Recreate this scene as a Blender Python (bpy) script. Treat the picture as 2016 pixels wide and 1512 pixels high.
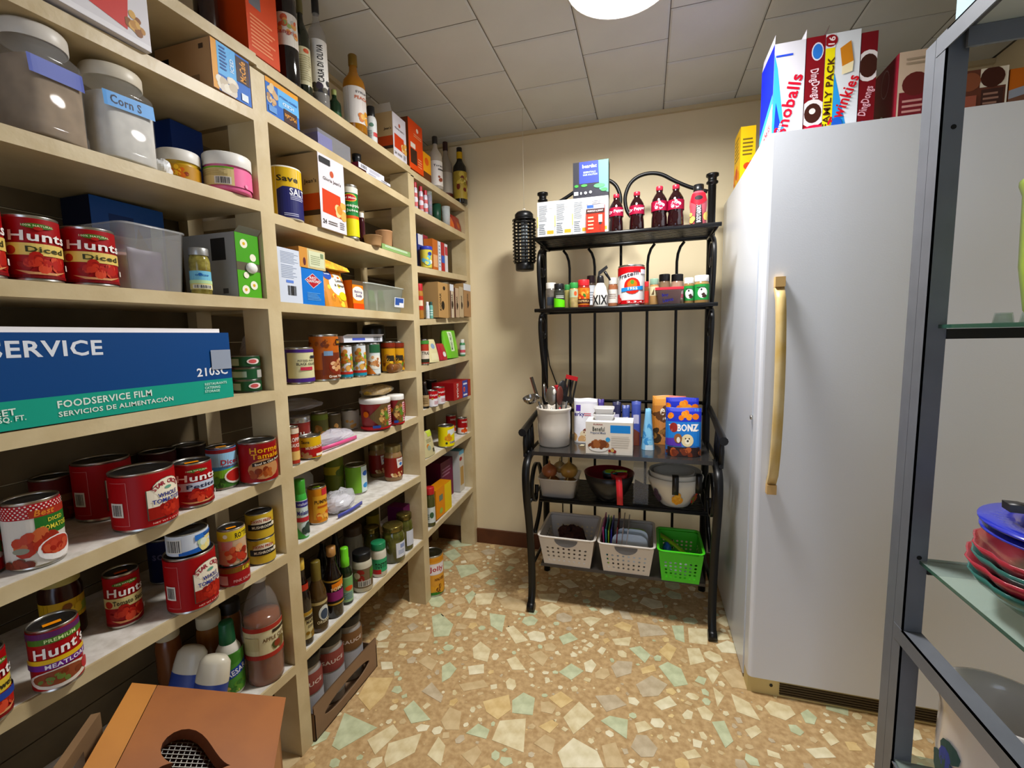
import bpy, math, random
from mathutils import Vector, Matrix
random.seed(7)
scene = bpy.context.scene
COL = scene.collection
for o in list(bpy.data.objects): bpy.data.objects.remove(o)

# ------------------------------------------------------------------ camera
F = 884.46; YAW, PIT, ROL = -0.2922, -0.1060, 0.0200
CAM = Vector((0, 0, 1.22))
_f = Vector((math.sin(YAW)*math.cos(PIT), math.cos(YAW)*math.cos(PIT), math.sin(PIT)))
_r = Vector((math.cos(YAW), -math.sin(YAW), 0)); _d = _f.cross(_r)
RT = _r*math.cos(ROL) + _d*math.sin(ROL); DN = _d*math.cos(ROL) - _r*math.sin(ROL); FW = _f
cam_data = bpy.data.cameras.new('camera'); cam = bpy.data.objects.new('camera', cam_data); COL.objects.link(cam)
cam.matrix_world = Matrix(((RT.x, -DN.x, -FW.x, 0), (RT.y, -DN.y, -FW.y, 0), (RT.z, -DN.z, -FW.z, CAM.z), (0, 0, 0, 1)))
cam_data.sensor_width = 36; cam_data.lens = F/2016*36; cam_data.clip_start = 0.02
scene.camera = cam

# ------------------------------------------------------------------ light and exposure
scene.view_settings.view_transform = 'Standard'; scene.view_settings.look = 'None'
scene.view_settings.gamma = 1; scene.view_settings.use_curve_mapping = False
scene.view_settings.exposure = 0.17
world = bpy.data.worlds.new('world'); scene.world = world; world.use_nodes = True
bg = world.node_tree.nodes['Background']; bg.inputs[0].default_value = (0.66, 0.78, 1.0, 1); bg.inputs[1].default_value = 2.0
LAMP_XY = (-0.085, 1.455); LAMP_STRENGTH = 150.0; LAMP_COL = (1.0, 0.99, 0.97)

# ------------------------------------------------------------------ helpers: pixels to rays
def ray(px, py): return RT*((px-1008)/F) + DN*((py-756)/F) + FW
def on(ax, val, px, py):
    d = ray(px, py); return CAM + d*((val-CAM[ax])/d[ax])

# ------------------------------------------------------------------ helpers: materials
_M = {}
def lin(c): return c/12.92 if c <= 0.04045 else ((c+0.055)/1.055)**2.4
def rgb(hx):
    hx = hx.lstrip('#'); return tuple(lin(int(hx[i:i+2], 16)/255) for i in (0, 2, 4))
def mat(hx, rough=0.5, metal=0.0, trans=0.0, alpha=1.0, noise=0.0, nscale=20.0, bump=0.0, bscale=60.0, hx2=None, emit=0.0, coat=0.0, ior=1.45):
    key = (hx, rough, metal, trans, alpha, noise, nscale, bump, bscale, hx2, emit, coat, ior)
    if key in _M: return _M[key]
    m = bpy.data.materials.new('m_'+hx.lstrip('#')); m.use_nodes = True
    nt = m.node_tree; b = nt.nodes['Principled BSDF']; c = rgb(hx)
    b.inputs['Base Color'].default_value = (*c, 1); b.inputs['Roughness'].default_value = rough
    b.inputs['Metallic'].default_value = metal; b.inputs['IOR'].default_value = ior
    b.inputs['Transmission Weight'].default_value = trans; b.inputs['Alpha'].default_value = alpha
    if coat: b.inputs['Coat Weight'].default_value = coat
    if emit:
        b.inputs['Emission Color'].default_value = (*c, 1); b.inputs['Emission Strength'].default_value = emit
    if noise or bump:
        tc = nt.nodes.new('ShaderNodeTexCoord')
    if noise:
        n = nt.nodes.new('ShaderNodeTexNoise'); n.inputs['Scale'].default_value = nscale; n.inputs['Detail'].default_value = 5
        nt.links.new(tc.outputs['Object'], n.inputs['Vector'])
        r = nt.nodes.new('ShaderNodeValToRGB'); c2 = rgb(hx2) if hx2 else tuple(x*(1-noise) for x in c)
        r.color_ramp.elements[0].position = 0.35; r.color_ramp.elements[1].position = 0.65
        r.color_ramp.elements[0].color = (*c2, 1); r.color_ramp.elements[1].color = (*c, 1)
        nt.links.new(n.outputs['Fac'], r.inputs['Fac']); nt.links.new(r.outputs['Color'], b.inputs['Base Color'])
    if bump:
        n2 = nt.nodes.new('ShaderNodeTexNoise'); n2.inputs['Scale'].default_value = bscale; n2.inputs['Detail'].default_value = 4
        nt.links.new(tc.outputs['Object'], n2.inputs['Vector'])
        bp = nt.nodes.new('ShaderNodeBump'); bp.inputs['Strength'].default_value = bump; bp.inputs['Distance'].default_value = 0.01
        nt.links.new(n2.outputs['Fac'], bp.inputs['Height']); nt.links.new(bp.outputs['Normal'], b.inputs['Normal'])
    _M[key] = m; return m
def clear(hx='e8ecec', amount=0.75, rough=0.08):
    key = ('clear', hx, amount, rough)
    if key in _M: return _M[key]
    m = bpy.data.materials.new('clear_'+hx); m.use_nodes = True; nt = m.node_tree
    b = nt.nodes['Principled BSDF']; b.inputs['Base Color'].default_value = (*rgb(hx), 1); b.inputs['Roughness'].default_value = rough
    b.inputs['Specular IOR Level'].default_value = 0.8
    t = nt.nodes.new('ShaderNodeBsdfTransparent'); t.inputs[0].default_value = (*[0.5+0.5*x for x in rgb(hx)], 1)
    mx = nt.nodes.new('ShaderNodeMixShader'); mx.inputs[0].default_value = amount
    nt.links.new(b.outputs[0], mx.inputs[1]); nt.links.new(t.outputs[0], mx.inputs[2])
    nt.links.new(mx.outputs[0], nt.nodes['Material Output'].inputs[0]); _M[key] = m; return m
def mm(c):
    if not isinstance(c, str): return c
    import colorsys
    k = ('label', c)
    if k not in _M:
        r_, g_, b_ = (int(c[i:i+2], 16)/255 for i in (0, 2, 4)); h_s, s_s, v_s = colorsys.rgb_to_hsv(r_, g_, b_)
        r_, g_, b_ = colorsys.hsv_to_rgb(h_s, min(1, s_s*1.12), v_s)
        m = mat('%02x%02x%02x' % (int(r_*255), int(g_*255), int(b_*255)), 0.48).copy(); m.node_tree.nodes['Principled BSDF'].inputs['Specular IOR Level'].default_value = 0.28
        _M[k] = m
    return _M[k]
STEEL = mat('b9b7b0', 0.3, 1.0); TIN = mat('4a4a4c', 0.32, 0.9); GOLD = mat('a08a4a', 0.3, 1.0)
IRON = mat('0c0c0d', 0.38, 0.2); BLACKP = mat('101011', 0.35)
WHITEP = mat('e6e2da', 0.4); CLEAR = clear(); GLASS = clear('dfe9e4', 0.8, 0.03)

# ------------------------------------------------------------------ helpers: meshes
class B:
    def __init__(s): s.v = []; s.f = []; s.m = []; s.s = []
    def face(s, idx, m, smooth=False): s.f.append(idx); s.m.append(m); s.s.append(smooth)
    def box(s, x0, y0, z0, x1, y1, z1, m, cols=None, bev=0.0):
        # cols: dict of faces front(-y) back left(-x) right top bottom
        n = len(s.v); s.v += [(x, y, z) for z in (z0, z1) for y in (y0, y1) for x in (x0, x1)]
        fs = dict(front=(0, 1, 5, 4), back=(3, 2, 6, 7), left=(2, 0, 4, 6), right=(1, 3, 7, 5), top=(4, 5, 7, 6), bottom=(0, 2, 3, 1))
        for k, q in fs.items(): s.face([n+i for i in q], (cols or {}).get(k, m))
        return s
    def hexa(s, p, m):
        n = len(s.v); s.v += [tuple(q) for q in p]
        for q in ((0, 1, 5, 4), (3, 2, 6, 7), (2, 0, 4, 6), (1, 3, 7, 5), (4, 5, 7, 6), (0, 2, 3, 1)): s.face([n+i for i in q], m)
        return s
    def lathe(s, prof, m, seg=24, sx=1.0, sy=1.0, cx=0, cy=0, cz=0, ms=None, smooth=True, cap=False):
        n = len(s.v); k = len(prof)
        for r, z in prof:
            for i in range(seg):
                a = 2*math.pi*i/seg; s.v.append((cx+sx*r*math.cos(a), cy+sy*r*math.sin(a), cz+z))
        for j in range(k-1):
            mj = ms[j] if ms else m
            for i in range(seg):
                i2 = (i+1) % seg
                s.face([n+j*seg+i, n+j*seg+i2, n+(j+1)*seg+i2, n+(j+1)*seg+i], mj, smooth)
        if cap:
            s.face([n+i for i in range(seg)][::-1], m); s.face([n+(k-1)*seg+i for i in range(seg)], m)
        return s
    def tube(s, pts, r, m, seg=8, flat=None, caps=True):
        # round bar along points; flat=(w,t): rectangular strip with width along local side vector
        pts = [Vector(p) for p in pts]; n = len(s.v); rings = []
        up = Vector((0, 0, 1)); side0 = None
        for i, p in enumerate(pts):
            t = (pts[min(i+1, len(pts)-1)]-pts[max(i-1, 0)]).normalized()
            if side0 is None:
                side0 = t.cross(up) if abs(t.dot(up)) < 0.95 else t.cross(Vector((0, 1, 0)))
            side = (side0-t*side0.dot(t)).normalized(); side0 = side; nn = side.cross(t)
            rr = r[i] if isinstance(r, (list, tuple)) else r
            rings.append([p+side*math.cos(2*math.pi*k/seg)*rr+nn*math.sin(2*math.pi*k/seg)*rr for k in range(seg)])
        for rg in rings: s.v += [tuple(q) for q in rg]
        for j in range(len(rings)-1):
            for k in range(seg):
                k2 = (k+1) % seg; s.face([n+j*seg+k, n+j*seg+k2, n+(j+1)*seg+k2, n+(j+1)*seg+k], m, True)
        if caps:
            s.face([n+k for k in range(seg)][::-1], m); s.face([n+(len(rings)-1)*seg+k for k in range(seg)], m)
        return s
    def strip(s, pts, wvec, t, m):
        # flat bar: path pts, full-width vector wvec, thickness t
        pts = [Vector(p) for p in pts]; w = Vector(wvec)*0.5; n = len(s.v)
        for i, p in enumerate(pts):
            tg = (pts[min(i+1, len(pts)-1)]-pts[max(i-1, 0)]).normalized(); nn = tg.cross(w).normalized()*t*0.5
            s.v += [tuple(p-w-nn), tuple(p+w-nn), tuple(p+w+nn), tuple(p-w+nn)]
        for j in range(len(pts)-1):
            for k in range(4):
                k2 = (k+1) % 4; s.face([n+j*4+k, n+j*4+k2, n+(j+1)*4+k2, n+(j+1)*4+k], m, k in (0, 2))
        e = n+(len(pts)-1)*4
        s.face([n+3, n+2, n+1, n], m); s.face([e, e+1, e+2, e+3], m)
        return s
    def ball(s, c, rx, ry, rz, m, seg=14, rings=8, wob=0.0, seed=0):
        rnd = random.Random(seed); n = len(s.v)
        for j in range(rings+1):
            ph = math.pi*j/rings
            for i in range(seg):
                a = 2*math.pi*i/seg; w = 1+wob*(rnd.random()-0.5)
                s.v.append((c[0]+rx*w*math.sin(ph)*math.cos(a), c[1]+ry*w*math.sin(ph)*math.sin(a), c[2]-rz*w*math.cos(ph)))
        for j in range(rings):
            for i in range(seg):
                i2 = (i+1) % seg; s.face([n+j*seg+i, n+j*seg+i2, n+(j+1)*seg+i2, n+(j+1)*seg+i], m, True)
        return s
    def prism(s, poly, z0, z1, m, mtop=None):
        n = len(s.v); k = len(poly)
        s.v += [(x, y, z0) for x, y in poly]+[(x, y, z1) for x, y in poly]
        s.face([n+k+i for i in range(k)], mtop or m); s.face([n+i for i in range(k)][::-1], m)
        for i in range(k):
            j = (i+1) % k; s.face([n+i, n+j, n+k+j, n+k+i], m)
        return s
    def obj(s, name, parent=None):
        me = bpy.data.meshes.new(name); me.from_pydata(s.v, [], s.f)
        keys = []
        for m in s.m:
            if m not in keys: keys.append(m)
        for m in keys: me.materials.append(mm(m))
        ix = {m: i for i, m in enumerate(keys)}
        me.polygons.foreach_set('material_index', [ix[m] for m in s.m])
        me.polygons.foreach_set('use_smooth', s.s); me.update()
        o = bpy.data.objects.new(name, me); COL.objects.link(o)
        if parent: o.parent = parent
        return o
def tag(o, label, cat=None, group=None, kind=None):
    if label: o['label'] = label
    if cat: o['category'] = cat
    if group: o['group'] = group
    if kind: o['kind'] = kind
    return o
def thing(name, label, cat, loc=(0, 0, 0), rz=0.0, group=None):
    o = bpy.data.objects.new(name, None); COL.objects.link(o); o.empty_display_size = 0.02
    o.location = loc; o.rotation_euler = (0, 0, rz); return tag(o, label, cat, group)
def struct(o): o['kind'] = 'structure'; return o

# ------------------------------------------------------------------ helpers: printing (lettering and pictures on labels)
_T = {}
def text_tris(st):
    if st in _T: return _T[st]
    cu = bpy.data.curves.new('lettering', 'FONT'); cu.body = st; cu.resolution_u = 2; cu.offset = 0.022; cu.space_character = 1.07
    ob = bpy.data.objects.new('lettering', cu); me = ob.to_mesh()
    vs = [(v.co.x, v.co.y) for v in me.vertices]; fs = [list(p.vertices) for p in me.polygons]
    ob.to_mesh_clear(); bpy.data.objects.remove(ob); bpy.data.curves.remove(cu)
    if not vs: _T[st] = ([], 1); return _T[st]
    x0 = min(v[0] for v in vs); x1 = max(v[0] for v in vs); y0 = min(v[1] for v in vs); y1 = max(v[1] for v in vs); h = y1-y0
    P = [[((vs[i][0]-(x0+x1)/2)/h, (vs[i][1]-(y0+y1)/2)/h) for i in f] for f in fs]
    _T[st] = (P, (x1-x0)/h); return _T[st]
def split(polys, ax, step):
    out = []
    for p in polys:
        lo = min(q[ax] for q in p); hi = max(q[ax] for q in p)
        if hi-lo <= step*1.2: out.append(p); continue
        k = math.floor(lo/step)+1; rest = p
        while k*step < hi-1e-9 and rest:
            c = k*step; a = []; b = []
            for i in range(len(rest)):
                q = rest[i]; w = rest[(i+1) % len(rest)]
                (a if q[ax] <= c else b).append(q)
                if (q[ax]-c)*(w[ax]-c) < 0:
                    t = (c-q[ax])/(w[ax]-q[ax]); x = (q[0]+(w[0]-q[0])*t, q[1]+(w[1]-q[1])*t); a.append(x); b.append(x)
            if len(a) > 2: out.append(a)
            rest = b if len(b) > 2 else None; k += 1
        if rest and len(rest) > 2: out.append(rest)
    return out
def ell(u, v, ru, rv, n=14, rot=0.0):
    c, s_ = math.cos(rot), math.sin(rot)
    return [(u+ru*math.cos(a)*c-rv*math.sin(a)*s_, v+ru*math.cos(a)*s_+rv*math.sin(a)*c) for a in [2*math.pi*i/n for i in range(n)]]
def prints(b, spec, W, H, fn, du=None, dv=None, cl=None):
    """spec items are printed on a face of W x H metres; fn(u_m, v_m, offset) gives the 3D point"""
    lay = 0
    for it in spec:
        k = it[0]; lay += 1; groups = []
        X = lambda u: (u-0.5)*W
        Y = lambda v: v*H
        if k == 'r':
            _, u0, v0, u1, v1, c = it; groups = [([[(X(u0), Y(v0)), (X(u1), Y(v0)), (X(u1), Y(v1)), (X(u0), Y(v1))]], c)]
        elif k == 'p': groups = [([[(X(u), Y(v)) for u, v in it[1]]], it[2])]
        elif k == 'e':
            rot = it[6] if len(it) > 6 else 0
            groups = [([ell(X(it[1]), Y(it[2]), it[3]*H, it[4]*H, 16, math.radians(rot))], it[5])]
        elif k == 't':
            _, st, u, v, h, c = it[:6]; w = it[6] if len(it) > 6 else None; rot = math.radians(it[7]) if len(it) > 7 else 0
            sh = it[8] if len(it) > 8 else 0
            P, asp = text_tris(st); hh = h*H; ww = hh if not w else w*(W if abs(math.sin(rot)) < 0.7 else H)/asp
            cr, sr = math.cos(rot), math.sin(rot); Q = []
            for p in P:
                Q.append([(X(u)+(x*ww+y*hh*sh)*cr-y*hh*sr, Y(v)+(x*ww+y*hh*sh)*sr+y*hh*cr) for x, y in p])
            groups = [(Q, c)]
        elif k == 'arc':
            _, st, u, v, h, c, R_, span = it
            Q = []; n = len(st); a0 = span/2
            for i, ch in enumerate(st):
                if ch == ' ': continue
                a = math.radians(a0-span*i/(n-1)); P, asp = text_tris(ch); hh = h*H
                ox = X(u)+R_*H*math.sin(-a); oy = Y(v)+R_*H*(math.cos(a)-1); cr, sr = math.cos(a), math.sin(a)
                for p in P: Q.append([(ox+x*hh*cr-y*hh*sr, oy+x*hh*sr+y*hh*cr) for x, y in p])
            groups = [(Q, c)]
        elif k == 'b':
            _, u, v, ru, rv, cs, n, br, seed = it; rnd = random.Random(seed)
            for i in range(n):
                a = rnd.random()*6.283; q = math.sqrt(rnd.random()); s1 = br*(0.7+0.6*rnd.random())
                groups.append(([ell(X(u)+q*math.cos(a)*ru*H, Y(v)+q*math.sin(a)*rv*H, s1*H, s1*H*(0.6+0.5*rnd.random()), 9, rnd.random()*3)], cs[rnd.randrange(len(cs))]))
        elif k == 'dots':
            _, u0, v0, u1, v1, nx, ny, rr, c = it
            groups = [([ell(X(u0+(u1-u0)*(i+0.5*(j % 2))/nx), Y(v0+(v1-v0)*(j+0.5)/ny), rr*H, rr*H, 6) for i in range(nx) for j in range(ny)], c)]
        elif k == 'lines':
            _, u0, v0, u1, v1, n, c = it; rnd = random.Random(n); L = []
            for i in range(n):
                v = v0+(v1-v0)*(i+0.5)/n; hh = (v1-v0)/n*0.22; ue = u0+(u1-u0)*(0.7+0.3*rnd.random())
                L.append([(X(u0), Y(v-hh)), (X(ue), Y(v-hh)), (X(ue), Y(v+hh)), (X(u0), Y(v+hh))])
            groups = [(L, c)]
        elif k == 'bar':
            _, u0, v0, u1, v1 = it; rnd = random.Random(3); L = []; u = u0
            while u < u1:
                w = (u1-u0)*(0.02+0.05*rnd.random()); L.append([(X(u), Y(v0)), (X(min(u+w, u1)), Y(v0)), (X(min(u+w, u1)), Y(v1)), (X(u), Y(v1))]); u += w+(u1-u0)*(0.02+0.05*rnd.random())
            groups = [(L, '1b1b1b')]
        for gi, (P, c) in enumerate(groups):
            off = 0.0004+min(0.00022, 0.003/len(spec))*lay+(0.000012*gi if k == 'b' else 0)
            cw0 = cl or (1.9 if du else 0.998); P = clip_rect(P, -W*0.5*cw0, W*0.5*cw0, H*0.002, H*0.998)
            if du: P = split(P, 0, du)
            if dv: P = split(P, 1, dv)
            for p in P:
                n = len(b.v); b.v += [tuple(fn(x, y, off)) for x, y in p]; b.face(list(range(n, n+len(p))), c)
def clip_rect(polys, u0, u1, v0, v1):
    for ax, c, sg in ((0, u0, 1), (0, u1, -1), (1, v0, 1), (1, v1, -1)):
        out = []
        for p in polys:
            if all((q[ax]-c)*sg >= 0 for q in p): out.append(p); continue
            r_ = []
            for i in range(len(p)):
                q, w = p[i], p[(i+1) % len(p)]; a, d = (q[ax]-c)*sg, (w[ax]-c)*sg
                if a >= 0: r_.append(q)
                if a*d < 0: t = a/(a-d); r_.append((q[0]+(w[0]-q[0])*t, q[1]+(w[1]-q[1])*t))
            if len(r_) > 2: out.append(r_)
        polys = out
    return polys
def on_cyl(R, z0=0.0, sx=1.0, sy=1.0):
    return lambda u, v, o: ((R+o)*sx*math.sin(u/R), -(R+o)*sy*math.cos(u/R), z0+v)
def on_front(y, z0=0.0, x0=0.0): return lambda u, v, o: (x0+u, y-o, z0+v)
def on_left(x, z0=0.0): return lambda u, v, o: (x-o, -u, z0+v)
def on_right(x, z0=0.0): return lambda u, v, o: (x+o, u, z0+v)
def on_top(z): return lambda u, v, o: (u, v, z+o)

# ------------------------------------------------------------------ the room
XL, XR, YB, YR, ZC = -1.25, 1.32, 2.41, -1.25, 2.288
WALL = mat('e6d5ae', 0.6, noise=0.06, nscale=3, bump=0.05, bscale=40)
b = B(); b.box(XL-0.1, YB, 0, XR+0.1, YB+0.1, ZC, WALL); w = struct(b.obj('wall_back'))
b = B(); b.box(XL-0.1, YR, 0, XL, YB, ZC, WALL); struct(b.obj('wall_left'))
b = B(); b.box(XR, YR, 0, XR+0.1, YB, ZC, WALL); struct(b.obj('wall_right'))
b = B(); b.box(XL-0.1, YR-0.1, 0, -0.55, YR, ZC, WALL); b.box(0.45, YR-0.1, 0, XR+0.1, YR, ZC, WALL); b.box(-0.55, YR-0.1, 2.05, 0.45, YR, ZC, WALL)
struct(b.obj('wall_front'))
BASEB = mat('5e3219', 0.45, noise=0.25, nscale=12)
b = B(); b.box(XL, YB-0.014, 0, XR, YB, 0.085, BASEB); struct(b.obj('baseboard_back'))
b = B(); b.box(XL, YR, 0, XL+0.014, YB-0.014, 0.085, BASEB); struct(b.obj('baseboard_left'))
TRIM = mat('c9b78f', 0.5)
b = B(); b.box(XL, YB-0.018, ZC-0.022, XR, YB, ZC-0.004, TRIM); struct(b.obj('trim_1'))
b = B(); b.box(XL, YR, ZC-0.022, XL+0.018, YB-0.018, ZC-0.004, TRIM); struct(b.obj('trim_2'))
# ceiling of square fibre tiles, staggered by half a tile
CEILM = mat('8f8a80', 0.75)
b = B(); b.box(XL-0.1, YR-0.1, ZC, XR+0.1, YB+0.1, ZC+0.05, mat('5a554c', 0.8)); ceil = struct(b.obj('ceiling'))
TW = 0.312; tb = B(); g = 0.0016; h_ = TW/2-g; e = 0.006
TILEM = mat('cecec8', 0.7, noise=0.05, nscale=5, bump=0.06, bscale=30)
n = [(-h_, -h_, 0.0), (h_, -h_, 0.0), (h_, h_, 0.0), (-h_, h_, 0.0), (-h_+e, -h_+e, -0.004), (h_-e, -h_+e, -0.004), (h_-e, h_-e, -0.004), (-h_+e, h_-e, -0.004)]
tb.v = n
for q in ((0, 1, 5, 4), (1, 2, 6, 5), (2, 3, 7, 6), (3, 0, 4, 7), (4, 5, 6, 7), (0, 3, 2, 1)): tb.face(list(q), TILEM)
tile0 = None
for i in range(-3, 6):
    for j in range(-10, 5):
        x = -0.405+i*TW; y = 1.545+j*TW+(0 if i % 2 == 0 else TW/2)
        ax0, ax1, ay0, ay1 = max(x-h_, XL), min(x+h_, XR), max(y-h_, YR), min(y+h_, YB)
        if ax1-ax0 < 0.02 or ay1-ay0 < 0.02: continue
        if ax1-ax0 < 2*h_-0.001 or ay1-ay0 < 2*h_-0.001:
            q = B(); q.v = [(vx, vy, vz) for vz, k in ((0.0, 0.0), (-0.004, e)) for vx, vy in ((ax0+k, ay0+k), (ax1-k, ay0+k), (ax1-k, ay1-k), (ax0+k, ay1-k))]
            for f in ((0, 1, 5, 4), (1, 2, 6, 5), (2, 3, 7, 6), (3, 0, 4, 7), (4, 5, 6, 7), (0, 3, 2, 1)): q.face(list(f), TILEM)
            t = q.obj('ceiling_tile', ceil); t.location = (0, 0, ZC); continue
        if tile0 is None: tile0 = tb.obj('ceiling_tile', ceil); t = tile0
        else: t = tile0.copy(); COL.objects.link(t)
        t.location = (x, y, ZC)
# ceiling lamp: round flush dome
lamp = thing('ceiling_lamp', 'glowing round white dome lamp fixed to the ceiling', 'lamp', (LAMP_XY[0], LAMP_XY[1], ZC-0.004))
b = B(); b.lathe([(0.0, 0), (0.158, 0), (0.162, -0.006), (0.162, -0.046), (0.158, -0.049), (0.154, -0.046), (0.153, -0.012), (0.0, -0.012)], mat('d8d5cc', 0.4), 40); b.obj('light_cutoff_ring', lamp)  # opaque lip added below the dome to keep light off the upper walls
LE = bpy.data.materials.new('lamp_glow'); LE.use_nodes = True
em = LE.node_tree.nodes.new('ShaderNodeEmission'); em.inputs[0].default_value = (*LAMP_COL, 1); em.inputs[1].default_value = LAMP_STRENGTH
LE.node_tree.links.new(em.outputs[0], LE.node_tree.nodes['Material Output'].inputs[0])
b = B(); b.lathe([(0.152, -0.016), (0.148, -0.020), (0.10, -0.026), (0.05, -0.029), (0.0, -0.030)], LE, 40); b.obj('glowing_dome', lamp)

# ------------------------------------------------------------------ the floor: stone chips set in a tan ground
FLOORM = mat('cbab7c', 0.35, noise=0.25, nscale=55, hx2='b08e60', bump=0.05, bscale=80)
b = B(); b.box(XL-0.1, YR-0.1, -0.05, XR+0.1, YB+0.1, 0, FLOORM); floor = struct(b.obj('floor'))
def stone_mat(h1, h2): return mat(h1, 0.3, noise=0.4, nscale=24, hx2=h2, coat=0.2)
SM = dict(g=stone_mat('d2d8b2', 'b8be96'), c=stone_mat('ecdfb8', 'd4c090'), t=stone_mat('d8c094', 'c6aa7c'), y=stone_mat('e6cb92', 'd2b074'), k=stone_mat('d0c0a2', 'b8a484'), w=stone_mat('f2e8c8', 'dccfa6'))
tr = '''g560,390 600,375 655,425 635,475 570,480|g815,375 885,385 870,460 820,430|c885,440 920,430 985,495 930,510|c695,395 725,350 760,370 755,400|c750,290 840,285 820,335 755,340|g705,300 740,275 755,290 725,335|t855,320 900,300 985,330 970,370 880,355|g665,165 745,160 770,190 690,220|c755,205 810,180 825,200 775,228|c740,530 775,500 820,535 805,590 745,575|w720,610 790,600 790,640 725,648|g605,610 640,590 670,620 640,660 605,680|w335,590 385,590 390,620 340,625|g235,580 280,560 315,590 275,635 240,620|y235,745 280,660 390,660 350,740 285,805|g175,815 320,880 150,980 120,960|c275,935 390,865 415,900 310,1000|c350,1020 370,950 515,905 485,990 360,1057|g435,800 480,760 555,845 470,862|k515,720 560,680 610,740 600,770|y785,765 900,735 910,800 850,845 800,810|g915,760 965,725 1015,750 1005,825 915,815|g710,905 765,862 815,890 800,930|c825,935 860,850 975,840 965,990|y1075,750 1130,720 1185,760 1130,795|c1140,835 1210,765 1280,830 1185,910|g1305,850 1345,828 1425,845 1420,930|w1115,990 1185,925 1290,985 1320,1057 1140,1057|g1120,635 1175,597 1230,630 1175,670|k1350,610 1380,585 1445,590 1440,640 1375,660|g1560,610 1600,590 1660,620 1690,690 1630,700|c1685,530 1740,530 1765,590 1700,605|c1690,440 1780,445 1775,515 1695,505|g1618,430 1670,430 1675,505 1635,490|c1355,490 1440,480 1430,520 1370,515|k1465,415 1560,430 1600,470 1480,480|y1360,430 1400,412 1445,430 1430,460|c1220,400 1260,390 1310,400 1260,435|g1120,480 1170,460 1205,490 1140,515|c1035,350 1090,330 1130,350 1070,395|c1025,290 1125,290 1110,330 1040,320|t1170,345 1210,335 1230,375 1185,382|y1560,545 1600,505 1640,530 1610,590|g1795,855 1850,850 1890,940 1855,970|c1880,730 1960,770 2010,850 1905,810|c1455,860 1500,850 1535,885 1470,905|t1310,960 1370,945 1415,1057 1330,1057|t1010,950 1060,910 1105,935 1090,1000|y1030,875 1090,845 1120,865 1080,905|t985,560 1040,540 1075,570 1050,610|c890,580 930,565 975,625 915,625|t600,850 640,790 690,810 680,890 620,890|c540,1000 590,920 620,960 600,1050|t690,1000 760,960 780,990 740,1050|k1460,690 1530,650 1600,690 1560,740 1490,745|c1800,700 1850,740 1820,790|c1665,990 1720,975 1750,1010 1690,1020|c1940,890 1990,870 2016,900 1970,930|c1765,630 1800,610 1830,640 1800,690|g610,110 660,90 690,120 650,145|t695,115 760,105 785,130 720,150|g625,60 700,50 740,75 660,85|t600,380 680,340 690,355 610,390|t400,500 440,470 560,455 540,500|t500,590 540,560 585,590 560,630|y1480,620 1540,600 1550,630 1490,645|k1280,740 1370,735 1420,780 1330,810|t680,690 790,670 810,700 700,720|g1430,530 1480,520 1525,560 1500,595'''
stones = []; cells = []
def add_stone(poly, mk):
    cx = sum(p[0] for p in poly)/len(poly); cy = sum(p[1] for p in poly)/len(poly)
    rad = max(math.hypot(p[0]-cx, p[1]-cy) for p in poly); stones.append((poly, mk, cx, cy, rad))
for it in tr.split('|'):
    pl = []
    for q in it[1:].split(' '):
        X, Y = map(float, q.split(',')); P = on(2, 0, 600+X/2.24, 1040+Y/2.24); pl.append((P.x, P.y))
    add_stone(pl[::-1], it[0])
def sep(p, q):
    for A, C in ((p, q), (q, p)):
        for i in range(len(A)):
            x0, y0 = A[i]; x1, y1 = A[(i+1) % len(A)]; nx, ny = y1-y0, x0-x1; L = math.hypot(nx, ny)+1e-9
            a = [(nx*(x-x0)+ny*(y-y0))/L for x, y in A]; c = [(nx*(x-x0)+ny*(y-y0))/L for x, y in C]
            if min(c) > max(a)+0.004 or min(a) > max(c)+0.004: return True
    return False
rnd = random.Random(11); big = []
def rpoly(cx, cy, r):
    k = rnd.choice((4, 5, 5, 6)); a0 = rnd.random()*6.28; sq = 0.65+0.35*rnd.random(); ro = rnd.random()*3.14; pl = []
    for i in range(k):
        a = a0+6.283*(i+0.35*(rnd.random()-0.5))/k; x, y = r*math.cos(a), r*sq*math.sin(a)
        pl.append((cx+x*math.cos(ro)-y*math.sin(ro), cy+x*math.sin(ro)+y*math.cos(ro)))
    return pl
def try_add(n, r0, r1, y0, lim=None):
    c = 0
    for _ in range(n):
        cx = XL+0.05+rnd.random()*(XR-XL-0.1); cy = y0+rnd.random()*(YB-0.03-y0); r = r0+(r1-r0)*rnd.random()**1.6
        pl = rpoly(cx, cy, r); ok = True
        for (q, _m, qx, qy, qr) in stones:
            if abs(qx-cx) < qr+r and math.hypot(qx-cx, qy-cy) < qr+r and not sep(pl, q): ok = False; break
        if ok:
            add_stone(pl, rnd.choice('ggcccttykww')); c += 1
            if lim and c >= lim: return
try_add(4000, 0.028, 0.062, 0.75, 225)
nbig = len(stones)
try_add(3500, 0.009, 0.024, 0.75)
for i, (pl, mk, cx, cy, r) in enumerate(stones[:nbig]):
    b = B(); b.prism([(x-cx, y-cy) for x, y in pl], 0, 0.0012, SM[mk]); o = b.obj('stone_chip', floor); o.location = (cx, cy, 0)
b = B()
for pl, mk, cx, cy, r in stones[nbig:]: b.prism(pl, 0, 0.001, SM[mk])
for i in range(1200):
    cx = XL+0.03+rnd.random()*2.5; cy = 0.7+rnd.random()*1.66; b.prism(rpoly(cx, cy, 0.002+0.005*rnd.random()), 0, 0.0006, SM[rnd.choice('ctwyk')])
tag(b.obj('small_chips', floor), 'tiny scattered stone chips', kind='stuff')

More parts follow.
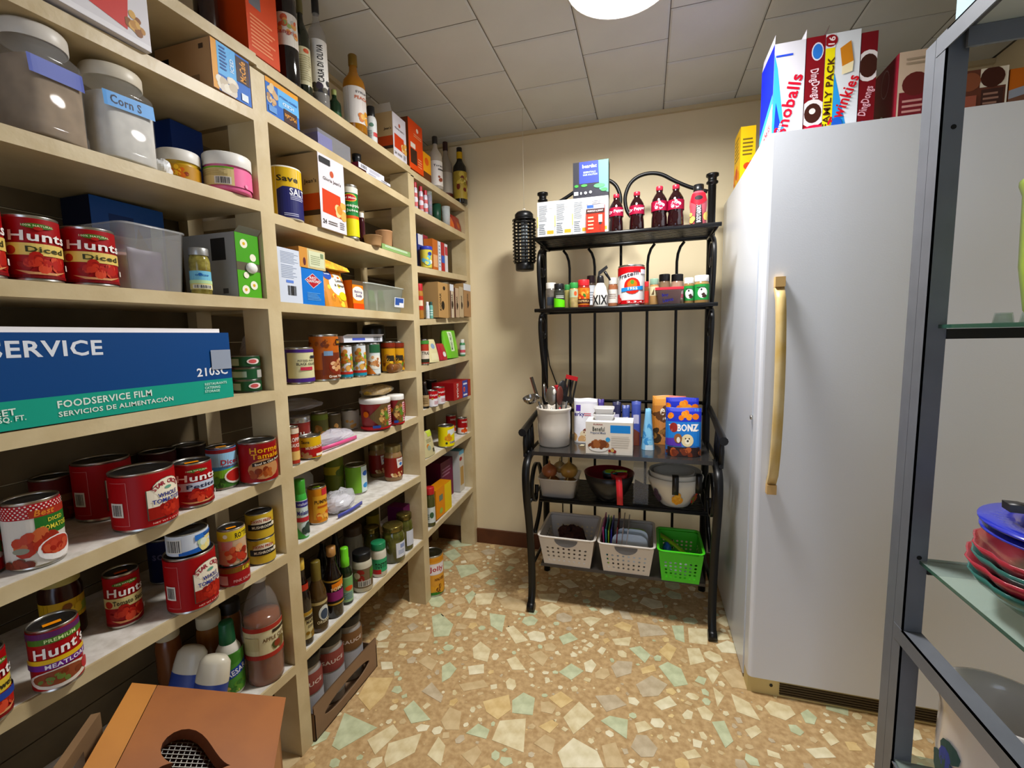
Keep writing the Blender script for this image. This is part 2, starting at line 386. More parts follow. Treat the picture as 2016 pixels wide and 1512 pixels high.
# ------------------------------------------------------------------ built-in pantry shelving
XF = -0.9585; TH = 0.027
BAYY = {1: (0.0, 0.966), 2: (1.011, 1.745), 3: (1.795, 2.358)}
BREF = {1: (0.45, 0.97), 2: (1.01, 1.745), 3: (1.80, 2.36)}
SZ = {(1, 0): (1.932, 1.945), (2, 0): (1.940, 1.935), (3, 0): (1.927, 1.931), (1, 1): (1.780, 1.803), (2, 1): (1.818, 1.797), (3, 1): (1.780, 1.780),
      (1, 2): (1.562, 1.580), (2, 2): (1.560, 1.557), (3, 2): (1.532, 1.556), (1, 3): (1.3245, 1.331), (2, 3): (1.326, 1.322), (3, 3): (1.302, 1.330),
      (1, 4): (1.085, 1.088), (2, 4): (1.093, 1.078), (3, 4): (1.095, 1.118), (1, 5): (0.845, 0.854), (2, 5): (0.860, 0.878), (3, 5): (0.896, 0.901),
      (1, 6): (0.643, 0.627), (2, 6): (0.630, 0.612), (3, 6): (0.665, 0.680), (1, 7): (0.315, 0.290), (2, 7): (0.300, 0.312), (3, 7): (0.326, 0.352)}
def sz(bay, lv, y):
    a, c = SZ[(bay, lv)]; y0, y1 = BREF[bay]; return a+(c-a)*(y-y0)/(y1-y0)
PAINT = mat('cdbb93', 0.4, noise=0.1, nscale=9, hx2='bda87e', bump=0.15, bscale=25)
LINER = mat('e4dfd6', 0.6, noise=0.15, nscale=40, hx2='c9c2b6')
unit = thing('pantry_shelving', 'built-in cream painted wooden pantry shelving along the left wall', 'shelving', (XF, 1.2, 0))
def upart(bb, name): o = bb.obj(name, unit); o.matrix_parent_inverse = Matrix.Translation((-XF, -1.2, 0)); return o
BACKM = mat('6a5a3e', 0.7, noise=0.3, nscale=7, hx2='54462e')
zz = 0.1
while zz < 1.88:
    b = B(); b.box(XL+0.0005, -0.045, zz, XL+0.006, 2.405, min(zz+0.137, 1.89), BACKM); upart(b, 'back_board'); zz += 0.14
for y0, y1 in ((-0.045, 0.0), (0.966, 1.011), (1.745, 1.795), (2.358, 2.408)):
    b = B(); b.box(XF-0.085, y0, 0, XF, y1, 1.905, PAINT); upart(b, 'post')
    b = B(); b.box(XL+0.0065, y0, 0, XL+0.04, y1, 1.9, PAINT); upart(b, 'rear_post')
for (bay, lv), _z in SZ.items():
    y0, y1 = BAYY[bay]
    if lv == 0: y0, y1 = {1: (-0.045, 0.9885), 2: (0.9885, 1.77), 3: (1.77, 2.408)}[bay]
    za, zb = sz(bay, lv, y0), sz(bay, lv, y1); b = B(); x0 = XL+0.0065
    b.hexa([(x0, y0, za-TH), (XF, y0, za-TH), (x0, y1, zb-TH), (XF, y1, zb-TH), (x0, y0, za), (XF, y0, za), (x0, y1, zb), (XF, y1, zb)], PAINT)
    o = upart(b, 'shelf_board')
    if lv >= 5:
        b = B(); b.hexa([(x0+0.002, y0+0.002, za), (XF-0.006, y0+0.002, za), (x0+0.002, y1-0.002, zb), (XF-0.006, y1-0.002, zb), (x0+0.002, y0+0.002, za+0.0008), (XF-0.006, y0+0.002, za+0.0008), (x0+0.002, y1-0.002, zb+0.0008), (XF-0.006, y1-0.002, zb+0.0008)], LINER)
        upart(b, 'paper_liner')

# ------------------------------------------------------------------ upright freezer
FX, FY, FH = 0.338, 1.568, 1.807
FRW = mat('dfe3ec', 0.3, bump=0.03, bscale=220); FRS = mat('d4dae4', 0.25)
fz = thing('upright_freezer', 'tall white upright freezer standing right of the black metal rack', 'freezer', (FX+0.405, FY+0.4, 0))
FI = Matrix.Translation((-(FX+0.405), -(FY+0.4), 0))
def fpart(bb, name, par=None):
    o = bb.obj(name, par or fz)
    if not par: o.matrix_parent_inverse = FI
    return o
b = B(); b.box(FX, FY+0.075, 0.015, FX+0.81, FY+0.80, FH, FRS); fpart(b, 'cabinet')
b = B(); r = 0.014; x0, x1, y0, y1 = FX+0.002, FX+0.808, FY, FY+0.062
prof = [(x0, y1), (x0, y0+r)]+[(x0+r-r*math.cos(a), y0+r-r*math.sin(a)) for a in (0.4, 0.8, 1.2, 1.57)]+[(x1-r+r*math.cos(a), y0+r-r*math.sin(a)) for a in (1.57, 1.2, 0.8, 0.4)]+[(x1, y0+r), (x1, y1)]
b.prism(prof, 0.062, FH-0.004, FRW); door = fpart(b, 'door')
b = B(); b.box(FX+0.012, FY+0.062, 0.07, FX+0.798, FY+0.075, FH-0.012, mat('e9e9e6', 0.6)); fpart(b, 'door_gasket')
HND = mat('e0cc9c', 0.45, noise=0.3, nscale=7, hx2='c9a75c')
hx0 = on(1, FY-0.01, 1536, 545); hx1 = on(1, FY-0.01, 1521, 972)
hz1, hz0 = hx0.z, hx1.z; hx = FX+0.045
pts = [(hx, FY-0.004-0.05*math.sin(math.pi*min(1, max(0, t)))**0.45, hz0+0.03+(hz1-hz0-0.06)*t) for t in [i/16 for i in range(17)]]
b = B(); b.strip(pts, (0.026, 0, 0), 0.014, HND); fpart(b, 'handle')
for za, zb in ((hz0, hz0+0.03), (hz1-0.03, hz1)):
    b = B(); b.box(hx-0.0135, FY-0.02, za, hx+0.0135, FY+0.001, zb, mat('cfa96b', 0.5)); fpart(b, 'handle_end_cap')
KP = mat('d3bd7e', 0.5)
b = B(); b.box(FX+0.004, FY+0.012, 0.0, FX+0.806, FY+0.07, 0.058, KP); kp = fpart(b, 'kick_plate')
for i in range(5):
    b = B(); b.box(FX+0.10, FY+0.006, 0.011+i*0.0085, FX+0.72, FY+0.012, 0.0155+i*0.0085, mat('4a3c24', 0.6)); o = fpart(b, 'grille_slat', kp)
b = B(); b.lathe([(0.0, 0), (0.005, 0), (0.005, 0.002), (0, 0.002)], mat('3a3a3a', 0.3, 0.9), 10)
o = fpart(b, 'screw'); o.rotation_euler = (math.pi/2, 0, 0); o.location = (FX+0.075, FY+0.011, 0.036)
b = B(); b.lathe([(0.0, 0), (0.007, 0), (0.007, 0.006), (0, 0.006)], STEEL, 12)
o = fpart(b, 'lock'); o.rotation_euler = (0, -math.pi/2, 0); o.location = (FX, FY+0.068, on(0, FX, 1485, 825).z)

# ------------------------------------------------------------------ black metal baker's rack
RKY = 2.19
rack = thing('bakers_rack', "black wrought-iron baker's rack with scrolled sides against the back wall", 'rack', (-0.11, 2.0, 0))
RI = Matrix.Translation((0.11, -2.0, 0))
def rpart(bb, name, par=None):
    o = bb.obj(name, par or rack); o.matrix_parent_inverse = RI if par is None else Matrix.Identity(4); return o
RX0 = on(1, RKY, 1071, 600).x; RX1 = on(1, RKY, 1396, 600).x
RZT = on(1, RKY, 1236, 366).z
for px, x in ((1071, RX0), (1400, RX1)):
    b = B(); b.tube([(x, RKY, 0), (x, RKY, 1.85)], 0.0165, IRON, 12); rpart(b, 'back_post')
    b = B(); b.lathe([(0.0165, 1.85), (0.0165, 1.855), (0.024, 1.86), (0.024, 1.866), (0.018, 1.87), (0.018, 1.884), (0.026, 1.889), (0.026, 1.898), (0, 1.90)], IRON, 16, cx=x, cy=RKY); rpart(b, 'finial')
ZT = on(1, 1.93, 1236, 452).z; Z2 = on(1, 1.93, 1236, 601).z; YT = 1.93
SX0, SX1 = on(1, YT, 1049, 470).x, on(1, YT, 1421, 433).x
def wire_shelf(z, y0, y1, x0, x1, name, nsl, rr=0.008):
    b = B(); b.tube([(x0, y0, z-rr), (x1, y0, z-rr)], rr, IRON, 10); b.tube([(x0, y1, z-rr), (x1, y1, z-rr)], rr, IRON, 10)
    b.tube([(x0+0.012, y0, z-rr), (x0+0.012, y1, z-rr)], rr*0.9, IRON, 8); b.tube([(x1-0.012, y0, z-rr), (x1-0.012, y1, z-rr)], rr*0.9, IRON, 8)
    sh = rpart(b, name)
    for i in range(nsl):
        y = y0+(y1-y0)*(i+1)/(nsl+1); b = B(); b.box(x0+0.01, y-0.007, z-0.006, x1-0.01, y+0.007, z, IRON)
        o = b.obj('slat', sh)
    return sh
wire_shelf(ZT, YT, RKY-0.02, SX0, SX1, 'top_shelf', 9)
wire_shelf(Z2, YT, RKY-0.02, SX0+0.004, SX1-0.006, 'spice_shelf', 9)
# counter and lower shelves
ZK = 0.735; KY = 1.80
KX0, KX1 = on(1, KY, 1047, 884).x, on(1, KY, 1404, 913).x
COUNT = mat('2b2927', 0.22, coat=0.4)
b = B(); b.box(KX0, KY, ZK-0.016, KX1, RKY-0.02, ZK, COUNT); rpart(b, 'counter')
ZW = on(1, 1.87, 1262, 998).z; ZB = on(1, 1.88, 1225, 1129).z
WX0, WX1 = on(1, 1.87, 1062, 975).x, on(1, 1.87, 1393, 1011).x
wire_shelf(ZW, 1.87, RKY-0.02, WX0, WX1, 'wire_shelf', 14, 0.007)
b = B(); b.box(WX0, 1.88, ZB-0.012, WX1, RKY-0.02, ZB, mat('3a3531', 0.35)); rpart(b, 'bottom_shelf')
# thin upright rods fanning out below the top shelf
ZR = on(1, RKY, 1230, 790).z
for px, bend in ((1122, -1), (1171, -1), (1222, 0), (1274, 1), (1331, 1)):
    x = on(1, RKY, px, 600).x; zt = ZT-0.012
    b = B(); b.tube([(x, RKY, 0.10), (x, RKY, zt-0.09)]+([(x+bend*0.004, RKY, zt-0.055), (x+bend*0.014, RKY, zt-0.025), (x+bend*0.03, RKY, zt-0.004)] if bend else [(x, RKY, zt)]), 0.0062, IRON, 8); rpart(b, 'rod')
for z in (ZR, on(1, RKY, 1290, 812).z, 0.10):
    b = B(); b.tube([(RX0, RKY, z), (RX1, RKY, z)], 0.008, IRON, 8); rpart(b, 'cross_rail')
def curve(pts, n=8):
    out = []; P = [pts[0]]+list(pts)+[pts[-1]]
    for i in range(1, len(P)-2):
        for k in range(n):
            t = k/n; q = []
            for c in range(2):
                p0, p1, p2, p3 = P[i-1][c], P[i][c], P[i+1][c], P[i+2][c]
                q.append(0.5*(2*p1+(p2-p0)*t+(2*p0-5*p1+4*p2-p3)*t*t+(3*p1-p0-3*p2+p3)*t**3))
            out.append(tuple(q))
    out.append(tuple(pts[-1])); return out
# crown with two mirrored scrolls
xm = (RX0+RX1)/2
cr = [on(1, RKY, x, y) for x, y in curve(((1248, 432), (1236, 418), (1231, 400), (1232, 382), (1241, 361), (1258, 347), (1281, 341), (1304, 344), (1330, 357), (1360, 369), (1393, 377)), 4)]
b = B(); b.tube([(p.x, RKY, p.z) for p in cr], 0.0085, IRON, 8); rpart(b, 'crown_scroll')
b = B(); b.tube([(2*xm-p.x-0.002, RKY, p.z) for p in cr], 0.0085, IRON, 8); rpart(b, 'crown_scroll')
b = B(); b.tube([(RX0, RKY, ZT-0.008), (RX1, RKY, ZT-0.008)], 0.007, IRON, 8); rpart(b, 'cross_rail')
for x, sgn in ((SX0+0.02, -1), (SX1-0.02, 1)):
    # upper and lower side brackets: C strips with a curled end
    up = [(2.16, ZT-0.02), (2.06, ZT-0.025), (1.97, ZT-0.06), (1.945, ZT-0.13), (1.97, Z2+0.05), (2.0, Z2)]
    b = B(); b.strip([(x, y, z) for y, z in curve(up)], (0.016, 0, 0), 0.005, IRON)
    cl = [(1.965, ZT-0.07), (2.03, ZT-0.06), (2.07, ZT-0.11), (2.03, ZT-0.155), (2.0, ZT-0.12)]
    b.strip([(x, y, z) for y, z in curve(cl)], (0.014, 0, 0), 0.004, IRON); rpart(b, 'side_scroll')
    lo = [(2.05, Z2-0.01), (1.98, Z2-0.03), (1.96, Z2-0.09), (2.0, Z2-0.22), (2.07, Z2-0.36), (2.17, ZK+0.16)]
    b = B(); b.strip([(x, y, z) for y, z in curve(lo)], (0.016, 0, 0), 0.005, IRON)
    cl = [(2.0, Z2-0.03), (2.05, Z2-0.06), (2.06, Z2-0.11), (2.02, Z2-0.13), (2.0, Z2-0.10)]
    b.strip([(x, y, z) for y, z in curve(cl)], (0.014, 0, 0), 0.004, IRON); rpart(b, 'side_scroll')
for x, sgn in ((on(2, 0, 1047, 1195).x+0.004, -1), (on(2, 0, 1402, 1260).x, 1)):
    # arm rest with spindles
    ax = x+sgn*0.012; za = ZK+0.085
    b = B(); b.tube([(ax, KY-0.03, za), (ax, KY-0.02, za), (ax, 2.0, za+0.035), (ax, RKY, za+0.06)], [0.0165, 0.015, 0.012, 0.012], IRON, 10); rpart(b, 'arm_rest')
    for yy in (KY+0.02, KY+0.075, KY+0.13):
        b = B(); b.tube([(ax, yy, ZK-0.03), (ax, yy, ZK+0.03), (ax, yy, za+0.01)], [0.010, 0.012, 0.008], IRON, 8); rpart(b, 'spindle')
    b = B(); b.tube([(ax, KY+0.01, ZK-0.022), (ax, RKY, ZK-0.022)], 0.008, IRON, 8); rpart(b, 'side_rail')
    leg = [(1.90, ZK-0.025), (1.83, ZK-0.03), (1.785, ZK-0.06), (1.772, 0.62), (1.785, 0.53), (1.82, 0.40), (1.845, 0.25), (1.85, 0.12), (1.842, 0.06), (1.828, 0.035), (1.82, 0.008)]
    b = B(); b.strip([(x, y, z) for y, z in curve(leg)], (0.030, 0, 0), 0.014, IRON)
    b.tube([(x-0.016, 1.826, 0.02), (x+0.016, 1.826, 0.02)], 0.02, IRON, 14); rpart(b, 'front_leg')
    sc = [(1.90, 0.33), (2.0, 0.40), (2.05, 0.52), (2.0, 0.62), (1.92, 0.64), (1.86, 0.58), (1.87, 0.50), (1.93, 0.48), (1.95, 0.54)]
    b = B(); b.strip([(x-sgn*0.004, y, z) for y, z in curve(sc)], (0.018, 0, 0), 0.006, IRON); rpart(b, 'leg_scroll')
    for z in (ZW-0.007, ZB-0.006):
        b = B(); b.tube([(x, 1.83 if z > 0.3 else 1.852, z), (x, RKY, z)], 0.007, IRON, 8); rpart(b, 'side_rail')

# ------------------------------------------------------------------ bug zapper hanging on a string
zy = 2.16; p0 = on(1, zy, 1034, 418); p1 = on(1, zy, 1031, 533); zx = on(1, zy, 1032.5, 475).x
zh = p0.z-p1.z; zr = (on(1, zy, 1055, 475).x-on(1, zy, 1010, 475).x)/2
zp = thing('bug_zapper', 'black ribbed cylindrical bug zapper hanging left of the iron rack', 'bug zapper', (zx, zy, p1.z))
b = B(); b.lathe([(0, 0), (zr*0.74, 0), (zr*0.78, 0.004), (zr*0.80, zh*0.13), (zr*0.72, zh*0.14), (0, zh*0.14)], BLACKP, 24); b.obj('base', zp)
b = B(); b.lathe([(0, zh*0.86), (zr*0.78, zh*0.86), (zr*0.78, zh*0.96), (zr*0.6, zh), (0, zh)], BLACKP, 24); b.obj('cap', zp)
b = B(); b.lathe([(zr*0.3, zh*0.14), (zr*0.3, zh*0.86)], mat('b9c4c9', 0.3), 16); b.obj('lamp_tube', zp)
for i in range(13):
    z = zh*(0.15+0.7*i/12); b = B(); b.lathe([(zr*0.84, z), (zr, z+0.002), (zr, z+0.005), (zr*0.84, z+0.007), (zr*0.84, z)], BLACKP, 28); b.obj('rib', zp)
for i in range(10):
    a = 0.63*i; b = B(); b.tube([(zr*0.86*math.cos(a), zr*0.86*math.sin(a), zh*0.13), (zr*0.86*math.cos(a), zr*0.86*math.sin(a), zh*0.87)], 0.0035, BLACKP, 6); b.obj('upright', zp)
b = B(); b.tube([(0, 0, zh+0.0), (0.006, 0, zh+0.012), (0, 0, zh+0.022), (-0.006, 0, zh+0.012), (0, 0, zh)], 0.0015, STEEL, 6); b.obj('hook', zp)
b = B(); b.tube([(0, 0, zh+0.02), (0, 0, ZC-0.005-p1.z)], 0.0009, mat('cfc6b0', 0.7), 5); b.obj('string', zp)
pa = on(1, 2.40, 1078, 690); pb = on(1, 2.40, 1096, 757)
b = B(); b.tube([(pa.x-0.02, 2.402, pa.z+0.12), (pa.x, 2.402, pa.z), (pa.x+0.01, 2.402, pa.z-0.08), (pb.x, 2.402, pb.z), (pb.x+0.02, 2.402, pb.z-0.12), (pb.x+0.03, 2.402, 0.09)], 0.003, BLACKP, 6)
tag(b.obj('power_cord'), 'thin black power cord running down the wall behind the rack', 'cord')

# ------------------------------------------------------------------ grey angle-iron rack at the right
GX, GY = 0.505, 1.046
GREY = mat('6a6e76', 0.42, 0.1, noise=0.12, nscale=14); AW = 0.033
gr = thing('steel_rack', 'grey angle-iron rack with glass shelves at the right edge', 'rack', (GX+0.22, 0.6, 0))
GI = Matrix.Translation((-(GX+0.22), -0.6, 0))
def gpart(bb, name, par=None):
    o = bb.obj(name, par or gr); o.matrix_parent_inverse = GI if par is None else Matrix.Identity(4); return o
zt = on(0, GX, 1862, 60).z; GXR = 0.98; GYN = 0.12
def angle(b, x0, y0, z0, x1, y1, z1, sx, sy, t=0.003):
    b.box(min(x0, x0+sx*AW), min(y0, y0+sy*t), z0, max(x0, x0+sx*AW), max(y0, y0+sy*t), z1, GREY)
    b.box(min(x0, x0+sx*t), min(y0, y0+sy*AW), z0, max(x0, x0+sx*t), max(y0, y0+sy*AW), z1, GREY)
for x, y, sx, sy in ((GX, GY, 1, 1), (GXR, GY, -1, 1), (GX, GYN, 1, -1), (GXR, GYN, -1, -1)):
    b = B(); angle(b, x, y, 0, x, y, zt, sx, sy)
    if y == GY: b.box(min(x, x+sx*0.003), y+0.034, 0, max(x, x+sx*0.003), y+0.066, zt, GREY)
    p = gpart(b, 'post')
    if x == GX and y == GY:
        for zz in (on(1, GY, 1875, 250).z, on(1, GY, 1809, 1098).z):
            b = B(); b.lathe([(0, 0), (0.0045, 0)], mat('0a0a0a', 0.9), 10)
            o = gpart(b, 'bolt_hole'); o.rotation_euler = (math.pi/2, 0, 0); o.location = (x+0.019, y-0.0006, zz)
zmid = on(1, GY, 1940, 649).z; zlow = on(1, GY, 1870, 1120).z; zbar = on(0, GX, 1768, 1232).z; zbot = on(1, GY, 1790, 1505).z
def frame(z, name, near=True, far=True, left=True):
    b = B()
    if left:
        b.box(GX-0.001, GYN, z-AW, GX+0.002, GY+0.03, z, GREY); b.box(GX-0.001, GYN, z-0.003, GX+AW, GY, z, GREY)
    b.box(GXR-0.002, GYN, z-AW, GXR+0.001, GY+0.03, z, GREY)
    if far:
        b.box(GX, GY+0.002, z-0.022, GXR, GY+0.005, z, GREY); b.box(GX, GY-0.02, z-0.003, GXR, GY+0.005, z, GREY)
    if near: b.box(GX, GYN, z-AW, GXR, GYN+0.003, z, GREY)
    return gpart(b, name)
frame(zt, 'top_frame'); frame(zbar, 'shelf_frame', far=False); frame(zbot, 'shelf_frame', left=False)
b = B(); b.box(GX+0.03, GYN+0.004, zt-0.012, GXR-0.004, GY-0.003, zt-0.003, mat('b8bcc0', 0.5)); gpart(b, 'top_panel')
b = B(); b.box(GX+0.02, GY-0.02, zt-0.045, GXR, GY-0.014, zt-0.013, GREY); gpart(b, 'top_brace')
GL = clear('cfe3da', 0.72, 0.04); GE = clear('2d5a4a', 0.25, 0.1)
for z in (zmid+0.004, zlow+0.004):
    b = B(); b.box(GX+0.02, GYN+0.01, z, GXR-0.01, GY+0.012, z+0.007, GE, dict(top=GL, bottom=GL)); gpart(b, 'glass_shelf')
    b = B(); b.box(GX+AW, GY-0.003, z-0.020, GXR, GY+0.022, z-0.001, mat('2a2b2c', 0.35, 0.5)); gpart(b, 'shelf_support')
    b = B(); b.box(GX+AW, GYN, z-0.020, GXR, GYN+0.02, z-0.001, mat('2a2b2c', 0.35, 0.5)); gpart(b, 'shelf_support')
b = B(); b.box(GX+0.004, GYN+0.004, zbot, GXR-0.003, GY+0.02, zbot+0.006, GL); gpart(b, 'glass_shelf')
ZG = zlow+0.011; ZG0 = zbot+0.006; ZGM = zmid+0.011

# ------------------------------------------------------------------ wooden bin with a slanted lid
v = ray(696, 587).normalized(); n1 = ray(260, 1344).cross(ray(563, 1373)); u = v.cross(n1).normalized()
if u.x < 0: u = -u
w = u.cross(v).normalized()
if w.z < 0: w = -w
dist = 0.86
cA = CAM+ray(260, 1344)*dist*0.86
def onpl(px, py):
    d = ray(px, py); return CAM+d*((cA-CAM).dot(w)/d.dot(w))
cB = onpl(563, 1373); LW = (cB-cA).dot(u); LD = 0.34
bmat = Matrix(((u.x, v.x, w.x, cA.x), (u.y, v.y, w.y, cA.y), (u.z, v.z, w.z, cA.z), (0, 0, 0, 1)))
WOOD = mat('9c5a20', 0.4, noise=0.25, nscale=6, hx2='844818'); WOODL = mat('bd7a2a', 0.4, noise=0.2, nscale=6, hx2='a86820')
hc = bmat.inverted() @ onpl(368, 1503)
binr = thing('vegetable_bin', 'orange-brown wooden vegetable bin with heart cutout in its slanted lid', 'bin', (cA.x, cA.y, 0))
BI = Matrix.Translation((-cA.x, -cA.y, 0))
def bpart(bb, name, par=None, m=None):
    o = bb.obj(name, par or binr)
    o.matrix_parent_inverse = BI if par is None else Matrix.Identity(4)
    if m is not None and par is None: o.matrix_basis = m
    return o
# lid board: local x = u (down the slope), y = v (away), top at z=0
heart = []
for i in range(40):
    t = 2*math.pi*i/40; hxx = 16*math.sin(t)**3; hy = 13*math.cos(t)-5*math.cos(2*t)-2*math.cos(3*t)-math.cos(4*t)
    heart.append((-hy/16*0.056, hxx/16*0.056))     # heart points down the slope
hcx, hcy = hc.x, hc.y
stripw = (bmat.inverted() @ onpl(309, 1350)).x
b = B(); b.box(0, -LD, -0.018, stripw-0.0005, 0, 0, WOODL); bpart(b, 'back_strip', m=bmat)
b = B(); k = len(heart); x0, x1, y0, y1 = stripw+0.0005, LW, -LD, 0
outer = []
for hx_, hy_ in heart:
    a = math.atan2(hy_, hx_); dx, dy = math.cos(a), math.sin(a)
    t = min(((x1-hcx)/dx if dx > 1e-6 else (x0-hcx)/dx if dx < -1e-6 else 9), ((y1-hcy)/dy if dy > 1e-6 else (y0-hcy)/dy if dy < -1e-6 else 9))
    outer.append((hcx+dx*t, hcy+dy*t))
inner = [(hcx+a, hcy+c) for a, c in heart]
for z in (0, -0.018): b.v += [(x, y, z) for x, y in inner]+[(x, y, z) for x, y in outer]
for i in range(k):
    j = (i+1) % k
    b.face([i, k+i, k+j, j], WOOD); b.face([2*k+i, 2*k+j, 3*k+j, 3*k+i], WOOD); b.face([i, j, 2*k+j, 2*k+i], mat('6e3312', 0.5))
    b.face([k+i, 3*k+i, 3*k+j, k+j], WOOD)
# fill the rectangle's corners left outside the radial fan
for cxx, cyy in ((x0, y0), (x1, y0), (x1, y1), (x0, y1)):
    best = sorted(range(k), key=lambda i: math.hypot(outer[i][0]-cxx, outer[i][1]-cyy))[:2]
    n = len(b.v); b.v += [(outer[best[0]][0], outer[best[0]][1], 0), (outer[best[1]][0], outer[best[1]][1], 0), (cxx, cyy, 0)]; b.face([n, n+1, n+2], WOOD)
lid = bpart(b, 'lid', m=bmat)
b = B()
for i in range(-10, 11):
    b.box(hcx+i*0.0075-0.0006, hcy-0.062, -0.0225, hcx+i*0.0075+0.0006, hcy+0.062, -0.0213, STEEL)
    b.box(hcx-0.066, hcy+i*0.0065-0.0006, -0.0213, hcx+0.07, hcy+i*0.0065+0.0006, -0.0201, STEEL)
bpart(b, 'wire_mesh', m=bmat)
cw = [bmat @ Vector(p) for p in ((0.006, -LD+0.006, -0.019), (LW-0.006, -LD+0.006, -0.019), (0.006, -0.006, -0.019), (LW-0.006, -0.006, -0.019))]
INW = mat('3a2412', 0.8)
for nm, (i, j) in dict(front=(1, 3), back=(0, 2), side=(0, 1), side2=(2, 3)).items():
    pa, pb = cw[i], cw[j]; cen = sum(cw, Vector())/4; mid = (pa+pb)/2; inn = Vector((cen.x-mid.x, cen.y-mid.y, 0)).normalized()*0.014
    b = B(); b.hexa([(pa.x, pa.y, 0), (pb.x, pb.y, 0), (pa.x+inn.x, pa.y+inn.y, 0), (pb.x+inn.x, pb.y+inn.y, 0), pa, pb, pa+inn, pb+inn], WOOD)
    bpart(b, 'panel')
b = B(); b.prism([(cw[0].x, cw[0].y), (cw[1].x, cw[1].y), (cw[3].x, cw[3].y), (cw[2].x, cw[2].y)], 0.02, 0.03, INW); bpart(b, 'bottom_board')

# ------------------------------------------------------------------ product builders
AZ0 = math.atan2(FW.x, FW.y)
def face_cam(x, y): return math.atan2(-x, y)
def cyl_at(P, cx, w, top, tw=0.0, back=True):
    D = math.hypot(P.x, P.y); th = math.atan2(P.x, P.y)-AZ0
    sa = math.sin(w*math.cos(th)**2/(2*F)); r = D*sa/(1-sa) if back else D*sa
    d = ray(cx, top); zt_ = CAM.z+d.z*D/math.hypot(d.x, d.y)
    k = (D+r)/D if back else 1.0
    x, y = P.x*k, P.y*k
    return dict(x=x, y=y, z=P.z, r=r, h=zt_-P.z, rz=face_cam(x, y)+math.radians(tw))
def S(bay, lv, cx, w, top, bot=None, sb=None, tw=0.0, zb=None):
    """cylinder standing on a pantry shelf; bot = pixel row of its front foot (or sb = setback from the shelf front)"""
    if sb is None:
        z = sz(bay, lv, 0.7 if bay == 1 else 1.35 if bay == 2 else 2.05)
        for _ in range(5): P = on(2, z, cx, bot); z = sz(bay, lv, P.y)
    else:
        P = on(0, XF-sb, cx, bot if bot else top+20); P.z = sz(bay, lv, P.y)
    if bay and lv >= 5: P.z += 0.0009
    if zb is not None: P = on(0, P.x, cx, bot or top+20) if sb is not None else P; P.z = zb
    q = cyl_at(P, cx, w, top, tw); q['x'] = min(q['x'], XF-q['r']*0.2); r = q['r']
    if zb is None:
        settle(bay, lv, q)
        zf = max(sz(bay, lv, q['y']-r), sz(bay, lv, q['y']+r))+(0.0012 if lv >= 5 else 0.0004)
        q['h'] -= zf-q['z']; q['z'] = zf
        if lv: q['h'] = min(q['h'], sz(bay, lv-1, q['y'])-TH-zf-0.006)
    return q
REG = {}
def settle(bay, lv, q, only_clamp=False):
    r = q['r']*1.03; y0, y1 = BAYY[bay] if lv else (BAYY[bay][0]-0.02, BAYY[bay][1]+0.02)
    for _ in range(12):
        q['y'] = min(max(q['y'], y0+r+0.003), y1-r-0.003) if bay > 1 else min(q['y'], y1-r-0.003)
        q['x'] = min(max(q['x'], XL+r+0.009), XF-r*0.2)
        moved = False
        for (kind, a, b_, c, d) in REG.get((bay, lv), []):
            if kind == 'c':
                dx, dy = q['x']-a, q['y']-b_; dd = math.hypot(dx, dy)+1e-6; need = r+c+0.001
                if dd < need: q['x'] += dx/dd*(need-dd); q['y'] += dy/dd*(need-dd); moved = True
            else:
                nx_, ny_ = min(max(q['x'], a), c), min(max(q['y'], b_), d); dx, dy = q['x']-nx_, q['y']-ny_; dd = math.hypot(dx, dy)
                if dd < r+0.001:
                    if dd < 1e-5: q['x'] = a-r-0.002
                    else: q['x'] += dx/dd*(r+0.001-dd); q['y'] += dy/dd*(r+0.001-dd)
                    moved = True
        if not moved: break
    q['y'] = min(max(q['y'], y0+r+0.002), y1-r-0.002) if bay > 1 else min(q['y'], y1-r-0.002); q['x'] = min(max(q['x'], XL+r+0.008), XF-r*0.2)
    REG.setdefault((bay, lv), []).append(('c', q['x'], q['y'], r, 0))
def Z(z, cx, w, top, bot, tw=0.0): return cyl_at(on(2, z, cx, bot), cx, w, top, tw)
def Yp(y, z, cx, w, top, tw=0.0):
    P = on(1, y, cx, (top+600)/2); P.z = z; return cyl_at(P, cx, w, top, tw)
def A(bay, lv, xl, xr, top, mid, sb, dep, zb=None, rz=0.0):
    """box on a pantry shelf, front towards the aisle"""
    P0 = on(0, XF-sb, xl, mid); P1 = on(0, XF-sb, xr, mid); yc = (P0.y+P1.y)/2
    z = zb if zb is not None else max(sz(bay, lv, P0.y), sz(bay, lv, P1.y))+(0.001 if lv >= 5 else 0.0002)
    T = on(0, XF-sb, (xl+xr)/2, top); W_ = abs(P1.y-P0.y); hh = T.z-z; x1_ = XF-sb
    if lv:
        ya, yb = BAYY[bay]; yc = min(yc, yb-W_/2-0.003); yc = max(yc, ya+W_/2+0.003) if bay > 1 else yc
        if zb is None: hh = min(hh, min(sz(bay, lv-1, yc-W_/2), sz(bay, lv-1, yc+W_/2))-TH-z-0.004)
    else:
        tz_ = lambda y: sz(1 if y < 0.9885 else 2 if y < 1.77 else 3, 0, y)
        z = max(tz_(yc-W_/2), tz_(yc+W_/2))+0.0005; hh = T.z-z
    dep = min(dep, x1_-XL-0.009); P0 = Vector((x1_, yc-W_/2, z)); P1 = Vector((x1_, yc+W_/2, z))
    if zb is None: REG.setdefault((bay, lv), []).append(('b', XF-sb-dep, min(P0.y, P1.y), XF-sb, max(P0.y, P1.y)))
    return dict(x=XF-sb-dep/2, y=yc, z=z, w=W_, d=dep, h=hh, rz=math.pi/2+math.radians(rz))
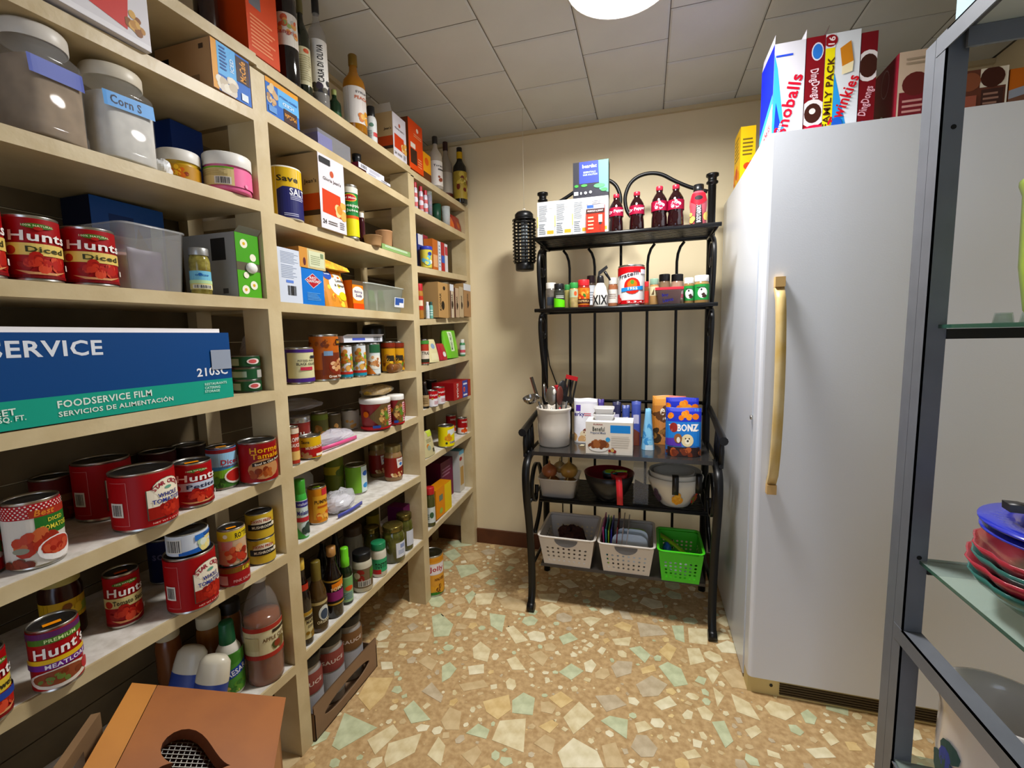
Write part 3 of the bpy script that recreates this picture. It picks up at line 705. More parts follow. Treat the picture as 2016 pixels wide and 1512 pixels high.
def Bx(z, xl, xr, top, yp, dep, rz=0.0):
    """box facing the camera end of the room, front in the plane y = yp"""
    P0 = on(1, yp, xl, top); P1 = on(1, yp, xr, top)
    return dict(x=(P0.x+P1.x)/2, y=yp+dep/2, z=z, w=P1.x-P0.x, d=dep, h=(P0.z+P1.z)/2-z, rz=math.radians(rz))
def root(nm, lab, cat, q, grp=None): return thing(nm, lab, cat, (q['x'], q['y'], q['z']), q['rz'], grp)
def cylwall(b, r, z0, z1, c, seg=32): b.lathe([(r, z0), (r, z1)], c, seg)
def can(nm, lab, q, base, spec, lid=TIN, sticker=None, cat='can', grp=None, lv=(0.05, 0.95), body=STEEL, lid2=None):
    t = root(nm, lab, cat, q, grp); r, h = q['r'], q['h']; R = min(0.003, r*0.06)
    b = B(); b.lathe([(0, 0), (r*0.93, 0), (r*0.985, 0.0015), (r*0.985, h*0.02), (r*0.965, h*0.035), (r*0.965, h*0.965), (r*0.985, h*0.98), (r*0.985, h-0.001), (r*0.95, h), (r*0.93, h-0.004)], body, 32)
    b.obj('body', t)
    b = B(); b.lathe([(r*0.93, h-0.004), (r*0.8, h-0.0035), (r*0.75, h-0.0045), (r*0.3, h-0.0045), (r*0.26, h-0.0035), (0, h-0.0035)], lid, 32); b.obj('lid', t)
    b = B(); cylwall(b, r, h*lv[0], h*lv[1], base); b.lathe([(r*0.966, h*lv[1]), (r, h*lv[1])], base, 32)
    W, H = math.pi*r, h*(lv[1]-lv[0]); prints(b, spec, W, H, on_cyl(r, h*lv[0]), du=r*0.14); b.obj('label', t)
    if sticker:
        b = B(); b.box(-r*0.38, -r*0.35, h-0.003, r*0.32, -r*0.05, h-0.0028, sticker); b.obj('price_sticker', t)
    return t
def lat(nm, lab, q, prof, m, cap=None, capm=None, label=None, cat='bottle', grp=None, names=('body', 'cap', 'label'), sx=1.0, sy=1.0, content=None, seg=28):
    """lathe-turned bottle or jar: prof and cap are (radius, height) fractions; label = (v0, v1, colour, spec, radius)"""
    t = root(nm, lab, cat, q, grp); r, h = q['r'], q['h']
    b = B(); b.lathe([(a*r, z*h) for a, z in prof], m, seg, sx, sy); b.obj(names[0], t)
    if content:
        b = B(); b.lathe([(a*r, z*h) for a, z in content[1]], content[0], seg, sx, sy); b.obj('content', t)
    if cap:
        b = B(); b.lathe([(a*r, z*h) for a, z in cap], capm, seg, sx if sx == sy else 1.0, sy if sx == sy else 1.0); b.obj(names[1], t)
    labs = label if isinstance(label, list) else [label] if label else []
    for v0, v1, c, spec, rr in labs:
        b = B(); 
        if c: b.lathe([(rr*r, v0*h), (rr*r, v1*h)], c, 32, sx, sy)
        prints(b, spec, math.pi*r*rr, (v1-v0)*h, on_cyl(r*rr, v0*h, sx, sy), du=r*0.14); b.obj(names[2], t)
    return t
JAR = [(0, 0), (0.93, 0), (1, 0.03), (1, 0.70), (0.93, 0.78), (0.84, 0.82), (0.84, 0.86)]
def jcap(z0=0.82, r=0.9): return [(r, z0), (r*1.01, z0+0.01), (r*1.01, 0.985), (r*0.97, 1.0), (0, 1.0)]
WINE = [(0, 0), (0.94, 0), (1, 0.015), (1, 0.60), (0.93, 0.665), (0.6, 0.73), (0.40, 0.78), (0.34, 0.85), (0.34, 0.97), (0.38, 0.975), (0.38, 1.0), (0, 1.0)]
SAUCE = [(0, 0), (0.94, 0), (1, 0.02), (1, 0.50), (0.92, 0.58), (0.65, 0.68), (0.46, 0.76), (0.42, 0.86), (0.42, 0.90)]
SPICE = [(0, 0), (0.95, 0), (1, 0.03), (1, 0.70), (0.92, 0.76), (0.85, 0.78), (0.85, 0.8)]
SODA = [(0, 0), (0.8, 0), (0.95, 0.03), (1, 0.10), (0.96, 0.28), (0.88, 0.36), (0.94, 0.42), (1, 0.50), (1, 0.60), (0.9, 0.70), (0.6, 0.80), (0.40, 0.85), (0.38, 0.91)]
def carton(nm, lab, q, cols, front=(), left=(), top=(), right=(), cat='box', grp=None, flaps=None, bev=0.0):
    t = root(nm, lab, cat, q, grp); w, d, h = q['w'], q['d'], q['h']
    b = B(); cc = cols if isinstance(cols, dict) else {}
    b.box(-w/2, -d/2, 0, w/2, d/2, h, cols if not cc else cc.get('all', 'cccccc'), cc); b.obj('carton_body', t)
    if front or left or top or right:
        for nm_, sp_, w_, h_f, fn in (('front_print', front, w, h, on_front(-d/2)), ('side_print', left, d, h, on_left(-w/2)), ('side_print', right, d, h, on_right(w/2)), ('top_print', top, w, d, lambda u, v, o: (u, -d/2+v, h+o))):
            if sp_:
                fk = 'front' if nm_[0] == 'f' else 'top' if nm_[0] == 't' else 'left' if sp_ is left else 'right'
                bc = cc.get(fk, cc.get('all', 'cccccc')) if cc else cols
                b = B(); prints(b, [('r', 0, 0, 1, 1, bc)]+list(sp_), w_, h_f, fn); b.obj(nm_, t)
    for fl in flaps or ():
        side, ln, ang, c = fl; a = math.radians(ang); b = B()
        if side in 'lr':
            sx = -1 if side == 'l' else 1; x = sx*w/2; dx = sx*math.sin(a)*ln; b.v = [(x, -d/2, h), (x, d/2, h), (x+dx, d/2*0.92, h+math.cos(a)*ln), (x+dx, -d/2*0.92, h+math.cos(a)*ln)]
        else:
            sy = -1 if side == 'f' else 1; y = sy*d/2; dy = sy*math.sin(a)*ln; b.v = [(-w/2, y, h), (w/2, y, h), (w/2*0.96, y+dy, h+math.cos(a)*ln), (-w/2*0.96, y+dy, h+math.cos(a)*ln)]
        n4 = [tuple(Vector(p)+Vector((0.0008, 0.0008, 0.0004))) for p in b.v]; b.v += n4
        b.face([0, 1, 2, 3], c); b.face([7, 6, 5, 4], c); b.face([0, 4, 5, 1], c); b.face([2, 6, 7, 3], c); b.face([1, 5, 6, 2], c); b.face([3, 7, 4, 0], c); b.obj('flap', t)
    return t
def pouch(nm, lab, q, base, spec, cat='bag', grp=None, taper=0.0, wav=0.02, back=None, seed=1):
    t = root(nm, lab, cat, q, grp); W, H, D = q['w'], q['h'], q['d']; rd = random.Random(seed); ph = rd.random()*6
    def surf(u, v, s, o=0.0):
        f = max(0.0, 1-v/H); uu = max(-1, min(1, 2*u/W)); wv = 1-taper*(v/H)
        dep = (D/2)*(f**0.42)*math.sqrt(max(0, 1-uu**4))+0.0012+0.003*math.sin(9*v/H+ph)*math.sin(5*uu+ph)*(f*(1-f)*4)*wav*20
        return (u*wv, -s*(dep+o) + 0.1*D*math.sin(2.2*v/H)*(v/H), v+wav*H*0.4*math.sin(4*uu+ph)*(v/H))
    b = B(); nu, nv = 16, 14
    for s in (1, -1):
        n = len(b.v)
        for j in range(nv+1):
            for i in range(nu+1): b.v.append(surf((i/nu-0.5)*W, H*j/nv, s))
        for j in range(nv):
            for i in range(nu):
                a = n+j*(nu+1)+i; b.face([a, a+1, a+nu+2, a+nu+1], base if s == 1 else (back or base), True)
    b.obj('pouch', t)
    if spec:
        b = B(); prints(b, [('r', 0, 0, 1, 1, base)]+list(spec), W, H, lambda u, v, o: surf(u, v, 1, o+0.0006), du=W/14, dv=H/14, cl=0.985); b.obj('printed_label', t)
    return t
def lump(b, c, rx, ry, rz_, m, seed=0, amp=0.18, seg=26, rings=16, flat=True):
    rd = random.Random(seed); k = [(rd.uniform(1.5, 5), rd.uniform(1.5, 5), rd.uniform(0, 6), rd.uniform(0.4, 1)) for _ in range(7)]; n = len(b.v)
    for j in range(rings+1):
        ph = math.pi*j/rings
        for i in range(seg):
            a = 2*math.pi*i/seg; w = 1+amp*sum(kk[3]*math.sin(round(kk[0])*a+kk[2])*math.sin(kk[1]*ph+kk[2]) for kk in k)/3
            w += amp*0.35*(rd.random()-0.5)
            z = -rz_*w*math.cos(ph); z = max(z, -rz_*0.98) if flat else z
            b.v.append((c[0]+rx*w*math.sin(ph)*math.cos(a), c[1]+ry*w*math.sin(ph)*math.sin(a), c[2]+z))
    for j in range(rings):
        for i in range(seg):
            i2 = (i+1) % seg; b.face([n+j*seg+i, n+j*seg+i2, n+(j+1)*seg+i2, n+(j+1)*seg+i], m, False)
PLASTIC = clear('e9e9ee', 0.62, 0.12)
def baggie(nm, lab, loc, rx, ry, rz_, rot=0.0, content=None, seal=None, m=None, seed=1, cat='bag', amp=0.2):
    t = thing(nm, lab, cat, loc, rot)
    b = B(); lump(b, (0, 0, rz_), rx, ry, rz_, m or PLASTIC, seed, amp); b.obj('clear_film', t)
    if content:
        c, sx, sy, s_z = content; b = B(); lump(b, (0, 0, rz_*s_z+0.002), rx*sx, ry*sy, rz_*s_z, c, seed+5, 0.15); b.obj('content', t)
    if seal:
        b = B(); b.strip([(rx*0.95, -ry*1.0, 0.008), (rx*1.12, 0, 0.009), (rx*0.98, ry*0.95, 0.008)], (0, 0, 0.012), 0.003, seal); b.obj('zip_seal', t)
    return t
def bowl(nm, lab, loc, r, h, m, rim=None, cat='bowl', foot=0.45, th=0.006, grp=None, wave=0, wamp=0.0, minner=None):
    t = thing(nm, lab, cat, loc, 0, grp)
    out = [(0, 0.002), (foot*r, 0), (foot*r+0.002, 0.004), (r*0.75, h*0.35), (r*0.93, h*0.72), (r, h)]
    inn = [(r-th*0.5, h), (r*0.93-th, h*0.73), (r*0.75-th, h*0.38), (foot*r*0.9, th+0.003), (0, th)]
    b = B(); b.lathe(out+inn, m, 40, ms=[m]*(len(out)-1)+[rim or m]+[minner or m]*(len(inn)-1))
    if wave:
        for i, (x, y, z) in enumerate(b.v):
            a = math.atan2(y, x); f = (math.hypot(x, y)/r)**3; k = 1+wamp*f*abs(math.sin(wave*a/2)); b.v[i] = (x*k, y*k, z)
    b.obj('bowl_body', t); return t
def perf(b, p00, p10, p11, p01, nx, ny, rr, m, th, nseg=8):
    """panel with a grid of round holes; corner points are given anticlockwise"""
    P = lambda u, v: (Vector(p00)*(1-u)+Vector(p10)*u)*(1-v)+(Vector(p01)*(1-u)+Vector(p11)*u)*v
    for i in range(nx):
        for j in range(ny):
            n = len(b.v); k = 8
            cs = [(1, 0.5), (1, 1), (0.5, 1), (0, 1), (0, 0.5), (0, 0), (0.5, 0), (1, 0)]
            ring = [(0.5+rr*math.cos(math.pi*q/4), 0.5+rr*math.sin(math.pi*q/4)) for q in range(8)]
            for a, c in cs+ring: b.v.append(tuple(P((i+a)/nx, (j+c)/ny)))
            for q in range(8): b.face([n+q, n+(q+1) % 8, n+8+(q+1) % 8, n+8+q], m)
def basket(nm, lab, x, y, z, w, d, h, m, holes, rimw=0.01, handle=None, taper=0.84, hole_r=0.22, lowband=0.12):
    t = thing(nm, lab, 'basket', (x, y, z), 0); W, D = w/2, d/2; k = taper
    def wall(b, a0, a1, off, hb):
        (xa, ya), (xb, yb) = a0, a1
        bot0 = Vector((xa*k, ya*k, 0)); bot1 = Vector((xb*k, yb*k, 0)); t0 = Vector((xa, ya, h)); t1 = Vector((xb, yb, h))
        lo, hi = 0.10, 0.70; L = lambda p, q, f: p*(1-f)+q*f
        q = [L(bot0, t0, lo), L(bot1, t1, lo), L(bot1, t1, hi), L(bot0, t0, hi)]
        for r0, r1 in ((bot0, None),):
            n = len(b.v); b.v += [tuple(p) for p in (bot0, bot1, q[1], q[0])]; b.face([n, n+1, n+2, n+3], m)
            n = len(b.v); b.v += [tuple(p) for p in (q[3], q[2], t1, t0)]; b.face([n, n+1, n+2, n+3], m)
        e = 0.08; qa = [L(q[0], q[1], e), L(q[0], q[1], 1-e), L(q[3], q[2], 1-e), L(q[3], q[2], e)]
        n = len(b.v); b.v += [tuple(p) for p in (q[0], qa[0], qa[3], q[3])]; b.face([n, n+1, n+2, n+3], m)
        n = len(b.v); b.v += [tuple(p) for p in (qa[1], q[1], q[2], qa[2])]; b.face([n, n+1, n+2, n+3], m)
        perf(b, qa[0], qa[1], qa[2], qa[3], holes[0], holes[1], hole_r, m, 0)
    C4 = [(-W, -D), (W, -D), (W, D), (-W, D)]
    for i in range(4):
        b = B(); wall(b, C4[i], C4[(i+1) % 4], 0, 0); b.obj('perforated_side', t)
    b = B(); b.prism([(p[0]*k, p[1]*k) for p in C4], 0, 0.003, m); b.obj('base', t)
    b = B(); pts = []
    for i, (cx, cy) in enumerate(((W, -D), (W, D), (-W, D), (-W, -D))):
        sx, sy = (1 if cx > 0 else -1), (1 if cy > 0 else -1); rr = 0.018
        for q in range(4):
            a = {0: -math.pi/2, 1: 0, 2: math.pi/2, 3: math.pi}[i]+q*math.pi/6
            pts.append((cx-sx*rr+rr*math.cos(a), cy-sy*rr+rr*math.sin(a), h))
    pts.append(pts[0]); b.strip(pts, (0, 0, rimw), 0.004, m)
    b.strip([(px*1.02, py*1.03, pz+rimw*0.5) for px, py, pz in pts], (0, 0, 0.003), 0.010, m); b.obj('rim', t)
    if handle:
        for sy in (-1, 1):
            b = B(); nn = len(b.v); pr = [(-W*0.42*math.cos(math.pi*i/10), sy*(D+0.0035), h-0.004-0.032*math.sin(math.pi*i/10)) for i in range(11)]
            b.v += pr+[(p[0], p[1]-sy*0.002, p[2]) for p in pr]; b.face(list(range(11)), handle); b.face(list(range(11, 22))[::-1], handle)
            for i in range(10): b.face([i, i+1, 12+i, 11+i], handle)
            b.obj('handle_insert', t)
    return t

# ------------------------------------------------------------------ label designs
RED = 'a30a12'; CRM = 'efe6cf'; YEL = 'e8c531'; TOM = ['b52a1c', 'c8432c', '94180f', 'd4563a']
def hunts(word, band='e6cc78', wc='3a3a1c', ww=0.45, bowlc=True):
    s_ = [('r', 0, 0, 1, 0.05, '7c0c12'), ('r', 0, 0.38, 1, 0.58, band), ('e', 0.17, 0.46, 0.075, 0.075, 'b93a26'), ('b', 0.5, 0.24, 0.34, 0.12, TOM, 26, 0.075, 4)]
    if bowlc: s_ += [('p', [(0.2, 0.13), (0.35, 0.06), (0.65, 0.06), (0.82, 0.14), (0.65, 0.10), (0.4, 0.10)], 'd8a070')]
    return s_+[('t', word, 0.57, 0.48, 0.10, wc, ww), ('t', 'Hunts', 0.52, 0.70, 0.17, 'f4f2ee', 0.70, 0, 0.05), ('e', 0.5, 0.87, 0.20, 0.045, '4a7226'), ('e', 0.5, 0.83, 0.06, 0.03, 'b32a1c'), ('t', '100% NATURAL', 0.5, 0.875, 0.035, 'd9e2b4', 0.34), ('r', 0.83, 0.17, 0.92, 0.27, 'e8e4dc')]
STAR = [('r', 0.1, 0.08, 0.30, 0.085, 'd99090'), ('r', 0.1, 0.90, 0.30, 0.905, 'd99090'), ('r', 0.298, 0.08, 0.302, 0.905, 'd99090'), ('r', 0.10, 0.25, 0.25, 0.52, 'ddd8cc'), ('bar', 0.12, 0.28, 0.23, 0.49), ('r', 0.47, 0.12, 0.93, 0.70, '5a5f50'), ('e', 0.70, 0.70, 0.28, 0.19, '5a5f50'), ('r', 0.48, 0.13, 0.92, 0.70, CRM), ('e', 0.70, 0.70, 0.27, 0.18, CRM), ('r', 0.48, 0.13, 0.92, 0.36, '9a2418'), ('b', 0.70, 0.26, 0.22, 0.11, ['a82a1a', 'bb3c26', '8a160e'], 22, 0.075, 8), ('arc', 'STAR CROSS', 0.70, 0.80, 0.085, '9a1a3c', 0.34, 92), ('e', 0.70, 0.69, 0.07, 0.03, '6aa08a'), ('t', 'WHOLE', 0.70, 0.56, 0.085, '2c3a86', 0.24), ('t', 'TOMATOES', 0.70, 0.455, 0.085, '2c3a86', 0.36), ('t', 'NET WT 6 LB 6 OZ', 0.68, 0.06, 0.03, 'e0c0b0', 0.34)]
ORG = 'f09a1e'; LIME = 'a8e020'

# ------------------------------------------------------------------ shelf bay nearest the camera
# top board
lat('storage_jar', 'dark glass jar with brown contents on the topmost pantry board', S(1, 0, 410, 46, -80, 70, sb=0.06), JAR, mat('2a1710', 0.15), jcap(), mat('5a3018', 0.4), cat='jar')
baggie('bag', 'crumpled black plastic bag on the topmost board beside the dark jar', (XF-0.16, 0.72, sz(1, 0, 0.72)+0.003), 0.06, 0.06, 0.09, m=mat('0d0d0f', 0.35), seed=3)
carton('carton', 'tall orange carton standing at the top end of the first shelf post', A(1, 0, 487, 546, -95, 60, 0.004, 0.10), dict(all='d1531d', left='c04a18'), [('r', 0.10, 0.42, 0.46, 0.62, '6b6a6e'), ('r', 0.15, 0.64, 0.40, 0.73, 'ece4da'), ('lines', 0.1, 0.05, 0.9, 0.35, 9, 'e89a70'), ('lines', 0.5, 0.72, 0.9, 0.95, 5, 'e89a70')])
# second board
carton('carton', 'white carton with red and orange food picture on the upper left shelf', A(1, 1, 60, 292, -150, 40, -0.012, 0.17), dict(all='cfccd0', front='d9d6da'), [('r', 0.0, 0.0, 1, 0.10, 'e9e7ea'), ('p', [(0.35, 0.30), (0.78, 0.16), (0.82, 0.9), (0.3, 0.9)], 'c8443e'), ('b', 0.86, 0.33, 0.12, 0.14, ['b98a4a', '8a5a2a', 'd0a860'], 16, 0.06, 2)])
MC_B, MC_L, MC_BR = '2c6fc0', '6db5e8', '3c2116'
carton('coffee_carton', 'blue coffee carton with tan side against the first shelf post', A(1, 1, 426, 497, 88, 150, 0.0, 0.17), dict(all='b8936a', front=MC_B, left='b8936a'), [('r', 0, 0, 0.14, 1, 'e0a54a'), ('r', 0.14, 0.35, 0.62, 1, MC_L), ('b', 0.42, 0.2, 0.28, 0.14, ['d8cfc0', 'c8bca8', 'e6dfd0'], 14, 0.1, 3), ('r', 0.62, 0.42, 0.98, 0.95, MC_BR), ('t', 'McCafe', 0.80, 0.68, 0.16, 'e0a040', 0.45, 90), ('t', 'ICED', 0.5, 0.65, 0.10, 'dff0fa', 0.28, 90), ('lines', 0.2, 0.45, 0.4, 0.95, 7, '2c5a98'), ('r', 0.72, 0.05, 0.9, 0.2, 'dfe8ee')], left=[('r', 0.05, 0.35, 0.25, 0.75, '15110e'), ('r', 0.8, 0.8, 0.88, 0.9, '4a3a2c'), ('r', 0.55, 0.05, 0.78, 0.3, '8a6e50')])
# third board: two big square jars and two drink-mix jars
def square_jar(nm, lab, q, cont, lidc, tapec, tape_txt=None):
    t = root(nm, lab, 'jar', q); r, h = q['r'], q['h']; a = r*0.92
    def sq(rr, z, k=4.0, n=32): return [(rr*math.copysign(abs(math.cos(t_))**(2/k), math.cos(t_)), rr*math.copysign(abs(math.sin(t_))**(2/k), math.sin(t_)), z) for t_ in [2*math.pi*i/n for i in range(n)]]
    def loft(rings, m):
        b = B(); n = 32
        for rg in rings: b.v += rg
        for j in range(len(rings)-1):
            for i in range(n): b.face([j*n+i, j*n+(i+1) % n, (j+1)*n+(i+1) % n, (j+1)*n+i], m, True)
        b.face(list(range(n))[::-1], m); return b
    loft([sq(a*0.94, 0), sq(a, h*0.02), sq(a, h*0.11), sq(a*0.965, h*0.13), sq(a*0.965, h*0.66), sq(a*1.0, h*0.69), sq(a*0.97, h*0.76), sq(a*0.86, h*0.82, 2.2), sq(a*0.82, h*0.86, 2.0)], clear('f6f6f4', 0.92, 0.05)).obj('clear_jar', t)
    loft([sq(a*0.90, 0.003), sq(a*0.94, h*0.03), sq(a*0.94, h*0.6), sq(a*0.92, h*0.68), sq(0.001, h*0.7)], cont).obj('content', t)
    b = B(); b.lathe([(a*0.88, h*0.86), (a*0.90, h*0.87), (a*0.90, h*0.98), (a*0.86, h), (0, h)], lidc, 36); b.obj('lid', t)
    b = B(); f = lambda u, v, o: (u, -a*1.004-o-0.001+0.06*abs(u/a)**6*a, h*0.52+v)
    prints(b, [('r', 0, 0, 1, 1, tapec)]+([('t', tape_txt, 0.42, 0.5, 0.6, '1a2440', 0.6, -2)] if tape_txt else []), a*1.72, h*0.15, f, du=a*0.15)
    o = b.obj('tape_label', t); o.rotation_euler = (0, math.radians(-4), 0); return t
square_jar('storage_jar', 'big clear jar of brown flour with white lid and dark blue tape', S(1, 2, 88, 160, 40, 275, sb=0.006, tw=38), mat('a58f76', 0.9, noise=0.3, nscale=30), mat('d8d2c8', 0.4), mat('2440a8', 0.5))
square_jar('storage_jar', 'big clear jar of white starch with light blue handwritten tape', S(1, 2, 236, 140, 122, 318, sb=0.008, tw=34), mat('e6e4e0', 0.9, noise=0.15, nscale=40), mat('d9d0bd', 0.4), mat('4f9be0', 0.5), 'Corn S')
baggie('bag', 'crumpled white plastic bag between the starch jar and yellow jar', (XF-0.055, on(0, XF-0.05, 335, 345).y-0.016, sz(1, 2, 0.83)), 0.024, 0.018, 0.020, m=mat('e3e4e6', 0.3), seed=9)
TUBJ = [(0, 0), (0.88, 0), (0.95, 0.04), (0.92, 0.12), (0.97, 0.3), (0.97, 0.5), (0.88, 0.6), (0.95, 0.68)]
lat('drink_mix_jar', 'yellow drink mix jar with white screw lid on the third shelf', S(1, 2, 356, 84, 292, 366, sb=0.05), TUBJ, mat('caa21c', 0.3), [(0.98, 0.66), (1, 0.68), (1, 0.97), (0.96, 1), (0, 1)], WHITEP, (0.15, 0.55, 'b8891c', [('b', 0.5, 0.5, 0.5, 0.3, ['8a3c14', 'c86a1c', 'e0b030'], 14, 0.16, 2)], 0.985), cat='jar')
lat('drink_mix_jar', 'pink drink mix jar with white lid beside the first shelf post', S(1, 2, 449, 92, 302, 396, sb=0.012), TUBJ, mat('e86a9a', 0.3), [(0.98, 0.66), (1, 0.68), (1, 0.97), (0.96, 1), (0, 1)], WHITEP, (0.12, 0.60, 'e77aa4', [('r', 0.0, 0, 0.58, 0.9, 'd9c48e'), ('r', 0, 0.9, 0.58, 1, '7aa83a'), ('lines', 0.08, 0.5, 0.52, 0.85, 6, 'a8905a'), ('r', 0.32, 0.05, 0.54, 0.45, 'e8dfd8'), ('bar', 0.34, 0.08, 0.52, 0.42), ('e', 0.75, 0.12, 0.10, 0.10, 'f29ab8')], 0.985), cat='jar')
carton('carton', 'blue carton lying behind the pink drink mix jar', A(1, 2, 385, 440, 268, 300, 0.17, 0.06), '2a4a9a')
# fourth board: cans, box, tub
can('food_can', 'half visible red diced tomato can at the left frame edge, eye level shelf', S(1, 3, -38, 112, 396, 545, sb=0.010, tw=10), RED, hunts('Diced'))
can('food_can', 'large red diced tomato can, second from left on the eye level shelf', S(1, 3, 73, 114, 424, 553, sb=0.010, tw=14), RED, hunts('Diced'))
can('food_can', 'large red diced tomato can next to the translucent tub', S(1, 3, 184, 106, 447, 567, sb=0.010, tw=14), RED, hunts('Diced'))
carton('carton', 'blue snack carton lying behind the translucent tub', A(1, 3, 178, 320, 392, 420, 0.185, 0.09), dict(all='141a2c', front='25589c'), [('r', 0.22, 0.55, 0.55, 0.85, '143a70'), ('p', [(0.05, 0.25), (0.3, 0.1), (0.4, 0.2), (0.15, 0.45)], 'd8d2d0'), ('r', 0.78, 0.1, 0.96, 0.8, '9fb6cc'), ('p', [(0.5, 0.4), (0.66, 0.2), (0.76, 0.5), (0.6, 0.75)], '3a2030')])
def tub(nm, lab, q, m, fill=None, lab_spec=None, taper=0.88, cat='tub', lidm=None, h2=None):
    t = root(nm, lab, cat, q); w, d, h = q['w'], q['d'], q['h']; k = taper; n = 24
    def ring(f, z, ins=0.0):
        out = []
        for i in range(n):
            a = 2*math.pi*i/n; e = 0.28
            out.append(((w/2-ins)*f*math.copysign(abs(math.cos(a))**e, math.cos(a)), (d/2-ins)*f*math.copysign(abs(math.sin(a))**e, math.sin(a)), z))
        return out
    b = B(); rg = [ring(k, 0), ring(1, h), ring(1.03, h), ring(1.03, h-0.004)]; rg2 = [ring(1, h, 0.0015), ring(k, 0.002, 0.0015)]
    for rr in (rg, rg2):
        n0 = len(b.v)
        for g_ in rr: b.v += g_
        for j in range(len(rr)-1):
            for i in range(n): b.face([n0+j*n+i, n0+j*n+(i+1) % n, n0+(j+1)*n+(i+1) % n, n0+(j+1)*n+i], m, True)
    b.face(list(range(n))[::-1], m); b.obj('tub_body', t)
    if lab_spec:
        b = B(); prints(b, lab_spec, w*0.92, h, lambda u, v, o: (u, -d/2*(k+(1-k)*v/h)-o-0.001, v)); b.obj('sticker', t)
    return t
tubq = A(1, 3, 246, 374, 448, 510, 0.012, 0.15)
tub('storage_tub', 'translucent plastic tub of sachets between tomato can and olive jar', tubq, clear('f4f5f6', 0.8, 0.15))
for i, (c, dx, dy, rr, lb) in enumerate((('6a5a78', 0.012, -0.018, 6, 'purple grey sachet leaning in the translucent tub'), ('8a4a3a', -0.018, 0.0, -6, 'reddish sachet at the left side of the translucent tub'), ('8c7e6a', 0.01, 0.035, 6, 'tan sachet standing at the rear of the translucent tub'))):
    pouch('sachet', lb, dict(x=tubq['x']-dy, y=tubq['y']+dx, z=tubq['z']+0.004, w=0.075, h=0.085-0.008*i, d=0.014, rz=math.pi/2+math.radians(rr)), mat(c, 0.4, noise=0.3, nscale=40), [], seed=i)
lat('olive_jar', 'small jar of green olives with silver lid and blue label', S(1, 3, 398, 42, 487, 580, sb=0.012), JAR, mat('6a5c22', 0.12, noise=0.5, nscale=60, hx2='a39a4a'), jcap(0.84, 0.92), mat('a9a9a6', 0.35, 0.7), (0.10, 0.50, '7fc0d8', [('r', 0, 0, 1, 0.35, 'd8cf8a'), ('r', 0, 0.32, 1, 0.5, 'bcd8a8'), ('e', 0.5, 0.8, 0.1, 0.08, '2a6fb0'), ('t', 'olives', 0.55, 0.78, 0.12, '2a6fb0', 0.4), ('r', 0.25, 0.05, 0.85, 0.25, 'e8e6da'), ('bar', 0.3, 0.07, 0.8, 0.23)], 1.004), cat='jar')
q = A(1, 3, 466, 511, 462, 525, 0.012, 0.17)
t = carton('light_bulb_carton', 'grey light bulb carton with torn open green daisy front', q, dict(all='8f8e8a', left='9b9a95', front='57523f'), [('r', 0, 0.55, 1, 1, '4d9a1e'), ('r', 0, 0, 1, 0.42, '58a524'), ('e', 0.35, 0.84, 0.07, 0.07, 'e9e6d0'), ('e', 0.35, 0.84, 0.025, 0.025, 'd8b020'), ('e', 0.7, 0.64, 0.06, 0.06, 'e9e6d0'), ('e', 0.3, 0.12, 0.07, 0.07, 'ece9d6'), ('e', 0.3, 0.12, 0.025, 0.025, 'd8b020'), ('e', 0.66, 0.2, 0.07, 0.07, 'ece9d6'), ('e', 0.66, 0.2, 0.025, 0.025, 'd8b020'), ('e', 0.35, 0.35, 0.05, 0.05, 'ece9d6')], left=[('r', 0.55, 0.58, 0.82, 0.92, '2b2926'), ('r', 0.72, 0.06, 0.82, 0.14, '4a4844')], flaps=[('f', 0.02, 50, '8f8e8a')])
b = B(); b.ball((0.006, -q['d']/2-0.004, q['h']*0.47), 0.016, 0.010, 0.014, mat('eceae4', 0.3)); b.obj('bulb', t)
# fifth board: long film carton and stacked cans
q = A(1, 4, -190, 455, 655, 720, 0.002, 0.13); T0 = on(0, XF-0.002, 455, 655); q['h'] = T0.z-q['z']
fu = lambda px, py: ((on(0, XF-0.002, px, py).y-(q['y']-q['w']/2))/q['w'], (on(0, XF-0.002, px, py).z-q['z'])/q['h'])
def ft(st, xa, ya, xb, yb, hpx, c):
    a_, c_ = fu(xa, ya), fu(xb, yb); hgt = fu(xa, ya-hpx/2)[1]-fu(xa, ya+hpx/2)[1]
    ww = abs(c_[0]-a_[0]); ang = math.degrees(math.atan2((c_[1]-a_[1])*q['h'], (c_[0]-a_[0])*q['w']))
    return ('t', st, (a_[0]+c_[0])/2, (a_[1]+c_[1])/2, hgt, c, ww, ang)
TEAL = '1f9c86'; sp = [('r', 0, 0, 1, 0.30, TEAL), ft('SERVICE', -28, 689, 201, 684, 36, 'dfe3ea'), ft('210SC', 387, 734, 447, 728, 17, 'e4e6ea'), ft('FOODSERVICE FILM', 112, 797, 298, 773, 15, 'dcebe2'), ft('SERVICIOS DE ALIMENTACIÓN', 114, 815, 340, 783, 13, 'dcebe2'), ft('FEET', -25, 818, 30, 810, 14, 'dcebe2'), ft('SQ. FT.', -5, 830, 50, 822, 13, 'dcebe2'), ft('RESTAURANTS', 402, 757, 445, 752, 5, 'bfe0d4'), ft('CATERING', 402, 764, 432, 761, 5, 'bfe0d4'), ft('STORAGE', 402, 771, 431, 768, 5, 'bfe0d4')]
a1, a2 = fu(416, 728), fu(451, 688); sp.append(('r', a1[0], a1[1], a2[0], a2[1], mat('8f98a8', 0.2)))
t = carton('film_carton', 'long blue and teal foodservice film carton on the left shelf', q, dict(all='e4e3e0', front='00407e', right='b9a37c', top='e9e7e6'), sp)
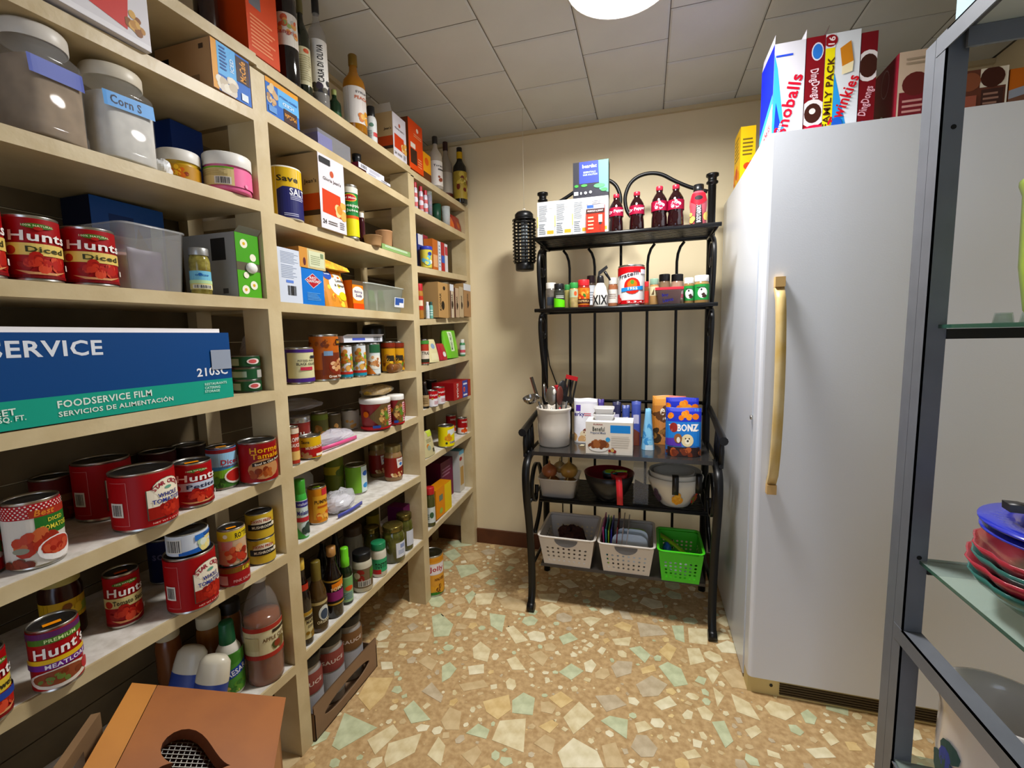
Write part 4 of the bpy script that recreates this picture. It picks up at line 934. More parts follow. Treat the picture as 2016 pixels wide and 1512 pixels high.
b = B(); b.box(-q['w']/2, -q['d']/2+0.004, q['h'], q['w']/2-0.02, -q['d']/2+0.008, q['h']+0.009, 'ece9ea'); b.obj('flap', t)
TUNA = [('r', 0, 0.0, 1, 0.1, '16301c'), ('r', 0.05, 0.15, 0.35, 0.85, '8b9a8e'), ('e', 0.68, 0.55, 0.65, 0.3, 'e0d0cc'), ('e', 0.66, 0.55, 0.4, 0.2, 'c05a5a')]
tz = sz(1, 4, 0.93)+0.0005
for i, lb in enumerate(('flat dark green fish can at the bottom of a stack of three', 'flat dark green fish can in the middle of a stack of three', 'flat dark green fish can topping the stack beside the film carton')):
    q = S(1, 4, 497, 56, 742-25*i, 764, sb=0.025, zb=tz); q['h'] = 0.0315; q['z'] = tz+i*0.0318; q['y'] = min(q['y'], 0.962-q['r']*1.02)
    can('fish_can', lb, q, '1d4a2a', TUNA if i != 1 else [('r', 0.05, 0.2, 0.5, 0.8, '93a598'), ('r', 0.75, 0.1, 1, 0.9, 'a9a6a0')], grp='stacked fish cans', lv=(0.1, 0.9), lid=mat('7d8078', 0.35, 0.9))
carton('carton', 'magenta carton lying behind the stacked green fish cans', A(1, 4, 455, 525, 676, 700, 0.15, 0.10), '8f1f4c')
# sixth board: big tomato cans
CHK = [('r', 0, 0, 1, 0.78, 'd6d0c6')]+[('dots', 0.02, 0.79, 1.0, 1.0, 18, 6, 0.014, 'e8d8d0')]
BEST = CHK+[('r', 0.5, 0.46, 1, 0.78, '2b6a2c'), ('r', 0.45, 0.78, 1, 0.9, 'a23a2a'), ('t', 'Best', 0.62, 0.85, 0.10, 'd88a3a', 0.22, 0, 0.2), ('t', 'DICED', 0.74, 0.70, 0.065, 'd9cf50', 0.2), ('t', 'TOMATOES', 0.74, 0.58, 0.08, 'd9cf50', 0.38), ('b', 0.55, 0.36, 0.3, 0.14, ['a83a26', 'b84a30', '93301c', 'c26a40'], 16, 0.1, 5), ('e', 0.33, 0.28, 0.10, 0.05, '8a8a7a'), ('e', 0.72, 0.22, 0.25, 0.2, 'e9e6e2'), ('e', 0.72, 0.26, 0.21, 0.14, 'b0432e'), ('b', 0.72, 0.26, 0.17, 0.10, ['c05a3c', '9c2c1c', 'b84a34'], 16, 0.05, 6), ('b', 0.3, 0.07, 0.2, 0.05, ['6a3020', '823a28'], 8, 0.07, 3)]
can('food_can', 'partly cut off white and red tomato can at the left frame edge', S(1, 5, -52, 150, 1015, 1152, tw=20), 'd8d4cc', [('r', 0, 0, 1, 0.2, RED), ('r', 0, 0.85, 1, 1, RED), ('b', 0.8, 0.5, 0.2, 0.2, TOM+['3a7a3a'], 14, 0.1, 2)])
can('food_can', 'large diced tomato can with red checked rim and green panel', S(1, 5, 72, 130, 985, 1123, tw=2), 'b0202a', BEST)
can('food_can', 'large red whole tomato can in front on the sixth shelf', S(1, 5, 291, 140, 930, 1047, tw=8), RED, STAR)
can('food_can', 'large red whole tomato can standing behind its twin', S(1, 5, 212, 126, 908, 1026, tw=8), RED, STAR)
can('food_can', 'red petite diced tomato can with pale blue band', S(1, 5, 385, 84, 912, 1002, tw=14), RED, hunts('Petite', 'c3cad8', '2c3048', 0.5), sticker=ORG)
can('food_can', 'blue and green diced tomato can beside the tamale can', S(1, 5, 442, 62, 880, 966, tw=12), '4c9ad0', [('r', 0, 0, 1, 0.32, '3d6a2a'), ('p', [(0, 0.42), (1, 0.52), (1, 0.25), (0, 0.25)], '7fb63a'), ('r', 0, 0.55, 1, 0.9, '9cc8e4'), ('r', 0, 0.9, 1, 1, '8a2a30'), ('t', 'Diced', 0.62, 0.66, 0.13, 'b02a3a', 0.42), ('t', 'TOMATOES', 0.62, 0.55, 0.05, '8a3a50', 0.4), ('e', 0.72, 0.27, 0.28, 0.2, 'e6e2d8'), ('e', 0.72, 0.28, 0.24, 0.16, 'b8302a'), ('b', 0.3, 0.12, 0.25, 0.08, ['2c4a1c', '4c7a2c'], 12, 0.08, 5)], sticker=ORG)
can('food_can', 'tall dark red tamale can against the first shelf post', S(1, 5, 500, 78, 868, 951, tw=8), '8f1216', [('t', 'Hormel', 0.60, 0.84, 0.15, 'e0a81e', 0.56), ('t', 'Tamales', 0.62, 0.68, 0.14, 'e0a81e', 0.56), ('e', 0.55, 0.33, 0.4, 0.27, 'b8875a'), ('b', 0.5, 0.22, 0.28, 0.12, ['7a3414', '94481c', 'a85e2c'], 14, 0.09, 7), ('p', [(0.35, 0.42), (0.92, 0.52), (0.92, 0.62), (0.35, 0.51)], '1c0d08'), ('t', 'Beef in Chili Sauce', 0.64, 0.515, 0.06, 'e8ddc8', 0.5, 8)])
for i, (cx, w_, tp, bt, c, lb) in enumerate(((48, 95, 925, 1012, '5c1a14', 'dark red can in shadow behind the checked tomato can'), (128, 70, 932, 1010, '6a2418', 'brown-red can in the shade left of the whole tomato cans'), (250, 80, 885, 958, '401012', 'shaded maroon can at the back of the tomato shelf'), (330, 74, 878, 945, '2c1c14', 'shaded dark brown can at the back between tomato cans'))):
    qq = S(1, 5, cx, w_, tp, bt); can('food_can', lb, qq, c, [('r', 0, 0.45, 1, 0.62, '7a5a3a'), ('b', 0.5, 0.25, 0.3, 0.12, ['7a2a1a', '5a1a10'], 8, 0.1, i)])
# seventh board
can('food_can', 'red tomato can with blue band cut by the left frame edge', S(1, 6, -22, 128, 1290, 1436, tw=26), RED, hunts('Stewed', 'dcc24a', '2a2a1a', 0.45)+[('r', 0, 0.27, 1, 0.38, '2c4a9a')])
can('food_can', 'red sauce can with purple stripe near the front of the seventh shelf', S(1, 6, 128, 118, 1232, 1362, tw=6), RED, [('r', 0, 0.86, 1, 1, '5c2a5a'), ('r', 0.1, 0.80, 0.95, 0.9, '4a7226'), ('t', 'PREMIUM', 0.55, 0.85, 0.06, 'cfe0a0', 0.4), ('t', "Hunt's", 0.55, 0.67, 0.19, 'f4f0ea', 0.72, 4, 0.1), ('r', 0, 0.46, 1, 0.54, 'e0b82c'), ('r', 0, 0.36, 1, 0.46, '6a2c80'), ('t', 'MEATLOAF', 0.6, 0.41, 0.075, 'ede6ee', 0.55), ('e', 0.5, 0.18, 0.42, 0.17, 'ddd4c4'), ('e', 0.48, 0.2, 0.34, 0.13, '8a4a2e'), ('b', 0.48, 0.2, 0.26, 0.09, ['9a5434', '7a3c22', '6a7a3a'], 12, 0.06, 4), ('e', 0.84, 0.2, 0.08, 0.1, 'b83a3c')], sticker=ORG)
lat('sauce_jar', 'dark jar with yellow label behind the meatloaf sauce can', S(1, 6, 132, 100, 1135, 1262), [(0, 0), (0.95, 0), (1, 0.03), (1, 0.75), (0.9, 0.84), (0.88, 0.88)], mat('34170c', 0.2), jcap(0.86, 0.92), mat('a89a50', 0.5), (0.3, 0.62, 'c9a52c', [('p', [(0, 0.2), (1, 0.7), (1, 0.2)], '8a9a3a'), ('b', 0.6, 0.5, 0.5, 0.2, ['7a4a1c', 'd8b83c'], 8, 0.15, 4)], 1.004), cat='jar')
can('food_can', 'red tomato sauce can with cream band on the seventh shelf', S(1, 6, 250, 80, 1128, 1236, tw=10), RED, hunts('Tomato Sauce', 'd9cc92', '3a3a22', 0.62), sticker='c85a10')
sc = S(1, 6, 384, 112, 1095, 1208, tw=8)
can('food_can', 'large red whole tomato can carrying a flat white can', sc, RED, STAR)
q = cyl_at(on(2, sc['z']+sc['h']+0.0005, 384, 1098), 384, 92, 1055, 10); q.update(x=sc['x'], y=sc['y'], z=sc['z']+sc['h']+0.0005)
can('food_can', 'flat white and blue can stacked on a whole tomato can', q, 'd8dde2', [('p', [(0.3, 0), (1, 0), (1, 0.4), (0.3, 0.15)], '2c6ab8'), ('r', 0.08, 0.15, 0.35, 0.85, 'e8e6dc'), ('bar', 0.1, 0.2, 0.33, 0.8), ('b', 0.75, 0.45, 0.35, 0.3, ['e6d890', 'd8e0d0', 'b8c8a0'], 10, 0.18, 3), ('p', [(0.55, 0.6), (0.9, 0.8), (0.9, 0.95), (0.55, 0.9)], '3a7ac8'), ('t', 'Geisha', 0.82, 0.82, 0.2, '22407a', 0.25)])
ps = S(1, 6, 469, 66, 1116, 1157, tw=10)
can('food_can', 'squat red salmon can under a tomato chili can', ps, '9c1c22', [('r', 0, 0.72, 1, 1, '7a5a20'), ('t', 'Lily', 0.72, 0.82, 0.25, 'e6d23a', 0.22, 0, 0.3), ('t', 'PINK SALMON', 0.66, 0.25, 0.16, 'd8a8a0', 0.5), ('r', 0.05, 0.1, 0.3, 0.6, 'c8a09c')])
q = dict(ps); q['z'] = ps['z']+ps['h']+0.0005; q2 = cyl_at(on(2, q['z'], 462, 1108), 462, 58, 1036); q.update(r=q2['r'], h=q2['h'])
can('food_can', 'tomato chili can with yellow top band stacked on the salmon can', q, 'c4a888', [('r', 0, 0.72, 1, 1, 'd9c02c'), ('t', 'RO*TEL', 0.72, 0.85, 0.16, '1c1a14', 0.4), ('e', 0.3, 0.86, 0.06, 0.06, 'e8e2c8'), ('r', 0.2, 0.45, 0.45, 0.7, 'c88a80'), ('b', 0.6, 0.28, 0.35, 0.2, ['b8432c', 'c8603c', '8a2c1c', 'd8a070'], 16, 0.1, 5)], sticker=ORG)
mz = None
for i, (tp, lb) in enumerate(((1062, 'gold mushroom can at the bottom of a stack of two'), (1014, 'gold mushroom can on top of a stack of two'))):
    q = S(1, 6, 518, 58, 1062, 1113)
    if mz is None: mz = q['z']
    q['z'] = mz; mz += q['h']+0.0005
    can('mushroom_can', lb, q, 'c9ab3a', [('e', 0.55, 0.62, 0.42, 0.26, 'e8dfc8'), ('p', [(0.2, 0.62), (0.9, 0.62), (0.9, 0.36), (0.2, 0.36)], '1d1a16'), ('t', 'DAWN FRESH', 0.55, 0.75, 0.13, 'a8402c', 0.5), ('t', 'MUSHROOMS', 0.57, 0.49, 0.12, 'e8e0cc', 0.5), ('e', 0.84, 0.52, 0.09, 0.09, 'e8dfc8')], grp='stacked mushroom cans')
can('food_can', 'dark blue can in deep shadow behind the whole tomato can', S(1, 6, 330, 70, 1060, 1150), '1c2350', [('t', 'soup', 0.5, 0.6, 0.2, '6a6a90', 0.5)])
# eighth board
ACV = [(0, 0), (0.9, 0), (0.98, 0.02), (1, 0.05), (0.97, 0.10), (1.0, 0.14), (0.97, 0.18), (1, 0.22), (1, 0.55), (0.96, 0.62), (0.8, 0.74), (0.55, 0.84), (0.36, 0.90), (0.33, 0.94)]
q = S(1, 7, 527, 84, 1138, 1352, tw=12)
lat('vinegar_jug', 'clear plastic jug of brown cider vinegar beside the shelf post', q, ACV, clear('f4ece4', 0.9, 0.05), [(0.36, 0.93), (0.38, 0.94), (0.38, 0.99), (0.3, 1), (0, 1)], mat('d9d6cc', 0.4), (0.26, 0.56, 'd9d0a8', [('r', 0, 0, 1, 0.14, 'a8382c'), ('r', 0, 0.86, 1, 1, 'a8382c'), ('r', 0.58, 0.72, 0.9, 0.82, '2c2218'), ('t', 'APPLE CIDER', 0.66, 0.58, 0.12, '6a4c2c', 0.5), ('b', 0.72, 0.35, 0.2, 0.1, ['6a5a30', '8a3c24', '4a4a20'], 9, 0.1, 3), ('r', 0.1, 0.3, 0.35, 0.7, 'c8bd92')], 1.004), content=(mat('7a3e14', 0.15), [(0, 0.005), (0.93, 0.005), (0.95, 0.06), (0.95, 0.55), (0.9, 0.62), (0, 0.62)]), names=('jug', 'cap', 'label'))
lat('dressing_bottle', 'white salad dressing bottle with green cap, upright beside the jug', S(1, 7, 474, 62, 1226, 1368), [(0, 0), (0.92, 0), (1, 0.04), (1, 0.5), (0.85, 0.62), (0.6, 0.70), (0.55, 0.72)], mat('d6d0c4', 0.3), [(0.56, 0.70), (0.58, 0.71), (0.52, 0.98), (0.46, 1), (0, 1)], mat('0f5a34', 0.4), [(0.05, 0.62, None, [('e', 0.6, 0.55, 0.5, 0.62, '4f8a3a'), ('e', 0.6, 0.85, 0.16, 0.13, '3f7a2c'), ('p', [(0.15, 0.3), (1, 0.5), (1, 0.72), (0.15, 0.5)], '2448a0'), ('t', 'CAESAR', 0.6, 0.51, 0.14, 'e6e8f0', 0.6, 12), ('b', 0.6, 0.14, 0.35, 0.1, ['5c8a30', 'c8b060', '3c6a24'], 12, 0.07, 3)], 1.004)], cat='bottle')
for cx, cy, tx, lb in ((395, 1318, 24, 'white squeeze bottle lying tilted behind the wooden bin'), (345, 1292, 32, 'white squeeze bottle lying behind its twin near the bin')):
    P = on(0, XF-(0.055 if cx > 380 else 0.15), cx, cy); t = thing('squeeze_bottle', lb, 'bottle', (P.x, P.y, sz(1, 7, P.y)+0.0005), math.radians(20))
    b = B(); b.lathe([(0, 0), (0.034, 0.0), (0.038, 0.01), (0.038, 0.10), (0.035, 0.13), (0.025, 0.142), (0, 0.145)], mat('cfc6b0', 0.3), 24, 1.0, 0.62); o = b.obj('body', t)
    b2 = B(); b2.lathe([(0.0385, 0.03), (0.0385, 0.085)], mat('2a3f86', 0.4), 24, 1.0, 0.62); o2 = b2.obj('label', t)
    for oo in (o, o2): oo.rotation_euler = (math.radians(-14), math.radians(tx*0.3), 0); oo.location = (0, 0, 0.012)
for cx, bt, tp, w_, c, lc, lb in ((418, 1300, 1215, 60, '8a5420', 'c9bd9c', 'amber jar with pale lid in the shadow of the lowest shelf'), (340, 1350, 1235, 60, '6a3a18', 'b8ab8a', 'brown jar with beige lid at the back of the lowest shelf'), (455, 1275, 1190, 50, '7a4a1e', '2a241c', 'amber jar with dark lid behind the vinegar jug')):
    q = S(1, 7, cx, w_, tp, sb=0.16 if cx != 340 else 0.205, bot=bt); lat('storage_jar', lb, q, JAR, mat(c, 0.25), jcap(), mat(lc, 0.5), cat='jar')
# tray behind the bin and a pot under the lowest shelf
p0 = bmat @ Vector((-0.022, -0.03, -0.028)); p1 = bmat @ Vector((-0.022, -0.36, -0.028))
t = thing('wooden_tray', 'pale wooden tray with hand hole standing behind the orange bin', 'tray', (p0.x, p0.y, 0))
TI = Matrix.Translation((-p0.x, -p0.y, 0)); dv_ = Vector((p1.x-p0.x, p1.y-p0.y, 0)).normalized(); nv_ = Vector((dv_.y, -dv_.x, 0))
TRY = mat('8a6a48', 0.6, noise=0.2, nscale=8); H0 = p0.z
def tp_(s_, z, o): return (p0.x+dv_.x*s_+nv_.x*o, p0.y+dv_.y*s_+nv_.y*o, z)
def slab(s0, s1, z0, z1, o0=0.0, o1=0.012):
    b.hexa([tp_(s0, z0, o0), tp_(s1, z0, o0), tp_(s0, z0, o1), tp_(s1, z0, o1), tp_(s0, z1, o0), tp_(s1, z1, o0), tp_(s0, z1, o1), tp_(s1, z1, o1)], TRY)
b = B(); slab(0, 0.36, H0-0.10, H0-0.05); slab(0, 0.05, H0-0.05, H0-0.02); slab(0.14, 0.36, H0-0.05, H0-0.02); slab(0, 0.36, H0-0.02, H0); slab(0, 0.36, 0, H0-0.10)
o = b.obj('end_board', t); o.matrix_parent_inverse = TI

# ------------------------------------------------------------------ middle shelf bay
# top board: bottles and cartons
def bottle(lab, q, gm, capm, label, prof=WINE, cap=None, nm='bottle', content=None): return lat(nm, lab, q, prof, gm, cap or [(0.37, 0.86), (0.40, 0.87), (0.40, 0.995), (0.36, 1.002), (0, 1.002)], capm, label, content=content)
DKG = mat('120c0b', 0.06, coat=0.5)
bottle('black wine bottle with white fruit label beside the tall orange carton', S(2, 0, 570, 43, -105, 168, sb=0.012, tw=4), DKG, mat('2a1014', 0.4), (0.28, 0.52, 'ddd6cc', [('b', 0.5, 0.55, 0.4, 0.3, ['c86a4c', '9aa86a', 'd8a060', 'b8b4ac'], 16, 0.09, 4), ('t', 'Sangria', 0.5, 0.4, 0.18, 'a8504a', 0.6)], 1.004), nm='wine_bottle')
bottle('dark green bottle with cream label and gold neck', S(2, 0, 600, 30, -8, 186, sb=0.02, tw=12), mat('1c2012', 0.08, coat=0.4), mat('6a6238', 0.4), (0.12, 0.5, 'cfc8a6', [('e', 0.6, 0.9, 0.08, 0.06, 'c8603c'), ('lines', 0.15, 0.1, 0.85, 0.8, 12, 'a8a07c')], 1.004))
bottle('tall clear bottle of dark vinegar with vertical lettering', S(2, 0, 632, 34, -12, 208, sb=0.012, tw=12), clear('cfcac2', 0.7, 0.04), mat('1a1816', 0.4), (0.12, 0.60, 'e6e3dc', [('t', 'CASA DI OLIVA', 0.5, 0.55, 0.12, '1a1a1a', 0.7, 90), ('b', 0.72, 0.12, 0.3, 0.12, ['2a2a30', '3c3440', '4a4438'], 14, 0.06, 3)], 1.004), prof=[(0, 0), (0.95, 0), (1, 0.015), (1, 0.64), (0.9, 0.70), (0.5, 0.76), (0.36, 0.80), (0.34, 0.97), (0.37, 1.0), (0, 1.0)], content=(mat('140a0c', 0.1), [(0, 0.006), (0.93, 0.006), (0.95, 0.05), (0.95, 0.47), (0, 0.47)]))
bottle('small dark green bottle with pale green neck label on the top board', S(2, 0, 660, 24, 172, 228, sb=0.06), mat('14301a', 0.1), mat('a9b46a', 0.4), (0.05, 0.4, '1c4a26', [], 1.004))
bottle('amber peach syrup bottle with white label standing highest on the top board', S(2, 0, 702, 42, 98, 268, sb=0.012, tw=6), mat('c07c14', 0.08, trans=0.35), mat('8a6a24', 0.35, 0.5), (0.10, 0.56, 'dcd6d0', [('t', 'SYRUP', 0.68, 0.85, 0.06, '4a4448', 0.36), ('t', 'PEACH', 0.68, 0.70, 0.09, 'c86a3c', 0.42), ('b', 0.8, 0.2, 0.2, 0.14, ['d89a3c', 'e0b460', 'c87a2c'], 8, 0.08, 3)], 1.004))
lat('cleaner_bottle', 'small white bottle with black cap beside the amber syrup', S(2, 0, 733, 20, 206, 282, sb=0.012), [(0, 0), (0.95, 0), (1, 0.02), (1, 0.62), (0.85, 0.70), (0.75, 0.72)], mat('d9d8d4', 0.35), [(0.78, 0.70), (0.8, 0.71), (0.72, 0.99), (0, 1)], BLACKP, (0.05, 0.6, 'd4d6d4', [('e', 0.5, 0.75, 0.12, 0.1, '5a7a6a'), ('r', 0.6, 0.2, 0.9, 0.4, 'c84a4a'), ('lines', 0.1, 0.1, 0.55, 0.5, 5, '8a9a98')], 1.004))
GJ = [('r', 0, 0, 1, 1, 'd6d2d6'), ('p', [(0.08, 0.22), (0.85, 0.2), (0.8, 0.52), (0.1, 0.54)], 'c8481e'), ('t', "Gloria Jean's", 0.5, 0.68, 0.06, '4a3c38', 0.7), ('e', 0.5, 0.78, 0.04, 0.045, 'b85a3c'), ('b', 0.85, 0.32, 0.12, 0.1, ['d8a85c', 'c88a3a', 'e0c490'], 8, 0.06, 3), ('t', '24', 0.13, 0.10, 0.06, '2c2824', 0.14), ('lines', 0.27, 0.07, 0.62, 0.13, 2, '6a6460'), ('lines', 0.72, 0.05, 0.95, 0.16, 4, '8a8688')]
GJL = [('r', 0, 0.46, 1, 1, 'b39a72'), ('r', 0, 0.24, 1, 0.46, 'b04a22'), ('r', 0, 0.17, 1, 0.24, '3a2a22'), ('t', 'Jean\'s', 0.80, 0.62, 0.07, '3a2c20', 0.3), ('e', 0.75, 0.08, 0.03, 0.03, 'a08a70')]
carton('coffee_pod_carton', 'open coffee pod carton on the top board beside the white bottle', A(2, 0, 775, 800, 232, 300, 0.003, 0.11), dict(all='c9bfae', front='d6d2d6', left='b39a72', top='8a7a60'), GJ, left=GJL, flaps=[('l', 0.03, 10, 'b8b0a4'), ('b', 0.03, 40, 'cfc8bc')])
# second board
carton('coffee_carton', 'blue coffee carton placed upside down right of the first post', A(2, 1, 524, 586, 158, 208, 0.002, 0.12), dict(all='8a6a4a', front=MC_B), [('r', 0, 0.86, 1, 1, 'e0a030'), ('r', 0.35, 0.35, 1, 0.86, MC_L), ('b', 0.18, 0.55, 0.18, 0.24, ['c8a880', 'a88660', 'd8c4a0'], 14, 0.09, 5), ('r', 0.5, 0, 0.92, 0.38, MC_BR), ('t', 'McCafe', 0.71, 0.2, 0.13, 'e0a040', 0.36, 180), ('t', 'ICED', 0.65, 0.5, 0.09, 'e6f2fa', 0.35, 180), ('t', 'FRENCH VANILLA', 0.66, 0.66, 0.06, '2a4a98', 0.55, 180), ('r', 0.05, 0.06, 0.28, 0.24, '6a9ad0')])
q = A(2, 1, 628, 690, 272, 305, 0.03, 0.10)
t = root('clear_case', 'clear plastic case holding blue cards on the second shelf', 'case', q)
b = B(); b.box(-q['w']/2, -q['d']/2, 0, q['w']/2, q['d']/2, q['h'], clear('d6d8e0', 0.7, 0.05)); b.obj('case', t)
b = B(); b.box(-q['w']/2+0.003, -q['d']/2+0.003, 0.003, -q['w']*0.06, q['d']/2-0.004, q['h']*0.85, mat('4038b0', 0.4)); b.obj('blue_cards', t)
lat('flashlight', 'small black flashlight standing behind the thin red carton', S(2, 1, 703, 16, 302, 330, sb=0.05), [(0, 0), (0.9, 0), (0.9, 0.7), (1.1, 0.8), (1.1, 1), (0, 1)], BLACKP, cat='flashlight')
q1 = A(2, 1, 722, 768, 350, 360, 0.003, 0.09)
carton('carton', 'thin white and red carton lying flat on the second shelf', q1, dict(all='7a2030', front='dcdce2'), [('bar', 0.6, 0.2, 0.85, 0.8), ('lines', 0.08, 0.2, 0.45, 0.8, 3, '9a9aa8')])
q2 = A(2, 1, 706, 755, 312, 330, 0.006, 0.08, zb=q1['z']+q1['h']+0.0004); q2['h'] = 0.018
carton('carton', 'thin dark red carton stacked crooked on another flat carton', q2, dict(all='6a1628', front='d8d8e0', top='5a1424'), [('bar', 0.08, 0.2, 0.3, 0.8), ('lines', 0.4, 0.2, 0.9, 0.8, 3, 'a8a8b8')])
# third board
lat('salt_canister', 'yellow and navy round salt canister right of the first post', S(2, 2, 566, 64, 326, 434, sb=0.008, tw=6), [(0, 0), (0.97, 0), (1, 0.01), (1, 0.985), (0.97, 1.0), (0, 0.995)], mat('e6e2d6', 0.5), None, None, (0.02, 0.97, 'd9b52a', [('p', [(0.3, 0), (1, 0), (1, 0.62), (0.42, 0.62), (0.3, 0.55)], '26275e'), ('t', 'Save', 0.52, 0.78, 0.12, '2a2418', 0.42), ('t', 'SALT', 0.72, 0.53, 0.14, 'e8e8ee', 0.36), ('lines', 0.55, 0.36, 0.92, 0.46, 3, 'b8b8d0'), ('lines', 0.42, 0.03, 0.7, 0.10, 2, 'b8b8d0')], 1.004), cat='canister')
q = A(2, 2, 629, 679, 310, 390, -0.012, 0.15); q['w'] *= 0.98
carton('coffee_pod_carton', 'tall coffee pod carton between the salt canister and juice can', q, dict(all='b8a47e', front='d9d6dc', left='b39a72', top='9a8a6a'), GJ+[('r', 0.04, 0.88, 0.45, 0.96, '2a2a2c')], left=GJL)
can('juice_can', 'tall green and yellow pineapple juice can on the third shelf', S(2, 2, 692, 32, 362, 470, sb=0.004, tw=4), '1f7a38', [('r', 0, 0, 1, 0.38, 'd9cf22'), ('r', 0, 0.36, 1, 0.42, 'd8641e'), ('r', 0, 0.88, 1, 1, 'd8d6c8'), ('e', 0.5, 0.78, 0.15, 0.08, 'e0b82c'), ('e', 0.5, 0.78, 0.13, 0.065, 'b8202a'), ('t', 'Del Monte', 0.5, 0.78, 0.045, 'f0e8d8', 0.55), ('t', 'Pineapple', 0.52, 0.62, 0.075, 'e8ecd8', 0.8), ('t', 'Juice', 0.58, 0.52, 0.07, 'e8ecd8', 0.45)])
lat('extract_bottle', 'tiny brown extract bottle with white cap behind the paper tubs', S(2, 2, 712, 13, 418, 446, sb=0.05), JAR, mat('3a0f14', 0.15), jcap(0.75, 0.8), WHITEP)
tubp = [(0, 0), (0.82, 0), (0.85, 0.05), (1, 0.95), (1.03, 0.96), (1.03, 1.0), (0.98, 1.0), (0.96, 0.93), (0, 0.9)]
qa = S(2, 2, 729, 36, 462, 484, sb=0.004)
lat('paper_tub', 'brown paper tub at the shelf front under the pale board', qa, tubp, mat('b48c5e', 0.6), cat='tub', names=('tub', 'lid', 'label'))
qb = S(2, 2, 757, 32, 452, 480, sb=0.06)
lat('paper_tub', 'brown paper tub standing further back beside the green packet', qb, tubp, mat('b8875c', 0.5), cat='tub', names=('tub', 'lid', 'label'))
t = thing('foam_tray', 'pale grey foam tray leaning on the brown paper tubs', 'tray', (qb['x']-0.055, qb['y']-0.005, qb['z']), math.pi/2)
b = B(); b.hexa([(-0.075, -0.012, 0.004), (0.07, -0.012, 0.0), (-0.07, 0.03, 0.0), (0.075, 0.03, 0.0), (-0.075, -0.006, 0.068), (0.07, -0.006, 0.035), (-0.07, 0.036, 0.07), (0.075, 0.036, 0.04)], mat('c9c6bc', 0.5)); b.obj('tray_body', t)
pouch('snack_bag', 'dark red snack bag behind the foam tray on the third shelf', dict(x=XF-0.215, y=qb['y']+0.04, z=qb['z'], w=0.11, h=0.115, d=0.04, rz=math.pi/2), mat('8a1420', 0.3), [('b', 0.5, 0.5, 0.3, 0.3, ['a82a30', '6a0c16'], 8, 0.15, 2)])
q = A(2, 2, 752, 807, 480, 488, 0.0, 0.04); q['h'] = 0.02
carton('flat_packet', 'flat green and white packet lying at the shelf edge', q, dict(all='7a9a5a', front='8aa86c', top='c4d6cc'), [('lines', 0.1, 0.5, 0.9, 0.9, 2, 'dfe8dc')], cat='packet')
# fourth board
carton('carton', 'narrow white carton with fine print right of the first post', A(2, 3, 546, 591, 490, 540, 0.004, 0.10), dict(all='cdd3de'), [('lines', 0.12, 0.72, 0.9, 0.94, 8, '8a94a8'), ('lines', 0.12, 0.45, 0.8, 0.7, 8, '98a2b4'), ('r', 0.3, 0.37, 0.62, 0.42, '6a8ad0'), ('bar', 0.35, 0.14, 0.72, 0.32)])
qr = A(2, 3, 594, 637, 530, 560, 0.006, 0.10)
carton('tea_carton', 'bright blue tea carton with red diamond emblem', qr, '1f7ac8', [('p', [(0.5, 0.88), (0.90, 0.68), (0.5, 0.46), (0.14, 0.68)], 'd8c8cc'), ('p', [(0.5, 0.86), (0.87, 0.68), (0.5, 0.48), (0.17, 0.68)], 'b02a34'), ('t', 'RED', 0.5, 0.75, 0.07, 'f0e4e4', 0.3), ('t', 'DIAMOND', 0.52, 0.66, 0.08, 'f0e4e4', 0.6), ('lines', 0.2, 0.12, 0.85, 0.35, 6, '6aa8dc')])
q = A(2, 3, 585, 644, 480, 520, 0.004, 0.12, zb=qr['z']+qr['h']+0.0005); q['w'] *= 0.86; q['h'] = 0.058
carton('carton', 'small brown carton stacked on the blue tea carton', q, dict(all='b07c3c', front='c9b98a', left='a8743a'), [('r', 0, 0, 0.3, 1, 'c8924a'), ('e', 0.18, 0.3, 0.1, 0.2, '5a2c30'), ('r', 0.35, 0.1, 0.95, 0.9, 'cdd0b0'), ('lines', 0.42, 0.2, 0.8, 0.7, 5, '9aa080'), ('r', 0.8, 0.6, 0.92, 0.85, '7a8a6a')], flaps=[('b', 0.02, 60, '6a4a2c')])
q = A(2, 3, 640, 690, 530, 560, 0.002, 0.07)
tpo = pouch('tea_pouch', 'orange lemon ginger tea pouch with folded down top', q, mat('d98a22', 0.35), [('b', 0.5, 0.5, 0.55, 0.5, ['e8c02c', 'd8741c', 'f0d04a', 'c8862a'], 30, 0.07, 2), ('e', 0.62, 0.6, 0.35, 0.3, 'ece6da'), ('e', 0.30, 0.85, 0.16, 0.14, '2a54a8'), ('t', 'Great', 0.30, 0.88, 0.06, 'e8ecf4', 0.2), ('t', 'Lemon', 0.72, 0.72, 0.09, '4a4440', 0.34), ('t', '& Ginger', 0.68, 0.58, 0.09, '4a4440', 0.42), ('e', 0.7, 0.3, 0.16, 0.12, 'e8cc2c')], wav=0.0)
b = B(); b.hexa([(-0.05, -0.035, 0.0), (0.065, -0.04, -0.006+0.006), (-0.05, 0.02, 0.0), (0.06, 0.02, 0.0), (-0.05, -0.03, 0.028), (0.065, -0.03, 0.014), (-0.05, 0.012, 0.03), (0.06, 0.012, 0.016)], mat('d98a22', 0.4, noise=0.5, nscale=70, hx2='e8cc3a')); o = b.obj('folded_flap', tpo); o.location = (0.005, 0.01, q['h']-0.001)
